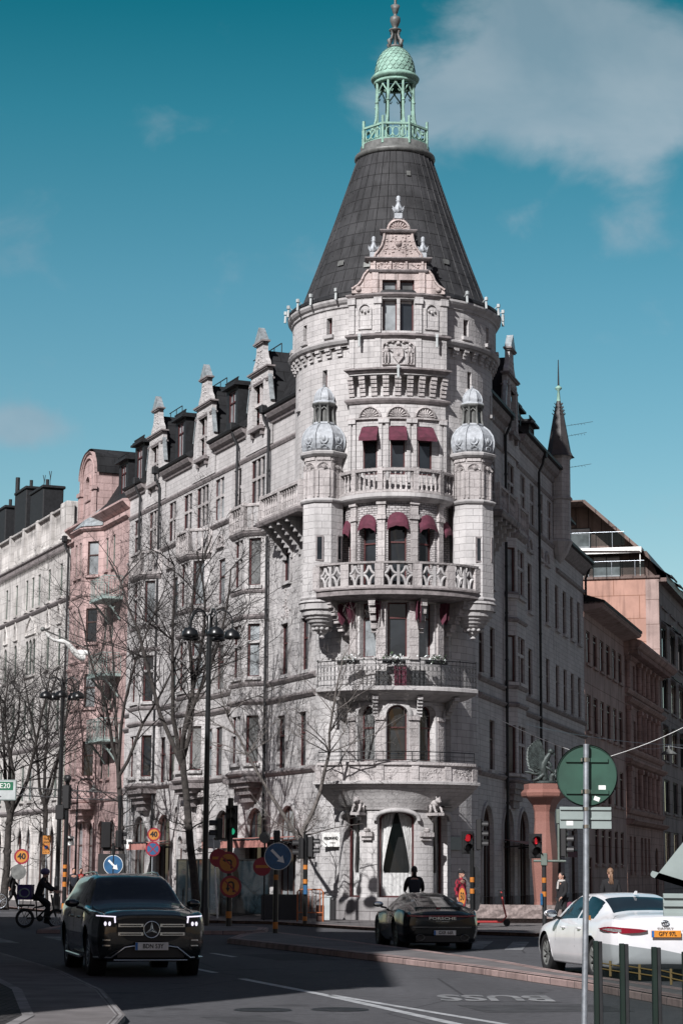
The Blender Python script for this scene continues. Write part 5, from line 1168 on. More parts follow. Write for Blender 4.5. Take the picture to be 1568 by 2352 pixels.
for s in [44.8+2*k for k in range(5)]+[S0+.5]:
    for z0, z1 in ((12.2, 14.0), (8.9, 11.2), (5.5, 7.8)): b.piece(); b.cyl((s, .1, z0), (s, .1, z1-.3), .17, n=8); b.bev(s-.24, s+.24, 0, .34, z1-.3, z1-.02, .05)
b.build('pilaster', 'dark_rose_stone', NH)
b = MB(FR); b.sweep([(S0-.1, 0), (S1+.2, 0), (S1+.2, -6)], [(0, 13.9), (.2, 14.0), (.3, 14.2), (.8, 14.35), (1.0, 14.6), (1.0, 14.75), (-.3, 15.2), (-5, 17.5)])
for s in [S0+.3+.6*k for k in range(26)]: b.box(s, s+.25, 0, .75, 14.05, 14.3)
b.build('cornice', 'dark_rose_stone', NH)
# salmon house with brown metal storeys set back behind terraces
SH = thing('terraced_building', 'salmon end wall with brown metal-clad terraced storeys above', 'building', (CX, CY, 0)); CB = SH
EM = frame(nR, -dR, FR @ Vector((56.0, 0, 0)))       # x to the right, y towards the camera
em = lambda s, z, d: (s, d, z)
b = MB(EM); wall(b, -14, -.85, 0, 20.6, [], em); b.build('end_wall', 'salmon_panel', SH)
b = MB(EM); wall(b, -.85, 0, 0, 20.6, [], em); b.build('corner_strip', 'rose_plaster', SH)
b = MB(EM); b.box(-14, .1, -.2, .12, 20.6, 20.75); b.extr([(-14, 20.75), (-.1, 20.75), (-.9, 22.55), (-14, 22.55)], -1.2, -16); b.extr([(-14, 22.75), (-1.5, 22.75), (-5.1, 26.0), (-14, 26.0)], -3.6, -16)
b.extr([(-14, 26.0-.0), (-5.1, 26.0), (-1.6, 22.8), (-1.3, 22.8), (-4.9, 26.1), (-14, 26.1)], -1.2, -4) ; b.build('clad_storeys', 'brown_cladding', SH)
b = MB(EM); b.box(-14, -1.1, -1.6, -.2, 22.55, 22.7); b.box(-14, -1.1, -.25, -.15, 22.3, 22.55)
for x in (-6.8, -4.9, -1.2): b.piece(); b.cyl((x, -.3, 20.7), (x, -.3, 22.4), .04, n=6)
b.build('terrace_frame', 'sign_white', SH)
for z, y in ((20.75, .05), (22.75, -.4)):
    b = MB(EM); x1 = -.9 if z < 21 else -2.2; b.cyl((-14, y, z+1.0), (x1, y, z+1.0), .03, n=5)
    x = -13.5
    while x < x1+.1: b.cyl((x, y, z), (x, y, z+1.0), .025, n=5); x += 1.5
    o = b.build('terrace_railing', 'steel', SH); g = MB(EM); g.face([(-14, y, z+.1), (x1, y, z+.1), (x1, y, z+.92), (-14, y, z+.92)]); g.build('glass_panel', 'tinted_glass', o)
window(SH, EM, lambda s, z, d: (s, -1.15+d, z), (-4.4, -2.6, 20.8, 22.3, 0), dep=.0, tr=(), mu=(.5,), frame='dark_metal', glass='pale_glass', sill=False)
window(SH, EM, lambda s, z, d: (s, -3.55+d, z), (-8.5, -4.9, 22.9, 24.6, 0), dep=.0, tr=(), mu=(.3, .6), frame='dark_metal', glass='pale_glass', sill=False)
window(SH, EM, lambda s, z, d: (s, -1.15+d, z), (-7.6, -6.4, 20.8, 22.3, 0), dep=.0, tr=(), mu=(.5,), frame='dark_metal', glass='pale_glass', sill=False)
S0, S1 = 56.0, 92.
ww = [(57.0+4.6*k, 59.9+4.6*k, 2.4+3.3*j, 4.5+3.3*j, 0) for k in range(7) for j in range(6)]
b = MB(FR); wall(b, S0, S1, 0, 20.6, ww, pm, dep=.17); b.build('street_wall', 'grey_panel', SH)
rr = random.Random(3)
for i, o in enumerate(ww):
    window(SH, FR, pm, o, dep=.16, frame='dark_metal', tr=(), mu=(.33, .66), glass='lit_glass' if rr.random() < .45 else 'window_glass', st='grey_panel', fw=.09)
    if i % 6 > 1 and i < 24: c = MB(FR); c.face([(o[0]-.1, .05, o[3]+.25), (o[1]+.1, .05, o[3]+.25), (o[1]+.1, .7, o[3]-.15), (o[0]-.1, .7, o[3]-.15)]); c.box(o[0]-.1, o[1]+.1, .66, .74, o[3]-.22, o[3]-.12); c.build('awning', 'dark_metal', SH)
b = MB(FR); b.grid([[(s, .5, 20.6), (s, .5, 20.8), (s, -1.2, 22.4), (s, -8, 22.6)] for s in (S0, S1)], smooth=False); b.box(S0, S1, -.1, .5, 20.35, 20.6); b.build('roof', 'brown_cladding', SH)
GH = thing('corner_tower_house', 'grey house with a green copper corner roof at the far right end of the street', 'building', (CX, CY, 0)); CB = GH
b = MB(FR); wall(b, 92.1, 120, 0, 21.5, [(93.5+3.2*k, 95.2+3.2*k, 2.5+3.4*j, 4.6+3.4*j, 0) for k in range(7) for j in range(5)], pm, dep=.3); b.face([(92.1, 0, 0), (92.1, 3.2, 0), (92.1, 3.2, 22), (92.1, 0, 22)]); b.build('wall', 'grey_panel', GH)
b = MB(FR); b.lathe([(2.2, 0), (2.2, 22)], 14, (94, 1.6, 0)); b.build('corner_bay', 'grey_panel', GH); b = MB(FR); b.lathe([(2.5, 22), (2.3, 23), (1.6, 24.4), (.5, 25.3), (0, 25.6)], 14, (94, 1.6, 0)); b.build('dome', 'copper_green', GH)
for j in range(5):
    for a in (-.6, .6, 1.8): fq = lambda s, z, d, a=a: (94+(2.22+d)*sin(a)+s*cos(a), 1.6-(2.22+d)*cos(a)+s*sin(a), z); window(GH, FR, fq, (-.5, .5, 2.5+3.8*j, 4.8+3.8*j, 0), dep=-.03, frame='dark_metal', sill=False)
for k in range(7):
    for j in range(5): window(GH, FR, pm, (93.5+3.2*k, 95.2+3.2*k, 2.5+3.4*j, 4.6+3.4*j, 0), dep=.3, frame='dark_metal', sill=False)
CB = CBk

# unseen houses left of the frame, sized and placed to shade the crossing
def plain_house(name, label, x0, x1, y0, y1, h, m, roofm='roof_metal', n=None):
    t = thing(name, label, 'building', (x0, y0, 0)); w_, d_ = x1-x0, y1-y0
    faces = [(Matrix.Translation((w_, 0, 0)) @ Matrix.Rotation(pi/2, 4, 'Z'), d_), (Matrix(), w_), (Matrix.Translation((w_, d_, 0)) @ Matrix.Rotation(pi, 4, 'Z'), w_)]
    for M, L_ in faces:
        f = lambda s, z, d: (s, -d, z); ops = []
        k = int(L_/3.2)
        for j in range(int((h-2)/3.7)):
            for i in range(k): c = L_*(i+.5)/k; ops.append((c-.6, c+.6, 1.2+3.7*j, 3.3+3.7*j, 0))
        b = MB(M); wall(b, 0, L_, 0, h, ops, f, .25)
        for z in (4.2, h-.7): bar(b, f, 0, L_, z, z+.2, 0, .18)
        b.build('wall', m, t)
        g = MB(M)
        for o in ops: g.face([f(o[0], o[2], -.22), f(o[1], o[2], -.22), f(o[1], o[3], -.22), f(o[0], o[3], -.22)]); bar(g, f, (o[0]+o[1])/2-.03, (o[0]+o[1])/2+.03, o[2], o[3], -.22, -.15, m=1)
        g.build('windows', ['window_glass', 'brown_frame'], t)['kind'] = 'stuff'
    b = MB(); b.face([(0, 0, h-.01), (w_, 0, h-.01), (w_, d_, h-.01), (0, d_, h-.01)]); b.face([(0, d_, 0), (0, 0, 0), (0, 0, h), (0, d_, h)]); b.box(-.3, w_+.3, -.3, d_+.3, h, h+.3); b.box(1.5, w_-1.5, 1.5, d_-1.5, h+.3, h+1.2); b.build('roof', roofm, t)
    return t
plain_house('cream_shade_block', 'unseen cream street block on the left, sized to shade the crossing', -34, -11.6, 30.5, 60, 17.5, 'cream_stone')
plain_house('tall_rose_shade_block', 'unseen tallest rose street block between two others, sized for its shadow', -34, -11.6, 20.1, 30.4, 28, 'rose_plaster')
plain_house('pink_shade_block', 'unseen lower pink street block nearest the camera, sized for its shadow', -34, -11.6, 9.9, 20.0, 20.0, 'pink_stone')

# ------------------------------------------------------------------ ground
b = MB()
xs = [-900, -300, -120, -60, -30, -15, 0, 15, 30, 60, 120, 300, 900]; ys = [-300, -60, 0, 20, 40, 60, 80, 100, 140, 200, 400, 1500]
b.grid([[(x, y, 0) for x in xs] for y in ys], smooth=False); struct(b.build('road', 'asphalt'))
def slab(name, pts, z, top, kerbm='kerb_granite', kw=.28, zb=-.02, hole=True):
    """raised area with its own granite kerb"""
    b = MB(); b.face([(x, y, z) for x, y in pts]); t = struct(b.build(name, top))
    b = MB(); b.sweep(pts, [(.0, zb), (.0, z-.03), (-.03, z+.004), (-kw, z+.004)], closed=True); k = b.build('kerb', kerbm); struct(k)
    return t
far = [tuple((FL @ Vector((s, y, 0))+Vector((CX, CY, 0))).xy) for s, y in ((95, -2), (95, 6.6), (60, 6.8))]
pv = [(-16.04, 100.9), (-11.55, 88.6), (-7.6, 78.9), (-4.85, 73.9), (-2.18, 73.0), (-.6, 69.5), (.99, 66.1), (2.5, 63.8), (4.12, 62.3), (5.6, 60.9), (9.4, 59.6), (14, 61), (18, 66), (26, 92), (60, 200), (45, 205), (9, 84), (3, 84), (-1, 84), (-50, 205), (-70, 205)]
slab('pavement', pv, .10, 'paving_slab')
slab('traffic_island', [(-8.5, 60.1), (-8.5, 66.0), (-2.6, 65.6), (-2.1, 64.2), (-2.1, 61.4), (-2.6, 60.2)][::-1] if 0 else [(-8.5, 66.0), (-2.6, 65.6), (-2.1, 64.2), (-2.1, 61.4), (-2.6, 60.2), (-8.5, 60.1)], .11, 'pavement')
med = [(-2.75, 52.9), (-2.6, 56.5), (-2.2, 58.6), (-1.6, 58.8), (-1.2, 57.2), (.5, 51.0), (2.15, 44.6), (3.15, 40.5), (3.9, 36.0), (5.6, 29.0), (9.0, 18.0), (8.0, 16.5), (5.0, 26.5), (3.78, 33.0), (2.26, 38.6), (1.18, 41.8), (-.44, 46.4)]
slab('median', med, .13, 'pavement')
slab('near_pavement', kw=.12, kerbm='granite_base', pts=[(-9.5, 52), (-7.2, 44.9), (-4.75, 36.6), (-3.35, 30.6), (-2.5, 25.3), (-2.2, 18), (-2.3, 0), (-12, 0), (-12, 52)], z=.08, top='pavement')
b = MB(); b.face([(-9, 43, .084), (-5.6, 34.4, .084), (-4.55, 30.4, .084), (-3.6, 25, .084), (-3.3, 10, .084), (-9, 10, .084)]); struct(b.build('cobbles', 'cobble'))
b = MB(); b.sweep([(-9, 43), (-5.6, 34.4), (-4.55, 30.4), (-3.6, 25), (-3.3, 10)], [(-.07, .088), (.07, .088)], caps=False); struct(b.build('cobble_edge', 'granite_base'))
for x0, y0, w_, l_, a in ((-1.2, 43, 1.4, 3.2, .3), (1.9, 27.5, 2.0, 1.5, .2), (-5.5, 50, 1.2, 4, .35), (3.0, 58, 2.5, 1.2, .1), (-1.0, 24.6, .8, 1.8, .4)):
    b = MB(Matrix.Translation((x0, y0, .003)) @ Matrix.Rotation(a, 4, 'Z')); b.face([(0, 0, 0), (w_, 0, 0), (w_, l_, 0), (0, l_, 0)]); struct(b.build('road_patch', 'asphalt_patch'))
def strip(pts, w, name='road_marking', m='road_paint'):
    b = MB(); b.sweep(pts, [(-w/2, .004), (w/2, .004)], caps=False); struct(b.build(name, m))
strip([(-1.6, 35.6), (-.22, 31.2), (.7, 27.9), (1.6, 24.6), (3.2, 17)], .16); strip([(-.1, 31.1), (.9, 28.3), (2.1, 25.0), (3.9, 19)], .13)
for k in range(-1, 6): strip([(-9.6+1.9*k, 57.6-.25*k), (-8.0+1.9*k, 52.0-.25*k)], .5, m='worn_paint') if k < 3 else None
for k in range(4): strip([(-2.75+.5*k*0, 39.6+7*k), (-2.15, 37.6+7*k)], .14)
for k in range(6): strip([(3.9+.9*k, 56.5-.5*k), (3.2+.9*k, 50.5-.5*k)], .42, m='worn_paint')
for k in range(3): strip([(-9.2+k*2.2, 69.5), (-7.7+k*2.2, 68.9)], .3)
t_ = text('BUSS', 1.05, Matrix.Translation((2.25, 30.7, .006)) @ Matrix.Rotation(pi, 4, 'Z') @ Matrix.Scale(.72, 4, (1, 0, 0)) @ Matrix.Scale(1.9, 4, (0, 1, 0)), 'worn_paint', None, depth=.0, bold=.03, name='road_lettering'); struct(t_)
for x, y in ((-.96, 27.6), (.03, 27.8)):
    b = MB(Matrix.Translation((x, y, 0))); b.lathe([(0, .006), (.29, .006), (.31, .012), (.36, .012), (.38, .002)], 20); struct(b.build('manhole_cover', 'dark_metal'))
# ------------------------------------------------------------------ trees (bare, late winter)
def tree(label, x, y, H, seed, r0=.2, lean=(0, 0), fork=.45, limbs=4, spread=.55, bark='bark', group='bare street trees', dens=1., low=.35, name='bare_tree', spr2=1.):
    R = random.Random(seed); t = thing(name, label, 'tree', (x, y, .1), group=group)
    A = MB(); Bm = MB(); cnt = [0]
    def grow(p, d, L, r, lv):
        n = {0: 9, 1: 8, 2: 5, 3: 4}.get(lv, 2); pts = [p]; rs = [r]; kids = []
        for i in range(n):
            k = .10 if lv < 2 else .22
            d = (d+Vector((R.gauss(0, k), R.gauss(0, k), R.gauss(0, k)*.5+(.05 if lv < 3 else .02)))).normalized(); p = p+d*L/n; pts.append(p); rs.append(r*(1-.72*(i+1)/n)); kids.append((p, d, (i+1)/n))
        (A if lv < 2 else Bm).tube(pts, rs, (8, 6, 4, 3, 3)[lv], cap=False)
        if lv >= 4: cnt[0] += 1; return
        m = {0: 0, 1: 14, 2: 9, 3: 6}[lv]*dens
        for q in range(int(m)):
            c, dd, tt = kids[min(len(kids)-1, int((.15+.85*R.random())*len(kids)))]
            a = R.uniform(0, 2*pi); o = dd.orthogonal().normalized(); o = o*cos(a)+dd.cross(o).normalized()*sin(a)
            nd = (dd*R.uniform(.35, .8)+o*R.uniform(.55, 1.)*spr2+Vector((0, 0, .18))).normalized()
            grow(c, nd, L*R.uniform(.38, .62)*(1.1-.45*tt), max(.006, rs[0]*.40*(1-.4*tt)), lv+1)
    # trunk
    T0 = Vector((0, 0, -.05)); Z = H*fork; tp = [T0]; tr_ = [r0*1.25]
    for i in range(1, 8): k = i/7; tp.append(Vector((lean[0]*k+R.gauss(0, .03), lean[1]*k, Z*k))); tr_.append(r0*(1-.3*k))
    A.tube(tp, tr_, 10, cap=False)
    for i in range(5): a = R.uniform(0, 6.3); k = R.randint(2, 6); A.ell(tp[k]+Vector((cos(a), sin(a), 0))*tr_[k]*.8, (.09, .09, .12), 7, k=4)
    for i in range(limbs):
        a = 2*pi*i/limbs+R.uniform(-.4, .4); d = Vector((cos(a)*spread, sin(a)*spread, 1)).normalized(); grow(tp[-1]-Vector((0, 0, R.uniform(0, .6))), d, (H-Z)*R.uniform(.8, 1.0), r0*.6, 1)
    for i in range(int(6*dens)):     # water shoots along the trunk
        k = R.uniform(low, .95); p = Vector((lean[0]*k, lean[1]*k, Z*k)); a = R.uniform(0, 6.3); grow(p, Vector((cos(a), sin(a), R.uniform(.1, .5))).normalized(), R.uniform(.9, 2.2), .02, 3)
        grow(p, Vector((cos(a+2), sin(a+2), .2)).normalized(), R.uniform(1.2, 2.6), .03, 2)
    A.build('trunk', bark, t); Bm.build('crown', 'twig' if bark == 'bark' else 'pale_bark', t)
    return t
tree('tall bare street tree with a knotty dark trunk just left of the nearer lamp post', -5.1, 77.4, 15.2, 4, .16, (-.75, .2), .40, 5, .36)
tree('pale bare tree forking low into two stout limbs in front of the tower', -1.25, 75.3, 9.4, 9, .145, (-.05, 0), .34, 2, .62, 'pale_bark', dens=1.1, low=.9, spr2=1.3)
tree('bare street tree with a thin leaning trunk in front of the pink house end', -9.1, 90.5, 14.5, 12, .14, (-.4, 0), .42, 4, .42)
tree('bare street tree behind the farther lamp post', -14.0, 101.5, 12.6, 21, .15, (-.2, .3), .40, 4, .45)
tree('dark bare tree nearest the left edge of the street', -14.6, 93.0, 11.4, 33, .18, (.1, .3), .38, 5, .6, spr2=1.2)
tree('thin young bare tree before the pink house doorway', -12.0, 107, 8.5, 40, .08, (0, 0), .3, 3, .4, dens=.6, name='young_tree')

# ------------------------------------------------------------------ street lamps
def street_lamp(label, x, y, h, rz=0.):
    t = thing('street_lamp', label, 'street lamp', (x, y, .1), rz, 'black five-armed street lamps')
    b = MB(); b.cyl((0, 0, 0), (0, 0, h-.25), .098, .075, n=12); b.lathe([(.16, 0), (.16, .5), (.13, .6), (.12, 1.3), (.1, 1.4)], 12); b.lathe([(.08, h-.3), (.12, h-.25), (.12, h-.1), (.07, h-.05), (.07, h+.35), (.02, h+.45), (0, h+.45)], 10); b.build('pole', 'black_paint', t)
    for k in range(5):
        a = 2*pi*k/5+.05; c, s = sin(a), -cos(a); b = MB(); R_ = .66
        b.tube([(.06*c, .06*s, h-.2), (.07*c, .07*s, h+.15)]+[(c*(.07+R_*(1-cos(q))/2), s*(.07+R_*(1-cos(q))/2), h+.15+.40*sin(q)) for q in [pi*i/10 for i in range(1, 11)]]+[(c*(.07+R_), s*(.07+R_), h-.06)], .024, 6); b.build('arm', 'black_paint', t)
        b = MB(); cx, cy = c*(.07+R_), s*(.07+R_); b.lathe([(.03, h-.02), (.06, h-.06), (.16, h-.09), (.23, h-.17), (.265, h-.28), (.27, h-.36), (.25, h-.36), (.2, h-.2), (0, h-.16)], 18, (cx, cy, 0)); sh_ = b.build('lamp_shade', 'black_paint', t)
        b = MB(); b.ell((cx, cy, h-.30), (.1, .1, .06), 10, k=5); b.build('bulb', 'lens_clear', sh_)
    return t
street_lamp('black street lamp with five domed shades on the nearer traffic island', -4.18, 66.4, 9.35, .3)
street_lamp('black street lamp with five domed shades farther left, before the cream house', -12.0, 90.6, 9.35, .0)
def hook_lamp(label, x, y, h, sides, s=1.):
    t = thing('hook_lamp', label, 'street lamp', (x, y, .1), 0, 'small hooked lamps in the side street'); b = MB(); b.cyl((0, 0, 0), (0, 0, h), .06, .04, n=8); b.build('pole', 'dark_metal', t)
    for q in sides:
        b = MB(); b.tube([(0, 0, h-.2)]+[(q*.4*(1-cos(u)), 0, h+.35*sin(u)) for u in [pi*i/8 for i in range(1, 9)]], .03, 5); b.build('arm', 'dark_metal', t)
        b = MB(); b.lathe([(.03, .05), (.08, 0), (.1, -.12), (.3, -.28), (.32, -.32), (.0, -.3)], 14, (q*.8, 0, h)); b.build('lamp_shade', 'lead_grey', t)
hook_lamp('small twin hooked lamp left of the speed limit sign', -9.35, 103, 5.9, (-1, 1)); hook_lamp('small single hooked lamp in front of the pink house doors', -12.9, 104, 5.8, (1,))

# ------------------------------------------------------------------ signs and signals
def disc(mb, c, r, y0, y1, n=28, m=0, r2=0, sx=1):
    P_ = lambda rr, y: [(c[0]+sx*rr*cos(2*pi*k/n), y, c[1]+rr*sin(2*pi*k/n)) for k in range(n)]
    if r2: mb.grid([P_(r, y0), P_(r, y1), P_(r2, y1), P_(r2, y0)], m=m, smooth=False, closed=True)
    else: mb.face(P_(r, y0), m=m); mb.face(P_(r, y1)[::-1], m=m); mb.grid([P_(r, y0), P_(r, y1)], m=m, smooth=False, closed=True)
def arrow(mb, cx, cz, L_, w_, ang, y0, y1, head=.36):
    h = head*L_; p = [(-L_/2, -w_/2), (L_/2-h, -w_/2), (L_/2-h, -h*.62), (L_/2, 0), (L_/2-h, h*.62), (L_/2-h, w_/2), (-L_/2, w_/2)]
    mb.extr([(cx+x*cos(ang)-z*sin(ang), cz+x*sin(ang)+z*cos(ang)) for x, z in p], y0, y1)
def sign_face(t, kind, z, r, y=-.03, x=0):
    """round sign facing -y at height z; returns its plate"""
    b = MB(); disc(b, (x, z), r, y, y+.015); base = {'speed': 'sign_red', 'noleft': 'sign_red', 'nouturn': 'sign_red', 'nostop': 'sign_red', 'noentry': 'sign_red', 'arrow': 'sign_white', 'back': 'lead_grey'}[kind]
    p = b.build('plate', base, t)
    def add(nm, m, fn):
        q = MB(); fn(q); q.build(nm, m, p)
    e = .004
    if kind in ('speed', 'noleft', 'nouturn'): add('field', 'sign_yellow', lambda q: disc(q, (x, z), r*.78, y-e, y))
    if kind == 'speed': text('40', r*1.08, Matrix.Translation((x, y-2*e, z)) @ FACE, 'sign_black', p, bold=.012, name='numerals')
    if kind == 'noleft':
        def f(q): q.extr([(x+a*r, z+c*r) for a, c in ((.22, -.55), (.36, -.55), (.36, .12), (.22, .28), (-.22, .28), (-.22, .42), (-.52, .2), (-.22, -.0), (-.22, .12), (.14, .12), (.22, .04))], y-2*e, y-e)
        add('symbol', 'sign_black', f); add('slash', 'sign_red', lambda q: q.extr([(x-.58*r, z+.5*r), (x-.50*r, z+.58*r), (x+.58*r, z-.5*r), (x+.5*r, z-.58*r)], y-3*e, y-2*e))
    if kind == 'nouturn':
        def f(q):
            o = [(.34*cos(a), .18+.32*sin(a)) for a in [pi*k/8 for k in range(9)]]; i_ = [(.18*cos(a), .18+.16*sin(a)) for a in [pi*k/8 for k in range(8, -1, -1)]]
            q.extr([(x+a*r, z+c*r) for a, c in [(.34, -.5)]+o+[(-.34, -.1), (-.46, -.1), (-.26, -.5), (-.06, -.1), (-.18, -.1)]+i_+[(.18, -.5)]], y-2*e, y-e)
        add('symbol', 'sign_black', f); add('slash', 'sign_red', lambda q: q.extr([(x-.58*r, z+.5*r), (x-.50*r, z+.58*r), (x+.58*r, z-.5*r), (x+.5*r, z-.58*r)], y-3*e, y-2*e))
    if kind == 'nostop':
        add('field', 'sign_blue', lambda q: disc(q, (x, z), r*.78, y-e, y))
        for s in (-1, 1): add('slash', 'sign_red', lambda q, s=s: q.extr([(x-s*.6*r, z+.5*r), (x-s*.5*r, z+.6*r), (x+s*.6*r, z-.5*r), (x+s*.5*r, z-.6*r)], y-(2+.3*s)*e, y-e))
    if kind == 'noentry': add('field', 'sign_yellow', lambda q: q.box(x-.7*r, x+.7*r, y-e, y, z-.15*r, z+.15*r))
    if kind == 'arrow':
        add('field', 'sign_blue', lambda q: disc(q, (x, z), r*.955, y-e, y)); add('symbol', 'sign_white', lambda q: arrow(q, x, z, r*1.35, r*.2, -pi/4, y-2*e, y-e))
    return p
def post(t, h, r=.03, m='dark_metal', bands=(), x=0, z0=0, lean=0):
    b = MB(); b.cyl((x, .02, z0), (x+lean, .02, h), r, n=10); p = b.build('post', m, t)
    for z0_, z1_ in bands: b = MB(); b.cyl((x, .02, z0_), (x, .02, z1_), r*1.04, n=12); b.build('reflective_band', 'reflective_orange', p)
    return p
def signal(t, x, z0, n, rz, lit=None, man=False, s=1.):
    """signal head with n lights; z0 bottom; looks along -y turned by rz"""
    M = Matrix.Translation((x, 0, z0)) @ Matrix.Rotation(rz, 4, 'Z'); h = .30*n+.06
    b = MB(M); b.bev(-.16, .16, -.02, .16, 0, h, .03); b.box(-.19, .19, .0, .02, -.02, h+.02); hd = b.build('signal_head', 'black_plastic', t)
    for i in range(n):
        z = h-.18-.30*i; b = MB(M)
        rows = [[(.125*sin(a), y, z+.125*cos(a)) for a in [-1.9+3.8*k/12 for k in range(13)]] for y in (-.02, -.22)]; b.grid(rows); b.build('visor', 'black_plastic', hd)
        b = MB(M); b.ell((0, -.02, z), (.11, .025, .11), 16, k=8); m = 'black_plastic'
        if lit == (i, 'r'): m = 'red_glow'
        if lit == (i, 'g'): m = 'green_glow'
        if man and i == 0:
            b.build('lens', 'tail_red', hd); q = MB(M); q.ell((0, -.05, z+.06), (.022, .012, .025), 8, k=5); q.extr([(-.035, z+.035), (.035, z+.035), (.03, z-.09), (-.03, z-.09)], -.058, -.05); q.build('standing_figure', 'red_glow', hd)
        else: b.build('lens', m, hd)
    return hd
def sthing(name, label, cat, u, v, Y, group=None, z=.0):
    p = at(u, v, Y); return thing(name, label, cat, (p.x, Y, z), group=group)
# green signal with the two turn bans
t = sthing('traffic_signal', 'black traffic signal showing green above two turning-ban signs on the island', 'traffic signal', 525, 2135, 65.4, z=.11)
post(t, 3.9, .09, 'black_paint', ((.25, .45),)); signal(t, .04, 2.70, 3, 0, (2, 'g')); signal(t, -.42, 2.62, 2, -1.35)
b = MB(); b.box(-.5, 0, .0, .06, 2.62, 2.68); b.build('bracket', 'black_paint', t); sign_face(t, 'noleft', 1.93, .335, -.12, -.04); sign_face(t, 'nouturn', 1.20, .335, -.12, .05)
# blue keep-right arrows
t = sthing('keep_right_sign', 'round blue arrow sign on a black post at the tip of the long median', 'road sign', 632, 2153, 57.6, 'blue keep-right arrow signs', .13)
post(t, 2.45, .07, 'black_paint', ((.12, .3), (1.42, 1.56))); sign_face(t, 'arrow', 2.05, .37, -.09, .05); b = MB(); b.bev(-.08, .1, -.05, .1, 2.45, 2.75, .03); b.build('cap_light', 'black_plastic', t)
t = sthing('keep_right_sign', 'round blue arrow sign on a black board behind the dark car roof', 'road sign', 258, 2090, 80, 'blue keep-right arrow signs')
post(t, 2.7, .06, 'black_paint'); b = MB(); b.bev(-.58, .44, .0, .1, 1.05, 2.4, .02); b.build('board', 'black_plastic', t); sign_face(t, 'arrow', 1.98, .37, -.03, 0)
t = sthing('traffic_signal', 'pair of black signal heads seen from behind above the blue arrow board', 'traffic signal', 257, 2090, 80.4)
post(t, 2.8, .05, 'black_paint'); signal(t, -.28, 2.62, 3, pi+.2); signal(t, .26, 2.62, 2, pi-1.2); b = MB(); b.box(-.4, .4, -.04, .04, 2.5, 2.6); b.cyl((.22, 0, 2.6), (.22, 0, 4.1), .05, n=6); b.cyl((.22, 0, 4.1), (.22, 0, 4.6), .09, n=8); b.build('crossbar', 'black_paint', t)
# striped signal posts
t = sthing('signal_post', 'black signal post with orange bands and a camera at the top beside the left lamp', 'traffic signal', 147, 2090, 88, z=.1)
post(t, 5.4, .09, 'black_paint', ((.1, .32), (1.0, 1.2), (1.4, 1.6), (1.75, 1.9))); b = MB(); b.bev(-.12, .12, -.25, .15, 5.3, 5.6, .05); b.ell((.05, -.2, 5.45), (.14, .14, .14), 8); b.build('camera_box', 'black_plastic', t); b = MB(); b.bev(-.45, -.1, -.15, .15, 3.75, 4.35, .03); b.build('control_box', 'black_plastic', t); signal(t, .0, 4.2, 3, pi*.9)
t = sthing('signal_post', 'black signal post with three orange bands in front of the pale forked tree', 'traffic signal', 700, 2127, 69.5, z=.1)
post(t, 2.9, .075, 'black_paint', ((.1, .24), (1.3, 1.44), (1.76, 1.9))); signal(t, .24, 2.15, 2, 1.45); signal(t, -.22, 2.1, 2, -1.5); b = MB(); b.box(-.3, .3, -.03, .03, 2.1, 2.16); b.build('crossbar', 'black_paint', t)
b = MB(); b.bev(-.06, .06, -.13, -.05, .95, 1.25, .01); b.build('push_button', 'sign_blue', t)
t = sthing('traffic_signal', 'black signal cluster showing red at the right corner of the tower pavement', 'traffic signal', 1084, 2110, 66, z=.1)
post(t, 2.9, .07, 'black_paint', ((1.05, 1.2), (1.4, 1.55))); signal(t, -.14, 2.28, 2, .2, (0, 'r')); signal(t, .28, 2.38, 3, 1.5); b = MB(); b.cyl((-.05, -.05, 1.65), (-.05, -.12, .6), .3, .3, n=3) if 0 else disc(b, (.13, 1.55), .34, .05, .07, sx=.35); disc(b, (.13, .85), .34, .05, .07, sx=.35); b.build('side_plate', 'dark_metal', t)
b = MB(); disc(b, (-.32, .95), .34, -.1, -.08, sx=.36); p_ = b.build('plate', 'sign_red', t); b = MB(); disc(b, (-.32, .95), .27, -.105, -.1, sx=.36); b.build('field', 'sign_yellow', p_); text('50', .34, Matrix.Translation((-.32, -.11, .95)) @ FACE, 'sign_black', p_, bold=.004, sx=.38, name='numerals')
# crossing signal by the fountain
t = sthing('traffic_signal', 'dark green crossing signal with red standing figure before the granite column', 'traffic signal', 1250, 2140, 60.5, z=.1)
post(t, 2.05, .065, 'dark_metal', ((1.03, 1.17), (1.42, 1.56))); signal(t, -.24, 2.12, 2, .12, None, True, ); b = MB(); b.cyl((-.3, 0, 2.03), (.62, 0, 2.03), .035, n=8); b.cyl((.42, 0, 2.03), (.42, 0, 3.35), .035, n=8); b.cyl((.42, 0, 3.1), (.42, 0, 3.5), .07, n=8); b.bev(-.09, .09, -.08, .08, 1.9, 2.25, .02); b.build('crossbar', 'green_frame', t)
signal(t, .64, 2.15, 3, 1.35); b = MB(); b.bev(-.12, -.05, -.1, .0, .78, 1.12, .02); b.build('push_button', 'sign_blue', t)
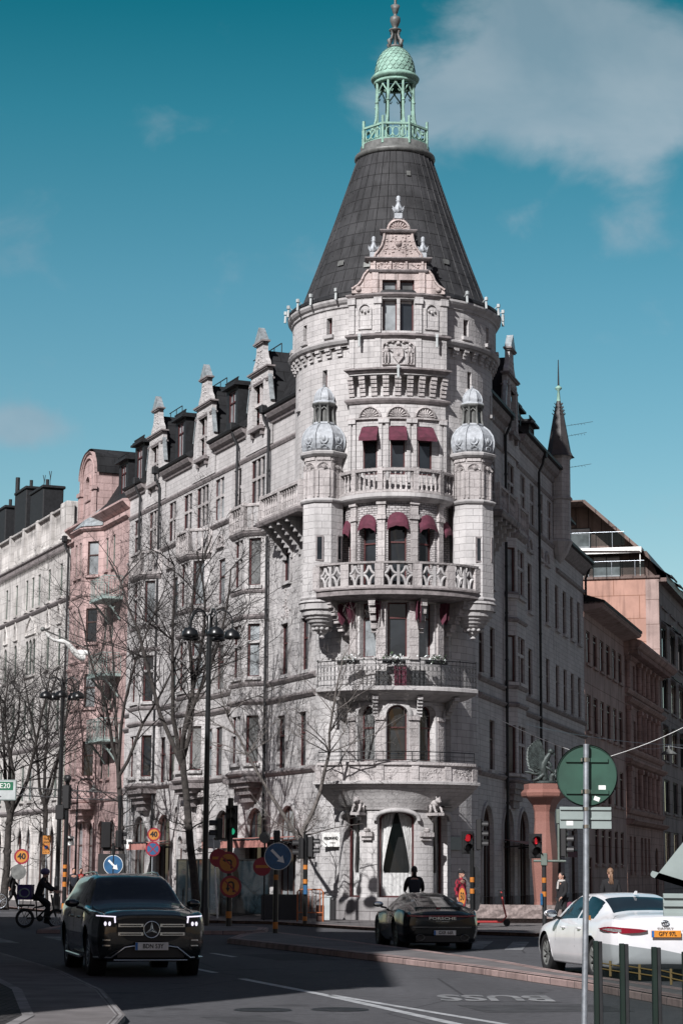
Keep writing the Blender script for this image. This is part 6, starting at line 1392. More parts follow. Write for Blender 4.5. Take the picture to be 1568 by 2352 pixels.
# speed limits, stopping ban, taxi, no entry
def pole_sign(name, label, u, v, Y, faces, h, m='steel', z=.1, r=.03, cat='road sign', group=None, lean=0):
    t = sthing(name, label, cat, u, v, Y, group, z); post(t, h, r, m, lean=lean)
    for k, zz, rr, dx in faces: sign_face(t, k, zz, rr, -.05-.0*zz, dx)
    return t
t = pole_sign('speed_limit_sign', 'yellow 40 sign with a grey plate back below it at the left edge', 43, 2095, 92.5, [('speed', 2.25, .33, .07), ('back', 1.58, .33, -.05)], 2.5)
t = pole_sign('speed_limit_sign', 'yellow 40 sign above a blue no-stopping disc left of the dark car roof', 348, 2060, 87, [('speed', 3.15, .275, .05), ('nostop', 2.56, .30, .02)], 3.4)
t = pole_sign('taxi_sign', 'orange taxi rank plate on a pole before the cream house', 103, 2080, 98, [], 3.6); b = MB(); b.bev(-.17, .17, -.05, -.02, 2.4, 3.25, .01); p_ = b.build('plate', 'sign_yellow', t)
text('Taxi-\nplats', .14, Matrix.Translation((0, -.056, 3.03)) @ FACE, 'sign_black', p_, name='lettering'); text('0 - 17 - 18', .06, Matrix.Translation((0, -.056, 2.48)) @ FACE, 'sign_black', p_, name='lettering')
b = MB(); disc(b, (0, 2.72), .1, -.056, -.05); b.build('symbol', 'sign_red', p_); b = MB(); disc(b, (0, 2.72), .075, -.062, -.056); b.build('symbol', 'sign_blue', p_)
t = pole_sign('no_entry_sign', 'no-entry disc half hidden behind the turning-ban signs', 500, 2100, 77, [('noentry', 2.15, .33, 0)], 2.9, 'sign_white', lean=-.2); b = MB(); b.bev(-.5, .05, .0, .1, 2.5, 3.1, .03); b.build('grey_box', 'cabinet_grey', t)
t = pole_sign('no_entry_sign', 'no-entry disc under a dark round plate back beside the blue arrow', 606, 2100, 74, [('noentry', 1.85, .32, -.08), ('back', 2.85, .2, .0)], 3.1, 'dark_metal')
for u, v, Y, z0 in ((297, 2060, 96, 2.75), (158, 2075, 97, 2.9)):
    t = sthing('camera_sign', 'small white camera pictogram plate on a thin mast'+(' of the lattice portal' if u > 200 else ' beside the left lamp'), 'sign', u, v, Y, 'white camera pictogram plates'); post(t, z0+.5, .02, 'steel')
    b = MB(); b.bev(-.19, .19, -.05, -.03, z0, z0+.42, .01); p_ = b.build('plate', 'sign_white', t); b = MB(); b.box(-.1, .06, -.055, -.05, z0+.2, z0+.32); b.extr([(.06, z0+.26), (.12, z0+.34), (.12, z0+.18)], -.055, -.05); b.box(-.02, .02, -.055, -.05, z0+.06, z0+.2); b.build('symbol', 'sign_black', p_)
# lattice portal carrying the route sign
def lattice(mb, p, q, w_, step=.55):
    p, q = Vector(p), Vector(q); d = q-p; L_ = d.length; d.normalize(); a = Vector((0, 1, 0)); c = d.cross(a).normalized(); O = [a*w_/2+c*w_/2, a*w_/2-c*w_/2, -a*w_/2-c*w_/2, -a*w_/2+c*w_/2]
    for o in O: mb.cyl(p+o, q+o, .028, n=4)
    k = int(L_/step)
    for i in range(k):
        for j in range(4): s0 = O[j] if i % 2 else O[(j+1) % 4]; s1 = O[(j+1) % 4] if i % 2 else O[j]; mb.cyl(p+d*(L_*i/k)+s0, p+d*(L_*(i+1)/k)+s1, .014, n=3)
m0 = at(297, 2009, 100); t = thing('sign_portal', 'grey lattice mast with a long lattice boom over the left street', 'sign portal', (m0.x, 100, .1))
b = MB(); lattice(b, (0, 0, 0), (0, 0, 5.3), .34); b.build('mast', 'scaffold', t)
b = MB(); e0 = at(-60, 1812, 84)-Vector((m0.x, 100, .1)); e1 = Vector((0, 0, 5.1)); lattice(b, e1, e0, .34, .7); b.build('boom', 'scaffold', t)
q0 = at(10, 1816, 86); t = thing('route_sign', 'white overhead direction sign with green route panel at the left edge', 'road sign', (q0.x, 85.4, q0.z)); b = MB(); b.bev(-1.9, .6, 0, .08, -.42, .42, .03); p_ = b.build('plate', 'grey_sign_back', t)
b = MB(); b.box(-1.84, .55, -.006, 0, -.37, .37); b.build('field', 'cabinet_grey', p_); b = MB(); b.box(-1.5, .46, -.012, -.006, -.0, .33); b.build('route_panel', 'sign_green', p_); text('E20', .29, Matrix.Translation((.13, -.016, .165)) @ FACE, 'sign_white', p_, name='route_number'); text('NORRTULL', .26, Matrix.Translation((-.68, -.012, -.19)) @ FACE, 'sign_black', p_, bold=.006, name='lettering')  # white field made grey, putting shade into its colour
# big sign on a galvanised pole, seen from behind, near right
pB = at(1347, 2230, 22.); t = thing('round_sign_back', 'large round green sign back with two rails on a galvanised pole', 'road sign', (pB.x, 22, 0))
b = MB(); b.tube([(-.04, 0, 0), (.0, 0, 1.6), (.02, 0, 3.10)], .031, 14); b.build('pole', 'steel', t)
zc = at(1353, 1781, 22).z; R_ = .316
b = MB(); disc(b, (.03, zc), R_, .052, .062, 48); p_ = b.build('plate', 'green_sign_back', t); b = MB(); disc(b, (.03, zc), R_+.008, .040, .064, 48, r2=R_-.006); b.build('rim', 'dark_metal', p_)
for dz in (.165, -.165):
    b = MB(); b.box(-.19, .25, .03, .052, zc+dz-.025, zc+dz+.02); b.build('rail', 'green_sign_back', p_); b = MB(); b.cyl((.012, 0, zc+dz-.025), (.012, 0, zc+dz+.02), .037, n=14); b.box(-.035, .055, .02, .035, zc+dz-.02, zc+dz+.015); b.build('clamp', 'chrome', p_)
b = MB(); b.box(.15, .225, .050, .0515, zc-.155, zc-.10); b.build('sticker', 'sign_white', p_); M_ = Matrix.Translation((.13, .051, zc-.24)) @ Matrix.Rotation(.35, 4, 'Y'); b = MB(M_); b.box(-.03, .03, -.001, .001, -.022, .022); b.build('sticker', 'sign_white', p_)
z2 = at(1351, 1878, 22).z; b = MB(); b.box(-.26, .28, .052, .062, z2-.112, z2+.112); p_ = b.build('supplementary_plate', 'grey_sign_back', t)
for dz in (.10, .0): b = MB(); b.box(-.255, .275, .034, .052, z2+dz-.02, z2+dz-.002); b.build('rail', 'grey_sign_back', p_)
for dz in (.09, -.09): b = MB(); b.cyl((.006, 0, z2+dz-.018), (.006, 0, z2+dz+.018), .037, n=14); b.build('clamp', 'chrome', p_)
b = MB(); b.box(-.19, -.12, .05, .0515, z2-.08, z2-.035); b.build('sticker', 'sign_white', p_)
# warning triangle and board, right edge
pt = at(1620, 2120, 15.); t = thing('triangle_sign_back', 'grey back of a tilted triangular sign cut off by the right edge', 'road sign', (pt.x, 15, 0)); b = MB(); b.cyl((0, .03, 0), (0, .03, 2.0), .03, n=10); b.build('post', 'steel', t)
A = at(1486, 2012, 15)-Vector(t.location); B_ = at(1640, 1845, 15)-Vector(t.location); C_ = at(1700, 2078, 15)-Vector(t.location); G_ = (A+B_+C_)/3; out = []
for v_ in (A, B_, C_):
    d1 = [(w_-v_).normalized() for w_ in (A, B_, C_) if w_ is not v_]; 
    for k in range(6): u_ = k/5; out.append(v_+d1[0]*.05*(1-u_)**2+d1[1]*.05*u_**2)
b = MB(); b.extr([(p.x, p.z) for p in out], -.01, .0); b.build('plate', 'grey_sign_back', t)
a_ = at(1521, 2052, 15)-Vector(t.location); c_ = at(1640, 2104, 15)-Vector(t.location); b = MB(); b.box(a_.x, c_.x, -.01, 0, c_.z, a_.z); 
for z in (a_.z-.02, (a_.z+c_.z)/2, c_.z+.01): b.box(a_.x, c_.x, -.03, -.01, z-.012, z+.012)
b.build('supplementary_plate', 'grey_sign_back', t)
# glass railing in the foreground
t = thing('glass_railing', 'dark green posts with tinted glass in the near right corner', 'railing', (2.4, 20, 0)); k = 0
PX = []
for u, v in ((1370, 2161), (1430, 2167), (1504, 2175), (1574, 2186), (1650, 2196)):
    p = at(u, v, 20-.35*k); PX.append(p); q = p-Vector(t.location); b = MB(); b.bev(q.x-.035, q.x+.010, q.y-.04, q.y+.04, 0, q.z, .006); o = b.build('post', 'post_green', t)
    c = MB(); c.bev(q.x+.010, q.x+.045, q.y-.03, q.y+.05, 0, q.z-.005, .004); c.build('glazing_bead', 'dark_metal', o); k += 1
for p, q in zip(PX, PX[1:]):
    b = MB(); a_, c_ = p-Vector(t.location), q-Vector(t.location); b.face([(a_.x+.04, a_.y, .1), (c_.x-.03, c_.y, .1), (c_.x-.03, c_.y, c_.z-.02), (a_.x+.04, a_.y, a_.z-.02)]); g = b.build('glass_panel', 'tinted_glass', t)
    b = MB()
    for z in (-.205, -.255): b.tube([(a_.x+.04, a_.y-.004, a_.z+z), (c_.x-.03, c_.y-.004, c_.z+z)], .008, 4)
    m_ = (a_+c_)/2; b.box(m_.x-.012, m_.x+.012, m_.y-.008, m_.y-.002, m_.z-.31, m_.z-.17); b.build('yellow_stripe', 'yellow_paint', g)
# ------------------------------------------------------------------ fountain column with winged figures
pc = Vector((7.15, 73.6, .1)); t = thing('granite_column', 'red granite column flaring at the top, standing in a rough granite trough', 'monument', pc)
prof = [(.35, .74), (.34, .9), (.37, 1.5), (.42, 2.3), (.43, 2.7), (.405, 3.2), (.355, 3.8), (.335, 4.3), (.345, 4.7), (.42, 5.0), (.56, 5.24), (.68, 5.34)]
def sq(r, z, ch=.17): c = r*ch*1.5; r2 = r*1.02; return [(c, -r2, z), (r2, -c, z), (r2, c, z), (c, r2, z), (-c, r2, z), (-r2, c, z), (-r2, -c, z), (-c, -r2, z)]
b = MB(Matrix.Diagonal((1, 1, .81, 1)) @ Matrix.Rotation(.22, 4, 'Z')); b.grid([sq(r/.98, z, .10+.12*abs((z-4.6)/3)) for r, z in prof], smooth=False, closed=True); b.build('shaft', 'red_granite', t)
b = MB(Matrix.Diagonal((1, 1, .81, 1)) @ Matrix.Rotation(.22, 4, 'Z')); R_ = [[(r*sin(2*pi*(k+.5)/8)*1.08, -r*cos(2*pi*(k+.5)/8)*1.08, z) for k in range(8)] for r, z in ((.70, 5.3), (.74, 5.36), (.76, 5.5), (.70, 5.6), (.66, 5.64), (.66, 5.86), (.62, 5.88))]; b.grid(R_, smooth=False, closed=True); b.face(R_[-1]); b.build('cap', 'red_granite', t)
b = MB(); rnd = random.Random(6)
xs_ = [-2.75+.25*i for i in range(14)]; rows = []
for z in (.16, .3, .45, .62): rows.append([(x+.0, -.62-.05*rnd.random(), z) for x in xs_])
b.grid(rows, smooth=False); b.box(-2.75, .5, -.58, .7, .16, .60); b.box(-2.5, .35, -.45, .6, -.1, .16); b.build('trough', 'rough_granite', t)
ts = thing('winged_statue', 'bronze winged creature over a crouching figure on top of the granite column', 'statue', pc+Vector((0, 0, 4.765))); ts.scale = (.82, .82, .82)
b = MB(); b.ell((0, 0, .06), (.5, .35, .1), 10); b.tube([(.02, 0, .18), (-.06, 0, .5), (-.02, 0, .85), (.12, -.05, 1.12), (.25, -.05, 1.3)], [.16, .2, .2, .14, .09], 9); b.ell((.30, -.06, 1.38), (.15, .12, .13), 10); b.tube([(.36, -.06, 1.36), (.44, -.06, 1.26), (.42, -.06, 1.16)], [.07, .05, .02], 6)
b.tube([(-.1, 0, .5), (-.4, .0, .42), (-.65, -.05, .50), (-.82, 0, .52)], [.12, .08, .06, .04], 7); b.tube([(-.05, -.1, .4), (-.3, -.15, .2), (-.5, -.2, .14)], [.11, .08, .04], 7)
b.tube([(.3, 0, .1), (.32, 0, .35), (.5, -.02, .5), (.62, 0, .62)], [.14, .13, .15, .09], 8); b.ell((.66, 0, .72), (.13, .11, .12), 9); b.tube([(.4, -.1, .5), (.22, -.2, .62), (.08, -.15, .72)], [.08, .06, .05], 6); b.tube([(.1, .05, 1.0), (.25, -.15, .85), (.3, -.1, .7)], [.1, .07, .05], 6); b.tube([(.45, 0, .45), (.6, -.1, .2), (.5, -.15, .08)], [.12, .09, .07], 7)
for q in (-1, 1):     # feathered wings
    rr = random.Random(7)
    for k in range(11):
        a = 1.86+.095*k; L_ = 1.15-.03*abs(k-4)-.03*k; base = Vector((.0, .1*q, .85-.03*k)); e = base+Vector((cos(a)*L_*.95, .22*q+.12, sin(a)*L_)); n_ = Vector((-sin(a), 0, cos(a)))
        m_ = (base+e)*.5; b.face([base, m_+n_*.17+Vector((0, .03, 0)), e+n_*.10, e+(e-base)*.06, e-n_*.10, m_-n_*.17]); b.tube([base, m_, e], [.06, .03, .01], 4)
b.build('figures', 'bronze', ts)
# ------------------------------------------------------------------ pavement furniture, left corner
t = sthing('planter_box', 'long dark grey planter box beside the pale forked tree', 'planter', 646, 2116, 76, z=.1)
b = MB(); b.bev(-.72, .72, -.3, .3, 0, .86, .02); b.build('box', 'planter_dark', t); b = MB(); b.bev(-.66, .66, -.25, .25, .84, .88, .01); b.build('soil', 'leaf_green', t)
t = sthing('street_barrier', 'orange tubular street barrier leaning by the tree', 'barrier', 716, 2122, 73, z=.1); b = MB(); b.tube([(-.5, 0, 0), (-.5, 0, 1.0), (-.42, 0, 1.08), (.3, 0, 1.08), (.38, 0, 1.0), (.38, 0, 0)], .028, 7); b.tube([(-.5, 0, .3), (.38, 0, .3)], .02, 6); 
for k in range(6): b.cyl((-.38+.13*k, 0, .3), (-.38+.13*k, 0, 1.08), .012, n=5)
b.build('frame', 'orange_paint', t); b = MB(); b.bev(.15, .42, .1, .3, 0, .55, .03); b.build('foot_block', 'brown_frame', t)
t = sthing('cable_cabinet', 'pale grey cable cabinet against the tower plinth', 'cabinet', 749, 2110, 75.4, z=.1); b = MB(); b.bev(-.17, .17, -.12, .12, 0, .80, .02); b.bev(-.19, .19, -.14, .14, .80, .84, .01); b.build('housing', 'cabinet_grey', t); b = MB(); b.box(-.14, .14, -.126, -.12, .06, .76); b.build('door', 'cabinet_grey', t)
t = sthing('waste_bin', 'narrow black bin between the cable cabinet and its shadow', 'bin', 764, 2111, 75.2, 'waste bins', .1); b = MB(); b.bev(-.11, .11, -.1, .1, 0, .72, .03); b.build('body', 'black_plastic', t); b = MB(); b.lathe([(.0, .82), (.1, .8), (.13, .72)], 10); b.build('lid', 'black_plastic', t)
t = sthing('waste_bin', 'dark round litter bin between the lamp post and the no-entry pole', 'bin', 493, 2098, 82, 'waste bins', .1); b = MB(); b.lathe([(.17, 0), (.2, .6), (.22, .62), (.22, .66), (.18, .66), (.0, .6)], 14); b.build('body', 'dark_metal', t); b = MB(); b.cyl((-.26, 0, 0), (-.26, 0, 1.0), .03, n=6); b.build('post', 'dark_metal', t)
# wall-mounted things on the tower
def on_cyl(a, z, R=RL+.03): v_ = T @ Vector((R*sin(a), -R*cos(a), z)); return Vector((CX+v_.x, CY+v_.y, v_.z)), a+radians(3.5)
p, a = on_cyl(-.76, 2.95, RL+.12); t = thing('name_plaque', 'white name plaque reading FERDINAND on the tower wall', 'sign', p, a); b = MB(); b.bev(-.44, .44, -.02, .02, -.26, .26, .01); p_ = b.build('plate', 'plate_white', t); text('FERDINAND', .15, Matrix.Translation((0, -.026, .04)) @ FACE @ Matrix.Rotation(.03, 4, 'Z'), 'sign_black', p_, bold=.006, sx=.82, name='lettering'); text('VINRUM', .06, Matrix.Translation((.06, -.026, -.12)) @ FACE, 'sign_black', p_, sx=1.3, name='lettering')
for x in (-.4, .4):
    for z in (-.22, .22): b = MB(Matrix.Translation((x, -.02, z))); b.ell((0, 0, 0), (.015, .01, .015), 6, k=4); b.build('screw', 'chrome', p_)
p, a = on_cyl(.70, 2.85, RL+.12); t = thing('name_plaque', 'plain glass plaque in shade on the right of the tower', 'sign', p, a); b = MB(); b.bev(-.44, .44, -.02, .02, -.24, .24, .01); b.build('plate', 'grey_sign_back', t)
p, a = on_cyl(-1.1, 2.5, RL+.1); t = thing('hanging_sign', 'black sign bracket with a small red number plate on the tower', 'sign', p, a); b = MB(); b.tube([(-.1, 0, -.4), (.12, -.3, -.4), (.12, -.3, .4)], .02, 5); b.build('bracket', 'black_paint', t); b = MB(); b.bev(.12, .3, -.32, -.3, -.1, .08, .01); p_ = b.build('plate', 'maroon_cloth', t); text('12,4', .09, Matrix.Translation((.21, -.325, -.01)) @ FACE, 'sign_white', p_, name='numerals')
# restaurant awnings and terrace screens
def awning(M, s0, s1, z0, z1, out, label, m='salmon_cloth'):
    loc = Vector((CX, CY, 0)); t = thing('shop_awning', label, 'awning', loc, group='restaurant awnings'); b = MB(M); n = int((s1-s0)/.25)
    rows = [[(s0+(s1-s0)*k/n, y, z) for k in range(n+1)] for y, z in ((.1, z1), (out, z0+.28))]; b.grid(rows, smooth=False); rows = [[(s0+(s1-s0)*k/n, out+.02*(k % 2), z) for k in range(n+1)] for z in (z0+.28, z0+.03*0)]; b.grid(rows, smooth=False); b.build('canopy', m, t)
    b = MB(M); b.cyl((s0, out, z0+.3), (s1, out, z0+.3), .04, n=6)
    for s in (s0+.1, (s0+s1)/2, s1-.1): b.cyl((s, .1, z1-.3), (s, out, z0+.28), .03, n=5)
    b.build('frame', 'dark_metal', t)
awning(FL, 1.0, 8.4, 2.68, 3.12, 1.5, 'long salmon awning over the restaurant front left of the tower'); awning(FL, 16.6, 19.4, 2.7, 3.12, 1.3, 'short salmon awning over the far arched shop front'); awning(FR, 4.2, 10.4, 2.6, 3.1, 1.2, 'scalloped red awning over the arches on the shaded side', 'salmon_cloth'); awning(FR, 12.8, 15.2, 2.5, 2.95, 1.2, 'short red awning behind the granite column', 'maroon_cloth')
t = thing('terrace_screen', 'black-framed glass screens enclosing the restaurant terrace', 'screen', (CX, CY, .1)); path = [(3.0, .6), (3.0, 2.6), (8.3, 2.6), (8.3, .6)]
for i in range(3):
    f, L_ = seg_map(path[i], path[i+1]); n = max(1, int(L_/1.3))
    for k in range(n): s0, s1 = L_*k/n, L_*(k+1)/n; b = MB(FL); ringp(b, f, (s0+.02, s1-.02, .05, 2.15, 0), .05, -.03, .03, close=True); o = b.build('screen_frame', 'black_paint', t); g = MB(FL); g.face([f(s0+.05, .1, 0), f(s1-.05, .1, 0), f(s1-.05, 2.1, 0), f(s0+.05, 2.1, 0)]); g.build('glass_panel', 'car_glass', o)  # near-black panes: dark screens, with the terrace shade put into their colour
# overhead lamp and wires across the right-hand street
def wire(label, pts, r=.012, m='steel', g='thin wires over the right-hand street'):
    P_ = [Vector(p) for p in pts]; t = P_[0].copy(); b = MB(); q = []
    for a, c in zip(P_, P_[1:]): q += [a+(c-a)*k/8-Vector((0, 0, .12*sin(pi*k/8))) for k in range(8)]
    q.append(P_[-1]); b.tube([p-t for p in q], r, 4); o = b.build('wire', m); o.location = t; tag(o, label, 'wire', g)
wire('bright span wire from the corner building down to the street lamp hook', [at(1127, 1643, 81), at(1375, 1745, 84)], .016, 'sign_white'); wire('bright span wire rising to the right edge', [at(1375, 1745, 84), at(1600, 1655, 86)], .016, 'sign_white'); wire('dark span wire crossing the shaded facades', [at(1080, 1625, 80), at(1340, 1690, 97), at(1600, 1712, 110)])
t = sthing('hanging_lamp', 'grey dome lamp hung on wires at the right edge', 'lamp', 1535, 1732, 100, z=at(1535, 1732, 100).z); b = MB(); b.lathe([(.04, .4), (.06, .25), (.16, .18), (.38, .02), (.4, -.02), (.3, 0), (0, .05)], 16); b.build('lamp_shade', 'lead_grey', t); wire('support wire of the hanging dome lamp', [at(1460, 1716, 100), at(1535, 1713, 100), at(1640, 1716, 100)])
# electric scooter
p = gnd(1140, 2131, .1); t = thing('electric_scooter', 'red electric kick scooter parked by the granite trough', 'scooter', (p.x, 68.5, .1), .35)
b = MB(); b.bev(-.55, .35, -.08, .08, .10, .17, .02); b.build('deck', 'scooter_red', t); b = MB(); b.tube([(.35, 0, .14), (.5, 0, .3), (.42, 0, .6), (.33, 0, 1.1)], .03, 7); b.build('stem', 'scooter_red', t); b = MB(); b.cyl((.33, -.25, 1.12), (.33, .25, 1.12), .018, n=6); b.tube([(.33, -.25, 1.12), (.25, -.3, 1.12)], .02, 5); b.build('handlebar', 'black_plastic', t)
for x in (-.55, .52): b = MB(); b.cyl((x, -.03, .11), (x, .03, .11), .11, n=16); b.build('wheel', 'rubber', t)
b = MB(); b.bev(.25, .36, -.05, .05, .95, 1.05, .01); b.build('display', 'black_plastic', t)
t = sthing('red_bundle', 'dark red tarpaulin bundle behind the white car', 'bundle', 1332, 2080, 66, z=.1); b = MB(); rnd = random.Random(5)
for k in range(7): b.ell((rnd.uniform(-.35, .35), rnd.uniform(-.1, .1), .2+rnd.uniform(0, .5)), (.2, .2, .16), 6, k=4)
b.build('tarpaulin', 'maroon_cloth', t)
# ------------------------------------------------------------------ cars
def lin(K, y):
    """smooth curve through the keyframes (monotone cubic)"""
    if y <= K[0][0]: return K[0][1]
    if y >= K[-1][0]: return K[-1][1]
    n = len(K); i = max(k for k in range(n-1) if K[k][0] <= y); h = [K[k+1][0]-K[k][0] for k in range(n-1)]; d = [(K[k+1][1]-K[k][1])/h[k] for k in range(n-1)]
    def tg(k):
        if k == 0: return d[0]
        if k == n-1: return d[-1]
        if d[k-1]*d[k] <= 0: return 0
        return 2*d[k-1]*d[k]/(d[k-1]+d[k])
    t = (y-K[i][0])/h[i]; p, q, a, b = K[i][1], K[i+1][1], tg(i)*h[i], tg(i+1)*h[i]
    return p*(2*t**3-3*t*t+1)+a*(t**3-2*t*t+t)+q*(3*t*t-2*t**3)+b*(t**3-t*t)
def crom(P, k):
    out = []
    for i in range(len(P)-1):
        p0, p1, p2, p3 = P[max(0, i-1)], P[i], P[i+1], P[min(len(P)-1, i+2)]
        for j in range(k):
            t = j/k; out.append(tuple(.5*((2*b)+(-a+c)*t+(2*a-5*b+4*c-d)*t*t+(-a+3*b-3*c+d)*t**3) for a, b, c, d in zip(p0, p1, p2, p3)))
    out.append(P[-1]); return out
def car(t, S, paint):
    """S: keyframes along the length; y=0 is the rear axle. Builds body, glass and wheels"""
    K = 8; st = .03; y0, y1 = S['y']; n = int((y1-y0)/st); ys = [y0+(y1-y0)*i/n for i in range(n+1)]; WB, R, WX = S['wb'], S['r'], S['wx']
    rings = []
    for y in ys:
        w, zb, zs, zt, wr = (lin(S[k], y) for k in ('w', 'zb', 'zs', 'zt', 'wr'))
        zm = zb+(zs-zb)*.5
        P = [(0, zb), (w*.80, zb), (w*.955, zb+.09), (w, zm), (w*.985, zs-.14), (w*.945, zs), (w*.945+(wr-w*.945)*.5, zs+(zt-.04-zs)*.52), (wr, zt-.055), (wr*.62, zt-.012), (0, zt)]
        # swelling over the wheels
        for ax in (0, WB):
            d = abs(y-ax)
            if d < R*1.7: f = cos(d/(R*1.7)*pi/2)*S.get('hip', .02); P[3] = (P[3][0]+f, P[3][1]); P[4] = (P[4][0]+f, P[4][1])
        rings.append(crom(P, K))
    m = len(rings[0]); full = [[(-x, z) for x, z in r[::-1]]+r[1:] for r in rings]
    body, gl = MB(), MB(); F = len(full[0])
    # ring parameter: 0 belly centre .. 9 roof centre on each side
    def q_of(j): jj = j+.5; return (jj-(m-1))/K if jj > m-1 else ((m-1)-jj)/K
    V = [[(x, ys[i], z) for x, z in full[i]] for i in range(n+1)]
    for i in range(n+1):
        for j in range(F):
            x, y, z = V[i][j]
            if abs(x) < .45 or z > 1.2: continue
            for ax in (0, WB):
                d = sqrt((y-ax)**2+(z-R)**2); Ra = R*1.13
                if abs(d-Ra) < .03 and z > R*.4: V[i][j] = (x, ax+(y-ax)*Ra/d, R+(z-R)*Ra/d)
    # order: left side runs roof->belly->right roof, so recompute parameter from the middle
    bodyf, glf = [], []
    for i in range(n):
        y = (ys[i]+ys[i+1])/2; zs, zt = lin(S['zs'], y), lin(S['zt'], y)
        for j in range(F-1):
            q = q_of(j); x = (V[i][j][0]+V[i][j+1][0])/2; z = (V[i][j][2]+V[i][j+1][2])/2
            if q < 4.9 and any((y-ax)**2+(z-R)**2 < (R*1.125)**2 for ax in (0, WB)) and abs(x) > .45: continue
            g = False
            a, b_, c, d = S['side']     # rear foot, front foot, slants
            if 5.25 < q < 6.85 and zt-zs > .16 and a+(z-zs)*c < y < b_-(z-zs)*d and not any(abs(y-pl) < .045 for pl in S['pillars']): g = True
            if q > 7.15 and S['wind'][0] < y < S['wind'][1]: g = True
            if q > S.get('rq', 7.15) and S['back'][0] < y < S['back'][1]: g = True
            if S.get('rb') and q > 6.0 and S['back'][0]+.02 < y < S['back'][1] and False: g = True
            (glf if g else bodyf).append((i*F+j, i*F+j+1, (i+1)*F+j+1, (i+1)*F+j))
    flat = [v for r in V for v in r]
    for mb, fs in ((body, bodyf), (gl, glf)): mb.v = [Vector(v) for v in flat]; mb.f = fs; mb.uv = [None]*len(fs); mb.m = [0]*len(fs); mb.sm = [True]*len(fs)
    for i, s in ((0, -1), (n, 1)):      # rounded ends
        c = (0, ys[i]+s*S['nose'][0 if s < 0 else 1], S['nose'][2 if s < 0 else 3]); E = V[i]; k = 4; rows = []
        for a in range(k+1):
            u = a/k; rows.append([(v[0]*(1-u**2.2)+c[0]*u**2.2, v[1]+(c[1]-v[1])*sin(u*pi/2)**.8, v[2]*(1-u**1.6)+c[2]*u**1.6) for v in E])
        body.grid(rows)
    bo_ = body.build('body', paint, t); gl.build('windows', 'car_glass', t)
    b = MB(); b.box(-.72, .72, y0+.25, y1-.3, S['zb'][0][1]-.02, .55); b.build('underbody', 'black_plastic', t)
    for ax in (0, WB):
        for s in (-1, 1):
            b = MB(); b.M = Matrix.Translation((s*(WX-.0), ax, R)); 
            b.lathe([(0, -.24), (R*1.12, -.24), (R*1.13, .02)], 24); M0 = None
            # lathe runs along z: turn it sideways
            q = Matrix.Translation((s*(WX-.11), ax, R)) @ Matrix.Rotation(s*pi/2, 4, 'Y'); b = MB(q); b.lathe([(0, -.16), (R*1.14, -.16), (R*1.14, .10)], 28); b.build('wheel_arch', 'black_plastic', t)
            q = Matrix.Translation((s*(WX-.11), ax, R)) @ Matrix.Rotation(s*pi/2, 4, 'Y'); b = MB(q); tw = .115
            b.lathe([(R*.66, -tw), (R*.93, -tw), (R, -tw*.7), (R, tw*.7), (R*.94, tw), (R*.70, tw*1.02), (R*.68, tw*.8), (R*.66, -tw)], 36); w_ = b.build('wheel', 'rubber', t)
            b = MB(q); b.lathe([(R*.69, tw*.9), (R*.66, tw*.95), (R*.62, tw*.4), (R*.6, -tw*.5)], 36); b.lathe([(0, tw*.75), (R*.14, tw*.72), (R*.16, tw*.4)], 12)
            for k in range(10):
                a = 2*pi*k/10; b.tube([(R*.1*cos(a), R*.1*sin(a), tw*.55), (R*.64*cos(a+.06), R*.64*sin(a+.06), tw*.78)], [R*.07, R*.045], 4)
            b.build('rim', S.get('rim', 'chrome'), w_)
            b = MB(q); b.lathe([(0, -.04), (R*.5, -.03), (R*.5, -.06)], 16); b.build('brake_disc', 'lead_grey', w_)
    return bo_
def skin_of(S, y, q):
    """point on the body surface (right side) at station y and ring parameter q"""
    w, zb, zs, zt, wr = (lin(S[k], y) for k in ('w', 'zb', 'zs', 'zt', 'wr')); zm = zb+(zs-zb)*.5
    P = [(0, zb), (w*.80, zb), (w*.955, zb+.09), (w, zm), (w*.985, zs-.14), (w*.945, zs), (w*.945+(wr-w*.945)*.5, zs+(zt-.04-zs)*.52), (wr, zt-.055), (wr*.62, zt-.012), (0, zt)]
    i = min(8, int(q)); f = q-i; a, b_ = P[i], P[i+1]; return Vector((a[0]+(b_[0]-a[0])*f, y, a[1]+(b_[1]-a[1])*f))
def seam(t, S, pts, m='black_plastic', r=.007, nm='door_seam'):
    for s in (-1, 1):
        b = MB(); P_ = []
        for (ya, qa), (yb, qb) in zip(pts, pts[1:]):
            for k in range(8): u = k/8; P_.append(skin_of(S, ya+(yb-ya)*u, qa+(qb-qa)*u))
        b.tube([(s*(p.x+.002), p.y, p.z) for p in P_], r, 4); b.build(nm, m, t)
def mirror(t, x, y, z, paint, s, rz=0):
    b = MB(Matrix.Translation((s*x, y, z)) @ Matrix.Rotation(rz*s, 4, 'Z')); b.ell((s*.09, 0, .06), (.125, .075, .07), 12, k=8); o = b.build('mirror', paint, t)
    b = MB(); b.tube([(s*(x-.12), y+.05, z-.03), (s*(x+.02), y+.02, z+.0)], .025, 5); b.build('mirror_foot', 'black_plastic', o)
    b = MB(Matrix.Translation((s*(x+.10), y-.072, z+.06))); b.ell((0, 0, 0), (.115, .012, .065), 12, k=6); b.build('mirror_glass', 'chrome', o)
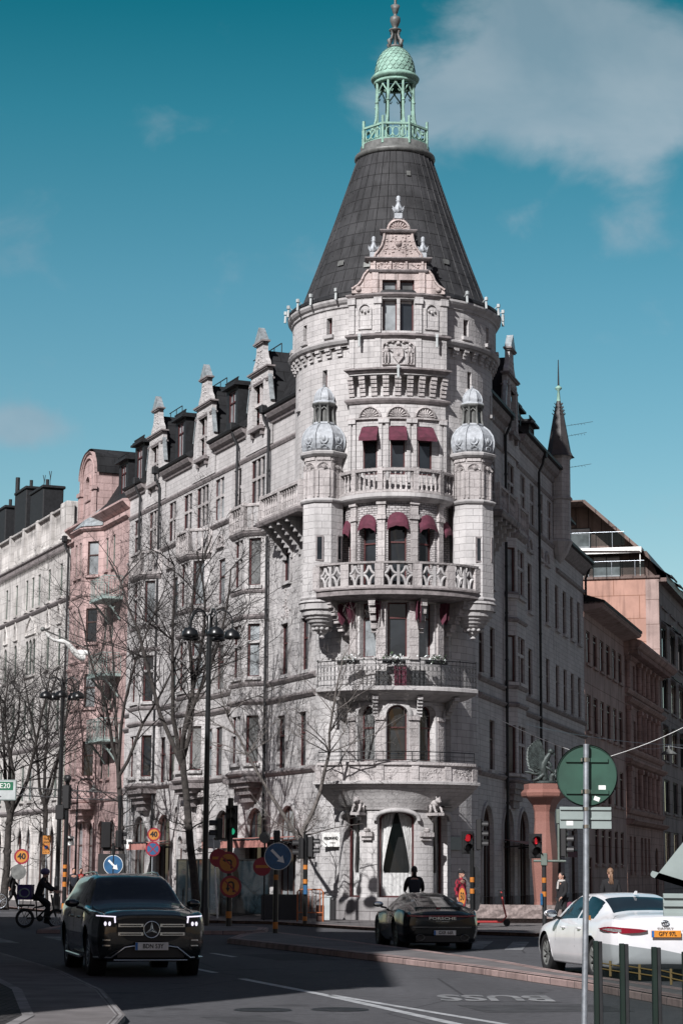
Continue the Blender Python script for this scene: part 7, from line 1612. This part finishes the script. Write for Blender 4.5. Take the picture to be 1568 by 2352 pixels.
def plate(t, M, txt, col='plate_white', w_=.52, h=.112, name='number_plate'):
    b = MB(M); b.bev(-w_/2, w_/2, -.012, .0, -h/2, h/2, .006); p = b.build(name, col, t); b = MB(M); b.box(-w_/2+.004, -w_/2+.045, -.015, -.012, -h/2+.004, h/2-.004); b.build('country_band', 'plate_blue', p)
    text(txt, .10, M @ Matrix.Translation((.022, -.014, -.002)) @ FACE, 'sign_black', p, depth=.001, bold=.0025, sx=.88, name='plate_lettering'); return p

# dark green-black SUV coming towards us
SV = dict(y=(-1.2, 3.98), wb=3.14, r=.40, wx=.93, w=[(-1.2, .84), (-1., .94), (-.4, .965), (3.2, .965), (3.7, .955), (3.98, .885)], zb=[(-1.2, .36), (-.8, .24), (3.4, .24), (3.98, .30)], zs=[(-1.2, 1.05), (-.9, 1.14), (2.0, 1.12), (3.0, 1.09), (3.7, 1.07), (3.98, 1.0)],
  zt=[(-1.2, 1.10), (-1.08, 1.42), (-.85, 1.60), (-.3, 1.69), (1.0, 1.715), (1.5, 1.67), (2.3, 1.24), (2.5, 1.18), (3.3, 1.14), (3.75, 1.11), (3.98, 1.04)], wr=[(-1.2, .76), (-.9, .64), (1.4, .63), (2.3, .76), (3.0, .78), (3.98, .70)],
  side=(-1.0, 2.15, .3, 1.1), pillars=(.35, 1.25), wind=(1.56, 2.24), back=(-1.14, -.92), nose=(.04, .10, .8, .66), hip=.03, rim='chrome')
t = thing('parked_car' if 0 else 'suv', 'dark SUV with lit headlights driving towards the camera', 'car', (-3.36-.24*3.14, 36.65+.97*3.14, 0), pi+atan2(.24, .97))
car(t, SV, 'suv_paint'); FRT = Matrix.Rotation(pi, 4, 'Z') @ Matrix.Translation((0, -4.0, 0))     # local frame: x to the viewer's right, -y towards the viewer
def fpt(x, z, d=0.): return (x, -.085+.10*(abs(x)/.84)**4+1.6*max(0, abs(x)-.80)-d, z)
def fpanel(poly, m, nm, d0=.0, d1=.03, parent=None, n=1):
    b = MB(FRT); a = [fpt(x, z, d1) for x, z in poly]; c = [fpt(x, z, d0-.06) for x, z in poly]; b.face(a)
    for i in range(len(poly)): j = (i+1) % len(poly); b.face([a[i], a[j], c[j], c[i]])
    return b.build(nm, m, parent or t)
def curve_panel(x0, x1, zf0, zf1, m, nm, d, parent=None, n=14):
    """panel wrapped round the nose between two height functions"""
    b = MB(FRT); X = [x0+(x1-x0)*i/n for i in range(n+1)]; b.grid([[fpt(x, zf0(x), d-.08) for x in X], [fpt(x, zf0(x), d) for x in X], [fpt(x, zf1(x), d) for x in X], [fpt(x, zf1(x), d-.08) for x in X]], smooth=False); return b.build(nm, m, parent or t)
gt = lambda x: .985-.10*max(0, abs(x)-.40)*2; gb = lambda x: .60+.9*max(0, abs(x)-.32)**1.4
g = curve_panel(-.58, .58, gb, gt, 'black_plastic', 'grille', .045)
curve_panel(-.60, .60, lambda x: gt(x)-.005, lambda x: gt(x)+.035, 'suv_paint', 'grille_frame', .06)
for z in (.86, .72):
    for s in (-1, 1): curve_panel(*sorted((s*.14, s*.56)), lambda x: z-.026, lambda x: z+.026, 'chrome', 'grille_bar', .075, g); curve_panel(*sorted((s*.18, s*.53)), lambda x: z-.012, lambda x: z+.006, 'black_plastic', 'bar_slot', .082, g)
b = MB(FRT @ Matrix.Translation((0, -.14, .79))); n = 28; b.tube([(.135*cos(a), 0, .135*sin(a)) for a in [2*pi*k/n for k in range(n+1)]], .016, 6, cap=False)
for k in range(3): a = pi/2+2*pi*k/3; p_ = Vector((cos(a), 0, sin(a)))*.13; q = Vector((-sin(a), 0, cos(a)))*.028; b.face([p_, q+Vector((0, -.01, 0)), -q+Vector((0, -.01, 0))]); b.face([p_, Vector((0, -.03, 0)), q*1.0])
b.build('star_emblem', 'chrome', g)
for s in (-1, 1):
    xs_ = sorted((s*.60, s*.90)); hl = curve_panel(*xs_, lambda x: .83+.05*(abs(x)-.6), lambda x: 1.0+.05*(abs(x)-.6), 'black_plastic', 'headlight', .03)
    for dx in (.70, .77): b = MB(FRT); b.ell(fpt(s*dx, .885, .045), (.022, .02, .036), 8, k=6); b.build('lamp', 'lamp_glow', hl)
    curve_panel(*xs_, lambda x: .99+.05*(abs(x)-.6), lambda x: 1.008+.05*(abs(x)-.6), 'lamp_glow', 'running_light', .045, hl); b = MB(FRT); b.tube([fpt(s*.62, .99, .05), fpt(s*.61, .9, .05)], .013, 5); b.build('running_light', 'lamp_glow', hl)
    for z in (.62, .53): curve_panel(*sorted((s*.68, s*.90)), lambda x: z-.012, lambda x: z+.006, 'chrome', 'air_intake_bar', .04)
    curve_panel(*sorted((s*.66, s*.91)), lambda x: .46, lambda x: .70, 'black_plastic', 'air_intake', .012)
curve_panel(-.56, .56, lambda x: .33+.0*x, lambda x: .50-.22*max(0, abs(x)-.35), 'black_plastic', 'lower_grille', .03)
b = MB(FRT); b.tube([fpt(-.92, .33, .04), fpt(-.66, .33, .06), fpt(-.44, .50, .07), fpt(-.3, .52, .07), fpt(.3, .52, .07), fpt(.44, .50, .07), fpt(.66, .33, .06), fpt(.92, .33, .04)], .018, 5); b.tube([fpt(-.62, .29, .05), fpt(.62, .29, .05)], .014, 5); b.build('chrome_trim', 'chrome', t)
plate(t, FRT @ Matrix.Translation((0, -.19, .52)), 'BDN 53Y', w_=.56, h=.13)
for s in (-1, 1):
    mirror(t, .99, 1.95, 1.13, 'suv_paint', s); b = MB(); b.tube([(s*.56, -.7, 1.62), (s*.56, -.6, 1.70), (s*.55, .6, 1.735), (s*.55, 1.1, 1.72), (s*.56, 1.3, 1.66)], .016, 6); b.build('roof_rail', 'chrome', t)
    b = MB(); b.tube([(s*.97, .7, .95), (s*.985, .9, .95)], .02, 5); b.tube([(s*.97, 1.7, .95), (s*.985, 1.9, .95)], .02, 5); b.build('door_handle', 'suv_paint', t); b = MB(); b.bev(s*.99-.03, s*.99+.03, .55, 2.6, .27, .33, .02); b.build('side_step', 'chrome', t)
seam(t, SV, [(.35, 5.2), (.32, 1.4)]); seam(t, SV, [(1.25, 5.2), (1.25, 1.4)]); seam(t, SV, [(2.35, 5.2), (2.40, 1.4)]); seam(t, SV, [(2.35, 6.9), (3.9, 6.9)])
b = MB(); b.bev(-.2, .2, 1.55, 1.68, 1.5, 1.57, .03); b.build('interior_mirror', 'black_plastic', t)
# black sports coupe from behind
SP = dict(y=(-1.05, 3.45), wb=2.45, r=.355, wx=.885, w=[(-1.05, .80), (-.85, .885), (-.2, .925), (.5, .90), (1.3, .865), (2.4, .89), (3.1, .83), (3.45, .62)], zb=[(-1.05, .26), (-.7, .16), (3.0, .14), (3.45, .2)], zs=[(-1.05, .80), (-.7, .90), (0, .945), (.6, .89), (1.6, .84), (2.4, .84), (3.0, .72), (3.45, .5)],
  zt=[(-1.05, .84), (-.9, .90), (-.5, .985), (0, 1.11), (.5, 1.23), (1.0, 1.295), (1.3, 1.30), (1.7, 1.2), (2.15, .98), (2.4, .88), (3.0, .76), (3.45, .54)], wr=[(-1.05, .72), (-.6, .60), (0, .54), (.6, .50), (1.2, .49), (1.6, .52), (2.2, .64), (3, .62), (3.45, .45)],
  side=(.12, 2.0, .9, 1.0), pillars=(.72,), wind=(1.42, 2.1), back=(-.28, .55), nose=(.05, .1, .60, .42), hip=.03, rim='lead_grey', rq=6.9)
t = thing('sports_car', 'black low sports coupe seen from behind with a light bar across its tail', 'car', (2.22, 50.2, 0), radians(9))
car(t, SP, 'sports_paint')
def rp(x, z, d=0): return (x, -1.095+.06*(abs(x)/.8)**4+1.2*max(0, abs(x)-.76)-d, z)
def rpanel(x0, x1, z0, z1, m, nm, d, n=14, M=None, rp=rp):
    b = MB(M); X = [x0+(x1-x0)*i/n for i in range(n+1)]; b.grid([[rp(x, z0, d-.1) for x in X], [rp(x, z0, d) for x in X], [rp(x, z1, d) for x in X], [rp(x, z1, d-.1) for x in X]], smooth=False); return b.build(nm, m, t)
rpanel(-.80, .80, .765, .80, 'tail_red', 'light_bar', .03); rpanel(-.62, .62, .20, .34, 'black_plastic', 'diffuser', .03); rpanel(-.8, .8, .52, .545, 'lead_grey', 'bumper_crease', .02); rpanel(-.82, -.6, .78, .81, 'tail_red', 'tail_lamp', .04); rpanel(.6, .82, .78, .81, 'tail_red', 'tail_lamp', .04)
b = MB()
for k in range(27): x = -.52+.04*k; b.box(x-.008, x+.008, -.62, -.48, .925, .985)
b.build('engine_vent', 'black_plastic', t); rpanel(-.05, .05, .945, .975, 'tail_red', 'brake_lamp', -.42)
o = text('PORSCHE', .085, Matrix.Translation((0, -1.135, .73)) @ FACE, 'chrome', t, depth=.003, bold=.002, sx=1.75, name='lettering'); text('911 Carrera S', .045, Matrix.Translation((0, -1.135, .665)) @ FACE, 'chrome', t, depth=.003, sx=1.2, name='lettering')
plate(t, Matrix.Translation((.05, -1.15, .41)), 'GXR 66R')
for s in (-1, 1):
    b = MB(Matrix.Translation((s*.52, -1.08, .30)) @ Matrix.Rotation(pi/2, 4, 'X')); b.lathe([(.05, .0), (.075, .06), (.065, .08), (.05, .0)], 14, sx=1.5); b.build('exhaust', 'lead_grey', t)
    mirror(t, .90, 1.75, .95, 'sports_paint', s)
    b = MB(Matrix.Translation((s*.0, 0, 0))); b.tube([(s*.895, .55, .76), (s*.90, .72, .76)], .015, 5); b.build('door_handle', 'sports_paint', t)
seam(t, SP, [(.72, 5.1), (.55, 3), (.62, 1.3)]); seam(t, SP, [(1.95, 5.1), (1.95, 1.3)])
# white saloon from behind, right
SW = dict(y=(-1.1, 3.76), wb=2.825, r=.345, wx=.885, w=[(-1.1, .80), (-.9, .88), (-.3, .92), (2.9, .915), (3.4, .86), (3.76, .66)], zb=[(-1.1, .30), (-.7, .20), (3.2, .18), (3.76, .22)], zs=[(-1.1, 1.0), (-.7, 1.0), (0, .97), (1.5, .93), (2.4, .90), (3.2, .80), (3.76, .60)],
  zt=[(-1.1, 1.06), (-.95, 1.10), (-.62, 1.13), (-.35, 1.18), (.35, 1.39), (.9, 1.45), (1.5, 1.435), (1.85, 1.35), (2.5, 1.02), (3.2, .90), (3.6, .76), (3.76, .64)], wr=[(-1.1, .72), (-.6, .68), (-.1, .60), (.4, .57), (1.2, .57), (1.7, .60), (2.5, .74), (3.2, .70), (3.76, .5)],
  side=(.08, 2.25, .25, 1.35), pillars=(.98,), wind=(1.72, 2.45), back=(-.42, .30), nose=(.05, .12, .62, .42), hip=.02, rim='lead_grey', rq=6.95)
hd = atan2(.50, 2.6); t = thing('saloon_car', 'white saloon car with a yellow number plate, partly cut off at the right', 'car', (5.22, 36.6, 0), hd)
car(t, SW, 'white_paint')
for s in (-1, 1):
    mirror(t, .95, 2.0, 1.0, 'white_paint', s); q = MB(); 
    for y in (.62, 1.55): q.tube([(s*.905, y, .83), (s*.94, y+.05, .835), (s*.94, y+.15, .835), (s*.905, y+.2, .83)], .014, 5)
    q.build('door_handle', 'white_paint', t)
    P_ = [(.955, -.50, .86, .86), (.94, -.68, .835, .885), (.905, -.86, .815, .90), (.85, -1.02, .80, .90), (.76, -1.14, .795, .89), (.62, -1.185, .80, .88), (.46, -1.195, .81, .868), (.34, -1.20, .835, .85)]
    q = MB(); q.grid([[(s*(x-.05), y+.07, a) for x, y, a, c in P_], [(s*x, y, a) for x, y, a, c in P_], [(s*x, y, c) for x, y, a, c in P_], [(s*(x-.05), y+.07, c) for x, y, a, c in P_]], smooth=False); o = q.build('tail_lamp', 'tail_red', t)
    q = MB(); Q_ = P_[1:5]; q.grid([[(s*(x+.004), y-.004, a+.018) for x, y, a, c in Q_], [(s*(x+.004), y-.004, c-.03) for x, y, a, c in Q_]], smooth=False); q.build('clear_lens', 'lens_clear', o)
plate(t, Matrix.Translation((0, -1.19, .79)), 'GFY 97L', 'plate_yellow'); text('CAMRY', .045, Matrix.Translation((0, -1.156, .882)) @ FACE, 'lead_grey', t, depth=.002, sx=1.9, name='lettering')
b = MB(Matrix.Translation((.0, -1.155, .965)) ); b.tube([(.065*cos(a), 0, .045*sin(a)) for a in [2*pi*k/18 for k in range(19)]], .008, 5); b.tube([(.022*cos(a), -.004, .040*sin(a)) for a in [2*pi*k/14 for k in range(15)]], .005, 5); b.tube([(.045*cos(a), -.004, .018+.018*sin(a)) for a in [2*pi*k/14 for k in range(15)]], .005, 5); b.build('emblem', 'chrome', t)
b = MB(); b.extr([(-.05, 1.44), (.09, 1.44), (-.02, 1.50), (-.06, 1.50)], -.015, .015, ax='x'); o = b.build('fin_antenna', 'white_paint', t); o.location = (0, .35, -.02)
seam(t, SW, [(.98, 5.15), (.98, 1.4)], r=.005, m='lead_grey'); seam(t, SW, [(.2, 5.2), (.12, 3.5)], r=.005, m='lead_grey'); seam(t, SW, [(2.1, 5.1), (2.15, 1.4)], r=.005, m='lead_grey'); seam(t, SW, [(-.95, 4.9), (-.62, 7.2), (-.62, 9)], r=.005, m='lead_grey')
b = MB(); b.box(-.86, -.855, .22, .34, .98, 1.06); b.build('permit_sticker', 'sign_yellow', t)

# ------------------------------------------------------------------ people
def skinned(name, V, E, Rr, m, parent, sub=2):
    me = bpy.data.meshes.new(name); me.from_pydata(V, E, []); o = bpy.data.objects.new(name, me); COL.objects.link(o)
    md = o.modifiers.new('skin', 'SKIN'); md.use_smooth_shade = True
    L = me.skin_vertices[0].data if me.skin_vertices else None
    for i, r in enumerate(Rr): L[i].radius = r if isinstance(r, tuple) else (r, r)
    L[0].use_root = True
    s = o.modifiers.new('sub', 'SUBSURF'); s.levels = s.render_levels = sub
    dg = bpy.context.evaluated_depsgraph_get(); m2 = bpy.data.meshes.new_from_object(o.evaluated_get(dg)); bpy.data.objects.remove(o)
    m2.materials.clear(); m2.materials.append(MATS[m])
    q = bpy.data.objects.new(name, m2); COL.objects.link(q); q.parent = parent; m2.polygons.foreach_set('use_smooth', [True]*len(m2.polygons)); return q
BASE = dict(pel=(0, 0, .95), spi=(0, 0, 1.15), che=(0, 0, 1.36), nek=(0, .01, 1.50), hed=(0, -.01, 1.63),
  shL=(-.18, 0, 1.42), elL=(-.24, .03, 1.14), wrL=(-.25, -.04, .89), haL=(-.25, -.07, .80), shR=(.18, 0, 1.42), elR=(.24, .03, 1.14), wrR=(.25, -.04, .89), haR=(.25, -.07, .80),
  hiL=(-.09, 0, .90), knL=(-.10, -.02, .50), anL=(-.10, .03, .09), toL=(-.11, -.14, .04), hiR=(.09, 0, .90), knR=(.10, -.02, .50), anR=(.10, .03, .09), toR=(.11, -.14, .04))
def person(label, x, y, rz, pose=None, top='cloth_black', legs='cloth_black', hair='hair_dark', shoes='rubber', z=.1, s=1., coat=.0, hairlen=0, cap=None, group=None):
    t = thing('person', label, 'person', (x, y, z), rz, group); t.scale = (s, s, s)
    J = dict(BASE); J.update(pose or {}); names = list(J); ix = {n: i for i, n in enumerate(names)}
    E = [('pel', 'spi'), ('spi', 'che'), ('che', 'nek'), ('nek', 'hed')]+[e for q in 'LR' for e in (('che', 'sh'+q), ('sh'+q, 'el'+q), ('el'+q, 'wr'+q), ('wr'+q, 'ha'+q), ('pel', 'hi'+q), ('hi'+q, 'kn'+q), ('kn'+q, 'an'+q), ('an'+q, 'to'+q))]
    Rd = dict(pel=(.14, .10), spi=(.12, .09), che=(.14, .10), nek=.052, hed=.078, sh=.06, el=.042, wr=.028, ha=.032, hi=.085, kn=.055, an=.038, to=.03)
    Rr = [Rd.get(n, Rd.get(n[:2])) for n in names]
    body = skinned('body', [J[n] for n in names], [(ix[a], ix[c]) for a, c in E], Rr, 'skin', t)
    # head with features and five-fingered hands, joined into the body mesh
    b = MB(); h = Vector(J['hed'])+Vector((0, -.01, .03)); b.ell(h, (.075, .095, .115), 14, k=10); b.ell(h+Vector((0, -.09, -.03)), (.022, .035, .045), 7, k=5); b.ell(h+Vector((0, -.06, -.08)), (.045, .04, .04), 8, k=5)
    for q in (-1, 1): b.ell(h+Vector((q*.078, .01, -.01)), (.012, .025, .035), 6, k=4)
    for q in 'LR':
        w_, k_ = Vector(J['wr'+q]), Vector(J['ha'+q]); d = (k_-w_).normalized(); a = d.orthogonal().normalized(); c = d.cross(a)
        for f in range(4): p = k_+a*(.024*(f-1.5)); L_ = (.075, .085, .08, .062)[f]; b.tube([p-d*.01, p+d*L_*.5+c*.006, p+d*L_*.85+c*.03], [.0095, .0085, .006], 5)
        b.tube([k_-d*.03+a*.03, k_+a*.055+d*.02, k_+a*.05+d*.055], [.011, .009, .007], 5)
    tmp = b.build('tmp', 'skin'); bm = bmesh.new(); bm.from_mesh(body.data); bm.from_mesh(tmp.data); bm.to_mesh(body.data); bm.free(); bpy.data.objects.remove(tmp)
    body.data.polygons.foreach_set('use_smooth', [True]*len(body.data.polygons))
    def part(nm, ns, ed, R2, m): i2 = {n: i for i, n in enumerate(ns)}; skinned(nm, [J[n] for n in ns], [(i2[a], i2[c]) for a, c in ed], R2, m, t)
    ns = ['spi', 'pel', 'che', 'shL', 'elL', 'wrL', 'shR', 'elR', 'wrR', 'nek']
    part('jacket', ns, [('spi', 'pel'), ('spi', 'che'), ('che', 'nek'), ('che', 'shL'), ('shL', 'elL'), ('elL', 'wrL'), ('che', 'shR'), ('shR', 'elR'), ('elR', 'wrR')], [(.16, .125), (.17+coat*.2, .14+coat*.2), (.17, .13), .082, .062, .048, .082, .062, .048, .06], top)
    ns = ['pel', 'hiL', 'knL', 'anL', 'hiR', 'knR', 'anR']
    part('trousers', ns, [('pel', 'hiL'), ('hiL', 'knL'), ('knL', 'anL'), ('pel', 'hiR'), ('hiR', 'knR'), ('knR', 'anR')], [(.145, .115), .10, .072, .058, .10, .072, .058], legs)
    b = MB(); nk = Vector(J['nek']); b.lathe([(.10, -.09), (.085, -.03), (.068, .03), (.06, .02)], 12, nk); b.build('collar', top, t)
    if coat: 
        b = MB(); pv_ = Vector(J['pel']); b.lathe([(.17, .12), (.19, -.1), (.21, -coat)], 14, pv_, sy=.75); b.build('coat_skirt', top, t)
    for q in 'LR':
        a, c = Vector(J['an'+q]), Vector(J['to'+q]); b = MB(); b.tube([a+(a-c)*.3+Vector((0, 0, -.02)), a+Vector((0, 0, -.01)), (a+c)/2, c, c+(c-a)*.25], [.03, .05, .045, .04, .02], 8); b.build('shoe', shoes, t)
    b = MB(); b.ell(h+Vector((0, .02, .035)), (.088, .098, .10), 14, k=10)
    if hairlen:
        rh = random.Random(5); b.ell(h+Vector((0, .10, .03)), (.035, .035, .035), 8, k=5)
        for k in range(16): a = rh.uniform(-.035, .035); b.tube([h+Vector((a*.4, .11, .03)), h+Vector((a, .15, -.04)), h+Vector((a*1.2, .14, -.12)), h+Vector((a*1.6+rh.uniform(-.02, .02), .12+rh.uniform(-.02, .02), -hairlen-rh.uniform(0, .05)))], [.012, .014, .012, .004], 4)
    hr = b.build('hair', hair, t)
    if cap: b = MB(); b.lathe([(.10, .0), (.102, .05), (.07, .10), (0, .12)], 14, h+Vector((0, .0, .02))); b.ell(h+Vector((0, -.11, .03)), (.07, .07, .012), 10, k=4); b.build('cap', cap, t)
    return t, J
WALK = dict(knL=(-.10, -.18, .52), anL=(-.10, -.30, .10), toL=(-.10, -.46, .08), knR=(.10, .05, .50), anR=(.10, .34, .16), toR=(.10, .22, .04), elL=(-.24, .12, 1.15), wrL=(-.25, .10, .92), haL=(-.25, .08, .84), elR=(.24, -.06, 1.15), wrR=(.22, -.24, .98), haR=(.21, -.30, .93))
RIDE = dict(pel=(0, .10, .98), spi=(0, .06, 1.18), che=(0, -.04, 1.38), nek=(0, -.07, 1.52), hed=(0, -.10, 1.65), shL=(-.18, -.04, 1.43), shR=(.18, -.04, 1.43), elL=(-.24, -.26, 1.22), wrL=(-.25, -.46, 1.13), haL=(-.24, -.54, 1.11), elR=(.24, -.26, 1.22), wrR=(.25, -.46, 1.13), haR=(.24, -.54, 1.11),
  hiL=(-.09, .08, .94), knL=(-.12, -.30, .76), anL=(-.11, -.16, .36), toL=(-.11, -.32, .30), hiR=(.09, .08, .94), knR=(.12, -.22, .60), anR=(.11, -.12, .20), toR=(.11, -.28, .15))
def bicycle(label, x, y, rz, z=.0, fat=False, s=1.):
    t = thing('bicycle' if not fat else 'cargo_bike', label, 'bicycle', (x, y, z), rz); R_ = .30 if fat else .34; w_ = .045 if fat else .02; X = (.50, -.52)
    for yy, nm in ((.50, 'wheel'), (-.50, 'wheel')):
        M_ = Matrix.Translation((0, yy, R_)) @ Matrix.Rotation(pi/2, 4, 'Y'); b = MB(M_); b.tube([((R_-w_)*cos(a), (R_-w_)*sin(a), 0) for a in [2*pi*k/24 for k in range(25)]], w_, 8, cap=False); o = b.build('wheel', 'rubber', t)
        b = MB(M_); b.tube([((R_-2*w_)*cos(a), (R_-2*w_)*sin(a), 0) for a in [2*pi*k/24 for k in range(25)]], .012, 5, cap=False); b.cyl((0, 0, -.05), (0, 0, .05), .06, n=10)
        for k in range(12): a = 2*pi*k/12; b.cyl((.05*cos(a), .05*sin(a), 0), ((R_-2*w_)*cos(a), (R_-2*w_)*sin(a), 0), .005, n=3)
        b.build('rim', 'steel', o)
    b = MB(); b.tube([(0, .5, R_), (0, .12, R_), (0, .16, .85)], .025, 6); b.tube([(0, .12, R_), (0, -.30, .72)], .03, 6); b.tube([(0, .2, .62), (0, -.30, .72)], .028, 6); b.tube([(0, .5, R_), (0, .2, .62)], .02, 5); b.tube([(0, -.5, R_), (0, -.38, .7), (0, -.32, 1.02)], .03, 6); b.build('frame', 'black_paint', t)
    b = MB(); b.tube([(-.26, -.34, 1.08), (-.12, -.38, 1.08), (.12, -.38, 1.08), (.26, -.34, 1.08)], .016, 6); b.build('handlebar', 'black_plastic', t); b = MB(); b.ell((0, .16, .90), (.09, .14, .05), 9); b.build('saddle', 'black_plastic', t); b = MB(); b.lathe([(.0, -.02), (.1, -.02), (.1, .02), (0, .02)], 12); o = b.build('crank', 'black_plastic', t); o.matrix_local = Matrix.Translation((0, .02, R_)) @ Matrix.Rotation(pi/2, 4, 'Y')
    return t
# delivery rider, heading right
p = gnd(93, 2132); bk = bicycle('fat-tyred delivery bike with a violet cargo box behind the saddle', p.x, 65.7, pi/2-.12, 0, True, 1)
b = MB(); b.bev(-.22, .22, .28, .72, .86, 1.28, .02); bx = b.build('cargo_box', 'box_violet', bk); b = MB(); b.bev(-.23, .23, .27, .73, 1.28, 1.32, .02); b.build('lid', 'box_violet', bx); b = MB(Matrix.Rotation(0, 4, 'Z'))
for sx_ in (-1, 1): disc_pts = [(sx_*.225, .47+.15*cos(a), 1.07+.13*sin(a)) for a in [2*pi*k/16 for k in range(17)]]; b.tube(disc_pts, .022, 4); b.tube([(sx_*.226, .60, 1.18), (sx_*.226, .66, 1.07), (sx_*.226, .60, .96)], .02, 4)
b.build('logo', 'copper_pale', bx); b = MB(); b.bev(-.06, .06, .2, .75, .66, .72, .02); 
for y_ in (.35, .6): b.tube([(-.1, y_, .68), (-.1, .5, .32)], .012, 4); b.tube([(.1, y_, .86), (.1, y_, .68)], .012, 4)
b.build('carrier', 'black_plastic', bk)
t, J = person('person in black riding the delivery bike with a violet helmet', p.x, 65.7, pi/2-.12, RIDE, z=0); b = MB(); h = Vector(J['hed'])+Vector((0, .0, .07)); b.ell(h, (.125, .15, .11), 14, k=8); b.build('helmet', 'helmet_violet', t)
# others
def at_ground(u, Y): return at(u, 2100, Y).x
person('person in a dark coat standing by the striped signal post', at_ground(167, 98), 98, .4, top='cloth_navy', coat=.25, z=.1); person('person in a red jacket and light trousers beyond the signal post', at_ground(184, 104), 104, .2, dict(elL=(-.24, -.12, 1.18), wrL=(-.1, -.26, 1.3), haL=(-.03, -.26, 1.36)), top='cloth_red', legs='cloth_light')
person('person in long black coat behind the left 40 sign', at_ground(27, 94), 94, pi/2, WALK, coat=.4); person('person in sunglasses walking by the terrace, hand to the face', at_ground(541, 88), 88, -.5, dict(WALK, elR=(.24, -.1, 1.2), wrR=(.1, -.22, 1.42), haR=(.04, -.2, 1.5)), top='cloth_light', legs='cloth_black', shoes='plate_white', s=1.02)
cy = at_ground(951, 61.5); bicycle('bicycle hidden behind the black coupe', cy, 61.5, 0); t, J = person('person cycling away in black with a backpack, behind the black coupe', cy, 61.5, pi, {k: (v[0], v[1], v[2]+.08) for k, v in RIDE.items()}, hairlen=.2, s=1.04, z=0); 
b = MB(); b.bev(-.15, .15, .12, .28, 1.12, 1.52, .05); b.build('backpack', 'cloth_navy', t)
t, J = person('person in a red plaid shirt and dark cap by the red signal', at_ground(1058, 68), 68, .9, top='plaid_cloth', legs='cloth_navy', cap='cloth_black')
t, J = person('person with a patterned scarf and dark coat walking by the granite trough', at_ground(1290, 66), 66, -.9, WALK, coat=.35, hairlen=.18, s=.97); b = MB(); b.tube([(.09*cos(a), .0+.09*sin(a), 1.50) for a in [2*pi*k/10 for k in range(11)]], .045, 6); b.tube([(-.02, -.13, 1.48), (-.03, -.16, 1.25)], .04, 5); b.build('scarf', 'cloth_light', t)
person('person with a blond ponytail in a dark jacket behind the white car', at_ground(1402, 58), 58, pi, hair='hair_blond', hairlen=.26, s=1.03, z=.1)
p = at_ground(2, 92); bicycle('bicycle cut off by the left edge', p-.55, 92, pi/2, .1)
bpy.context.view_layer.update()
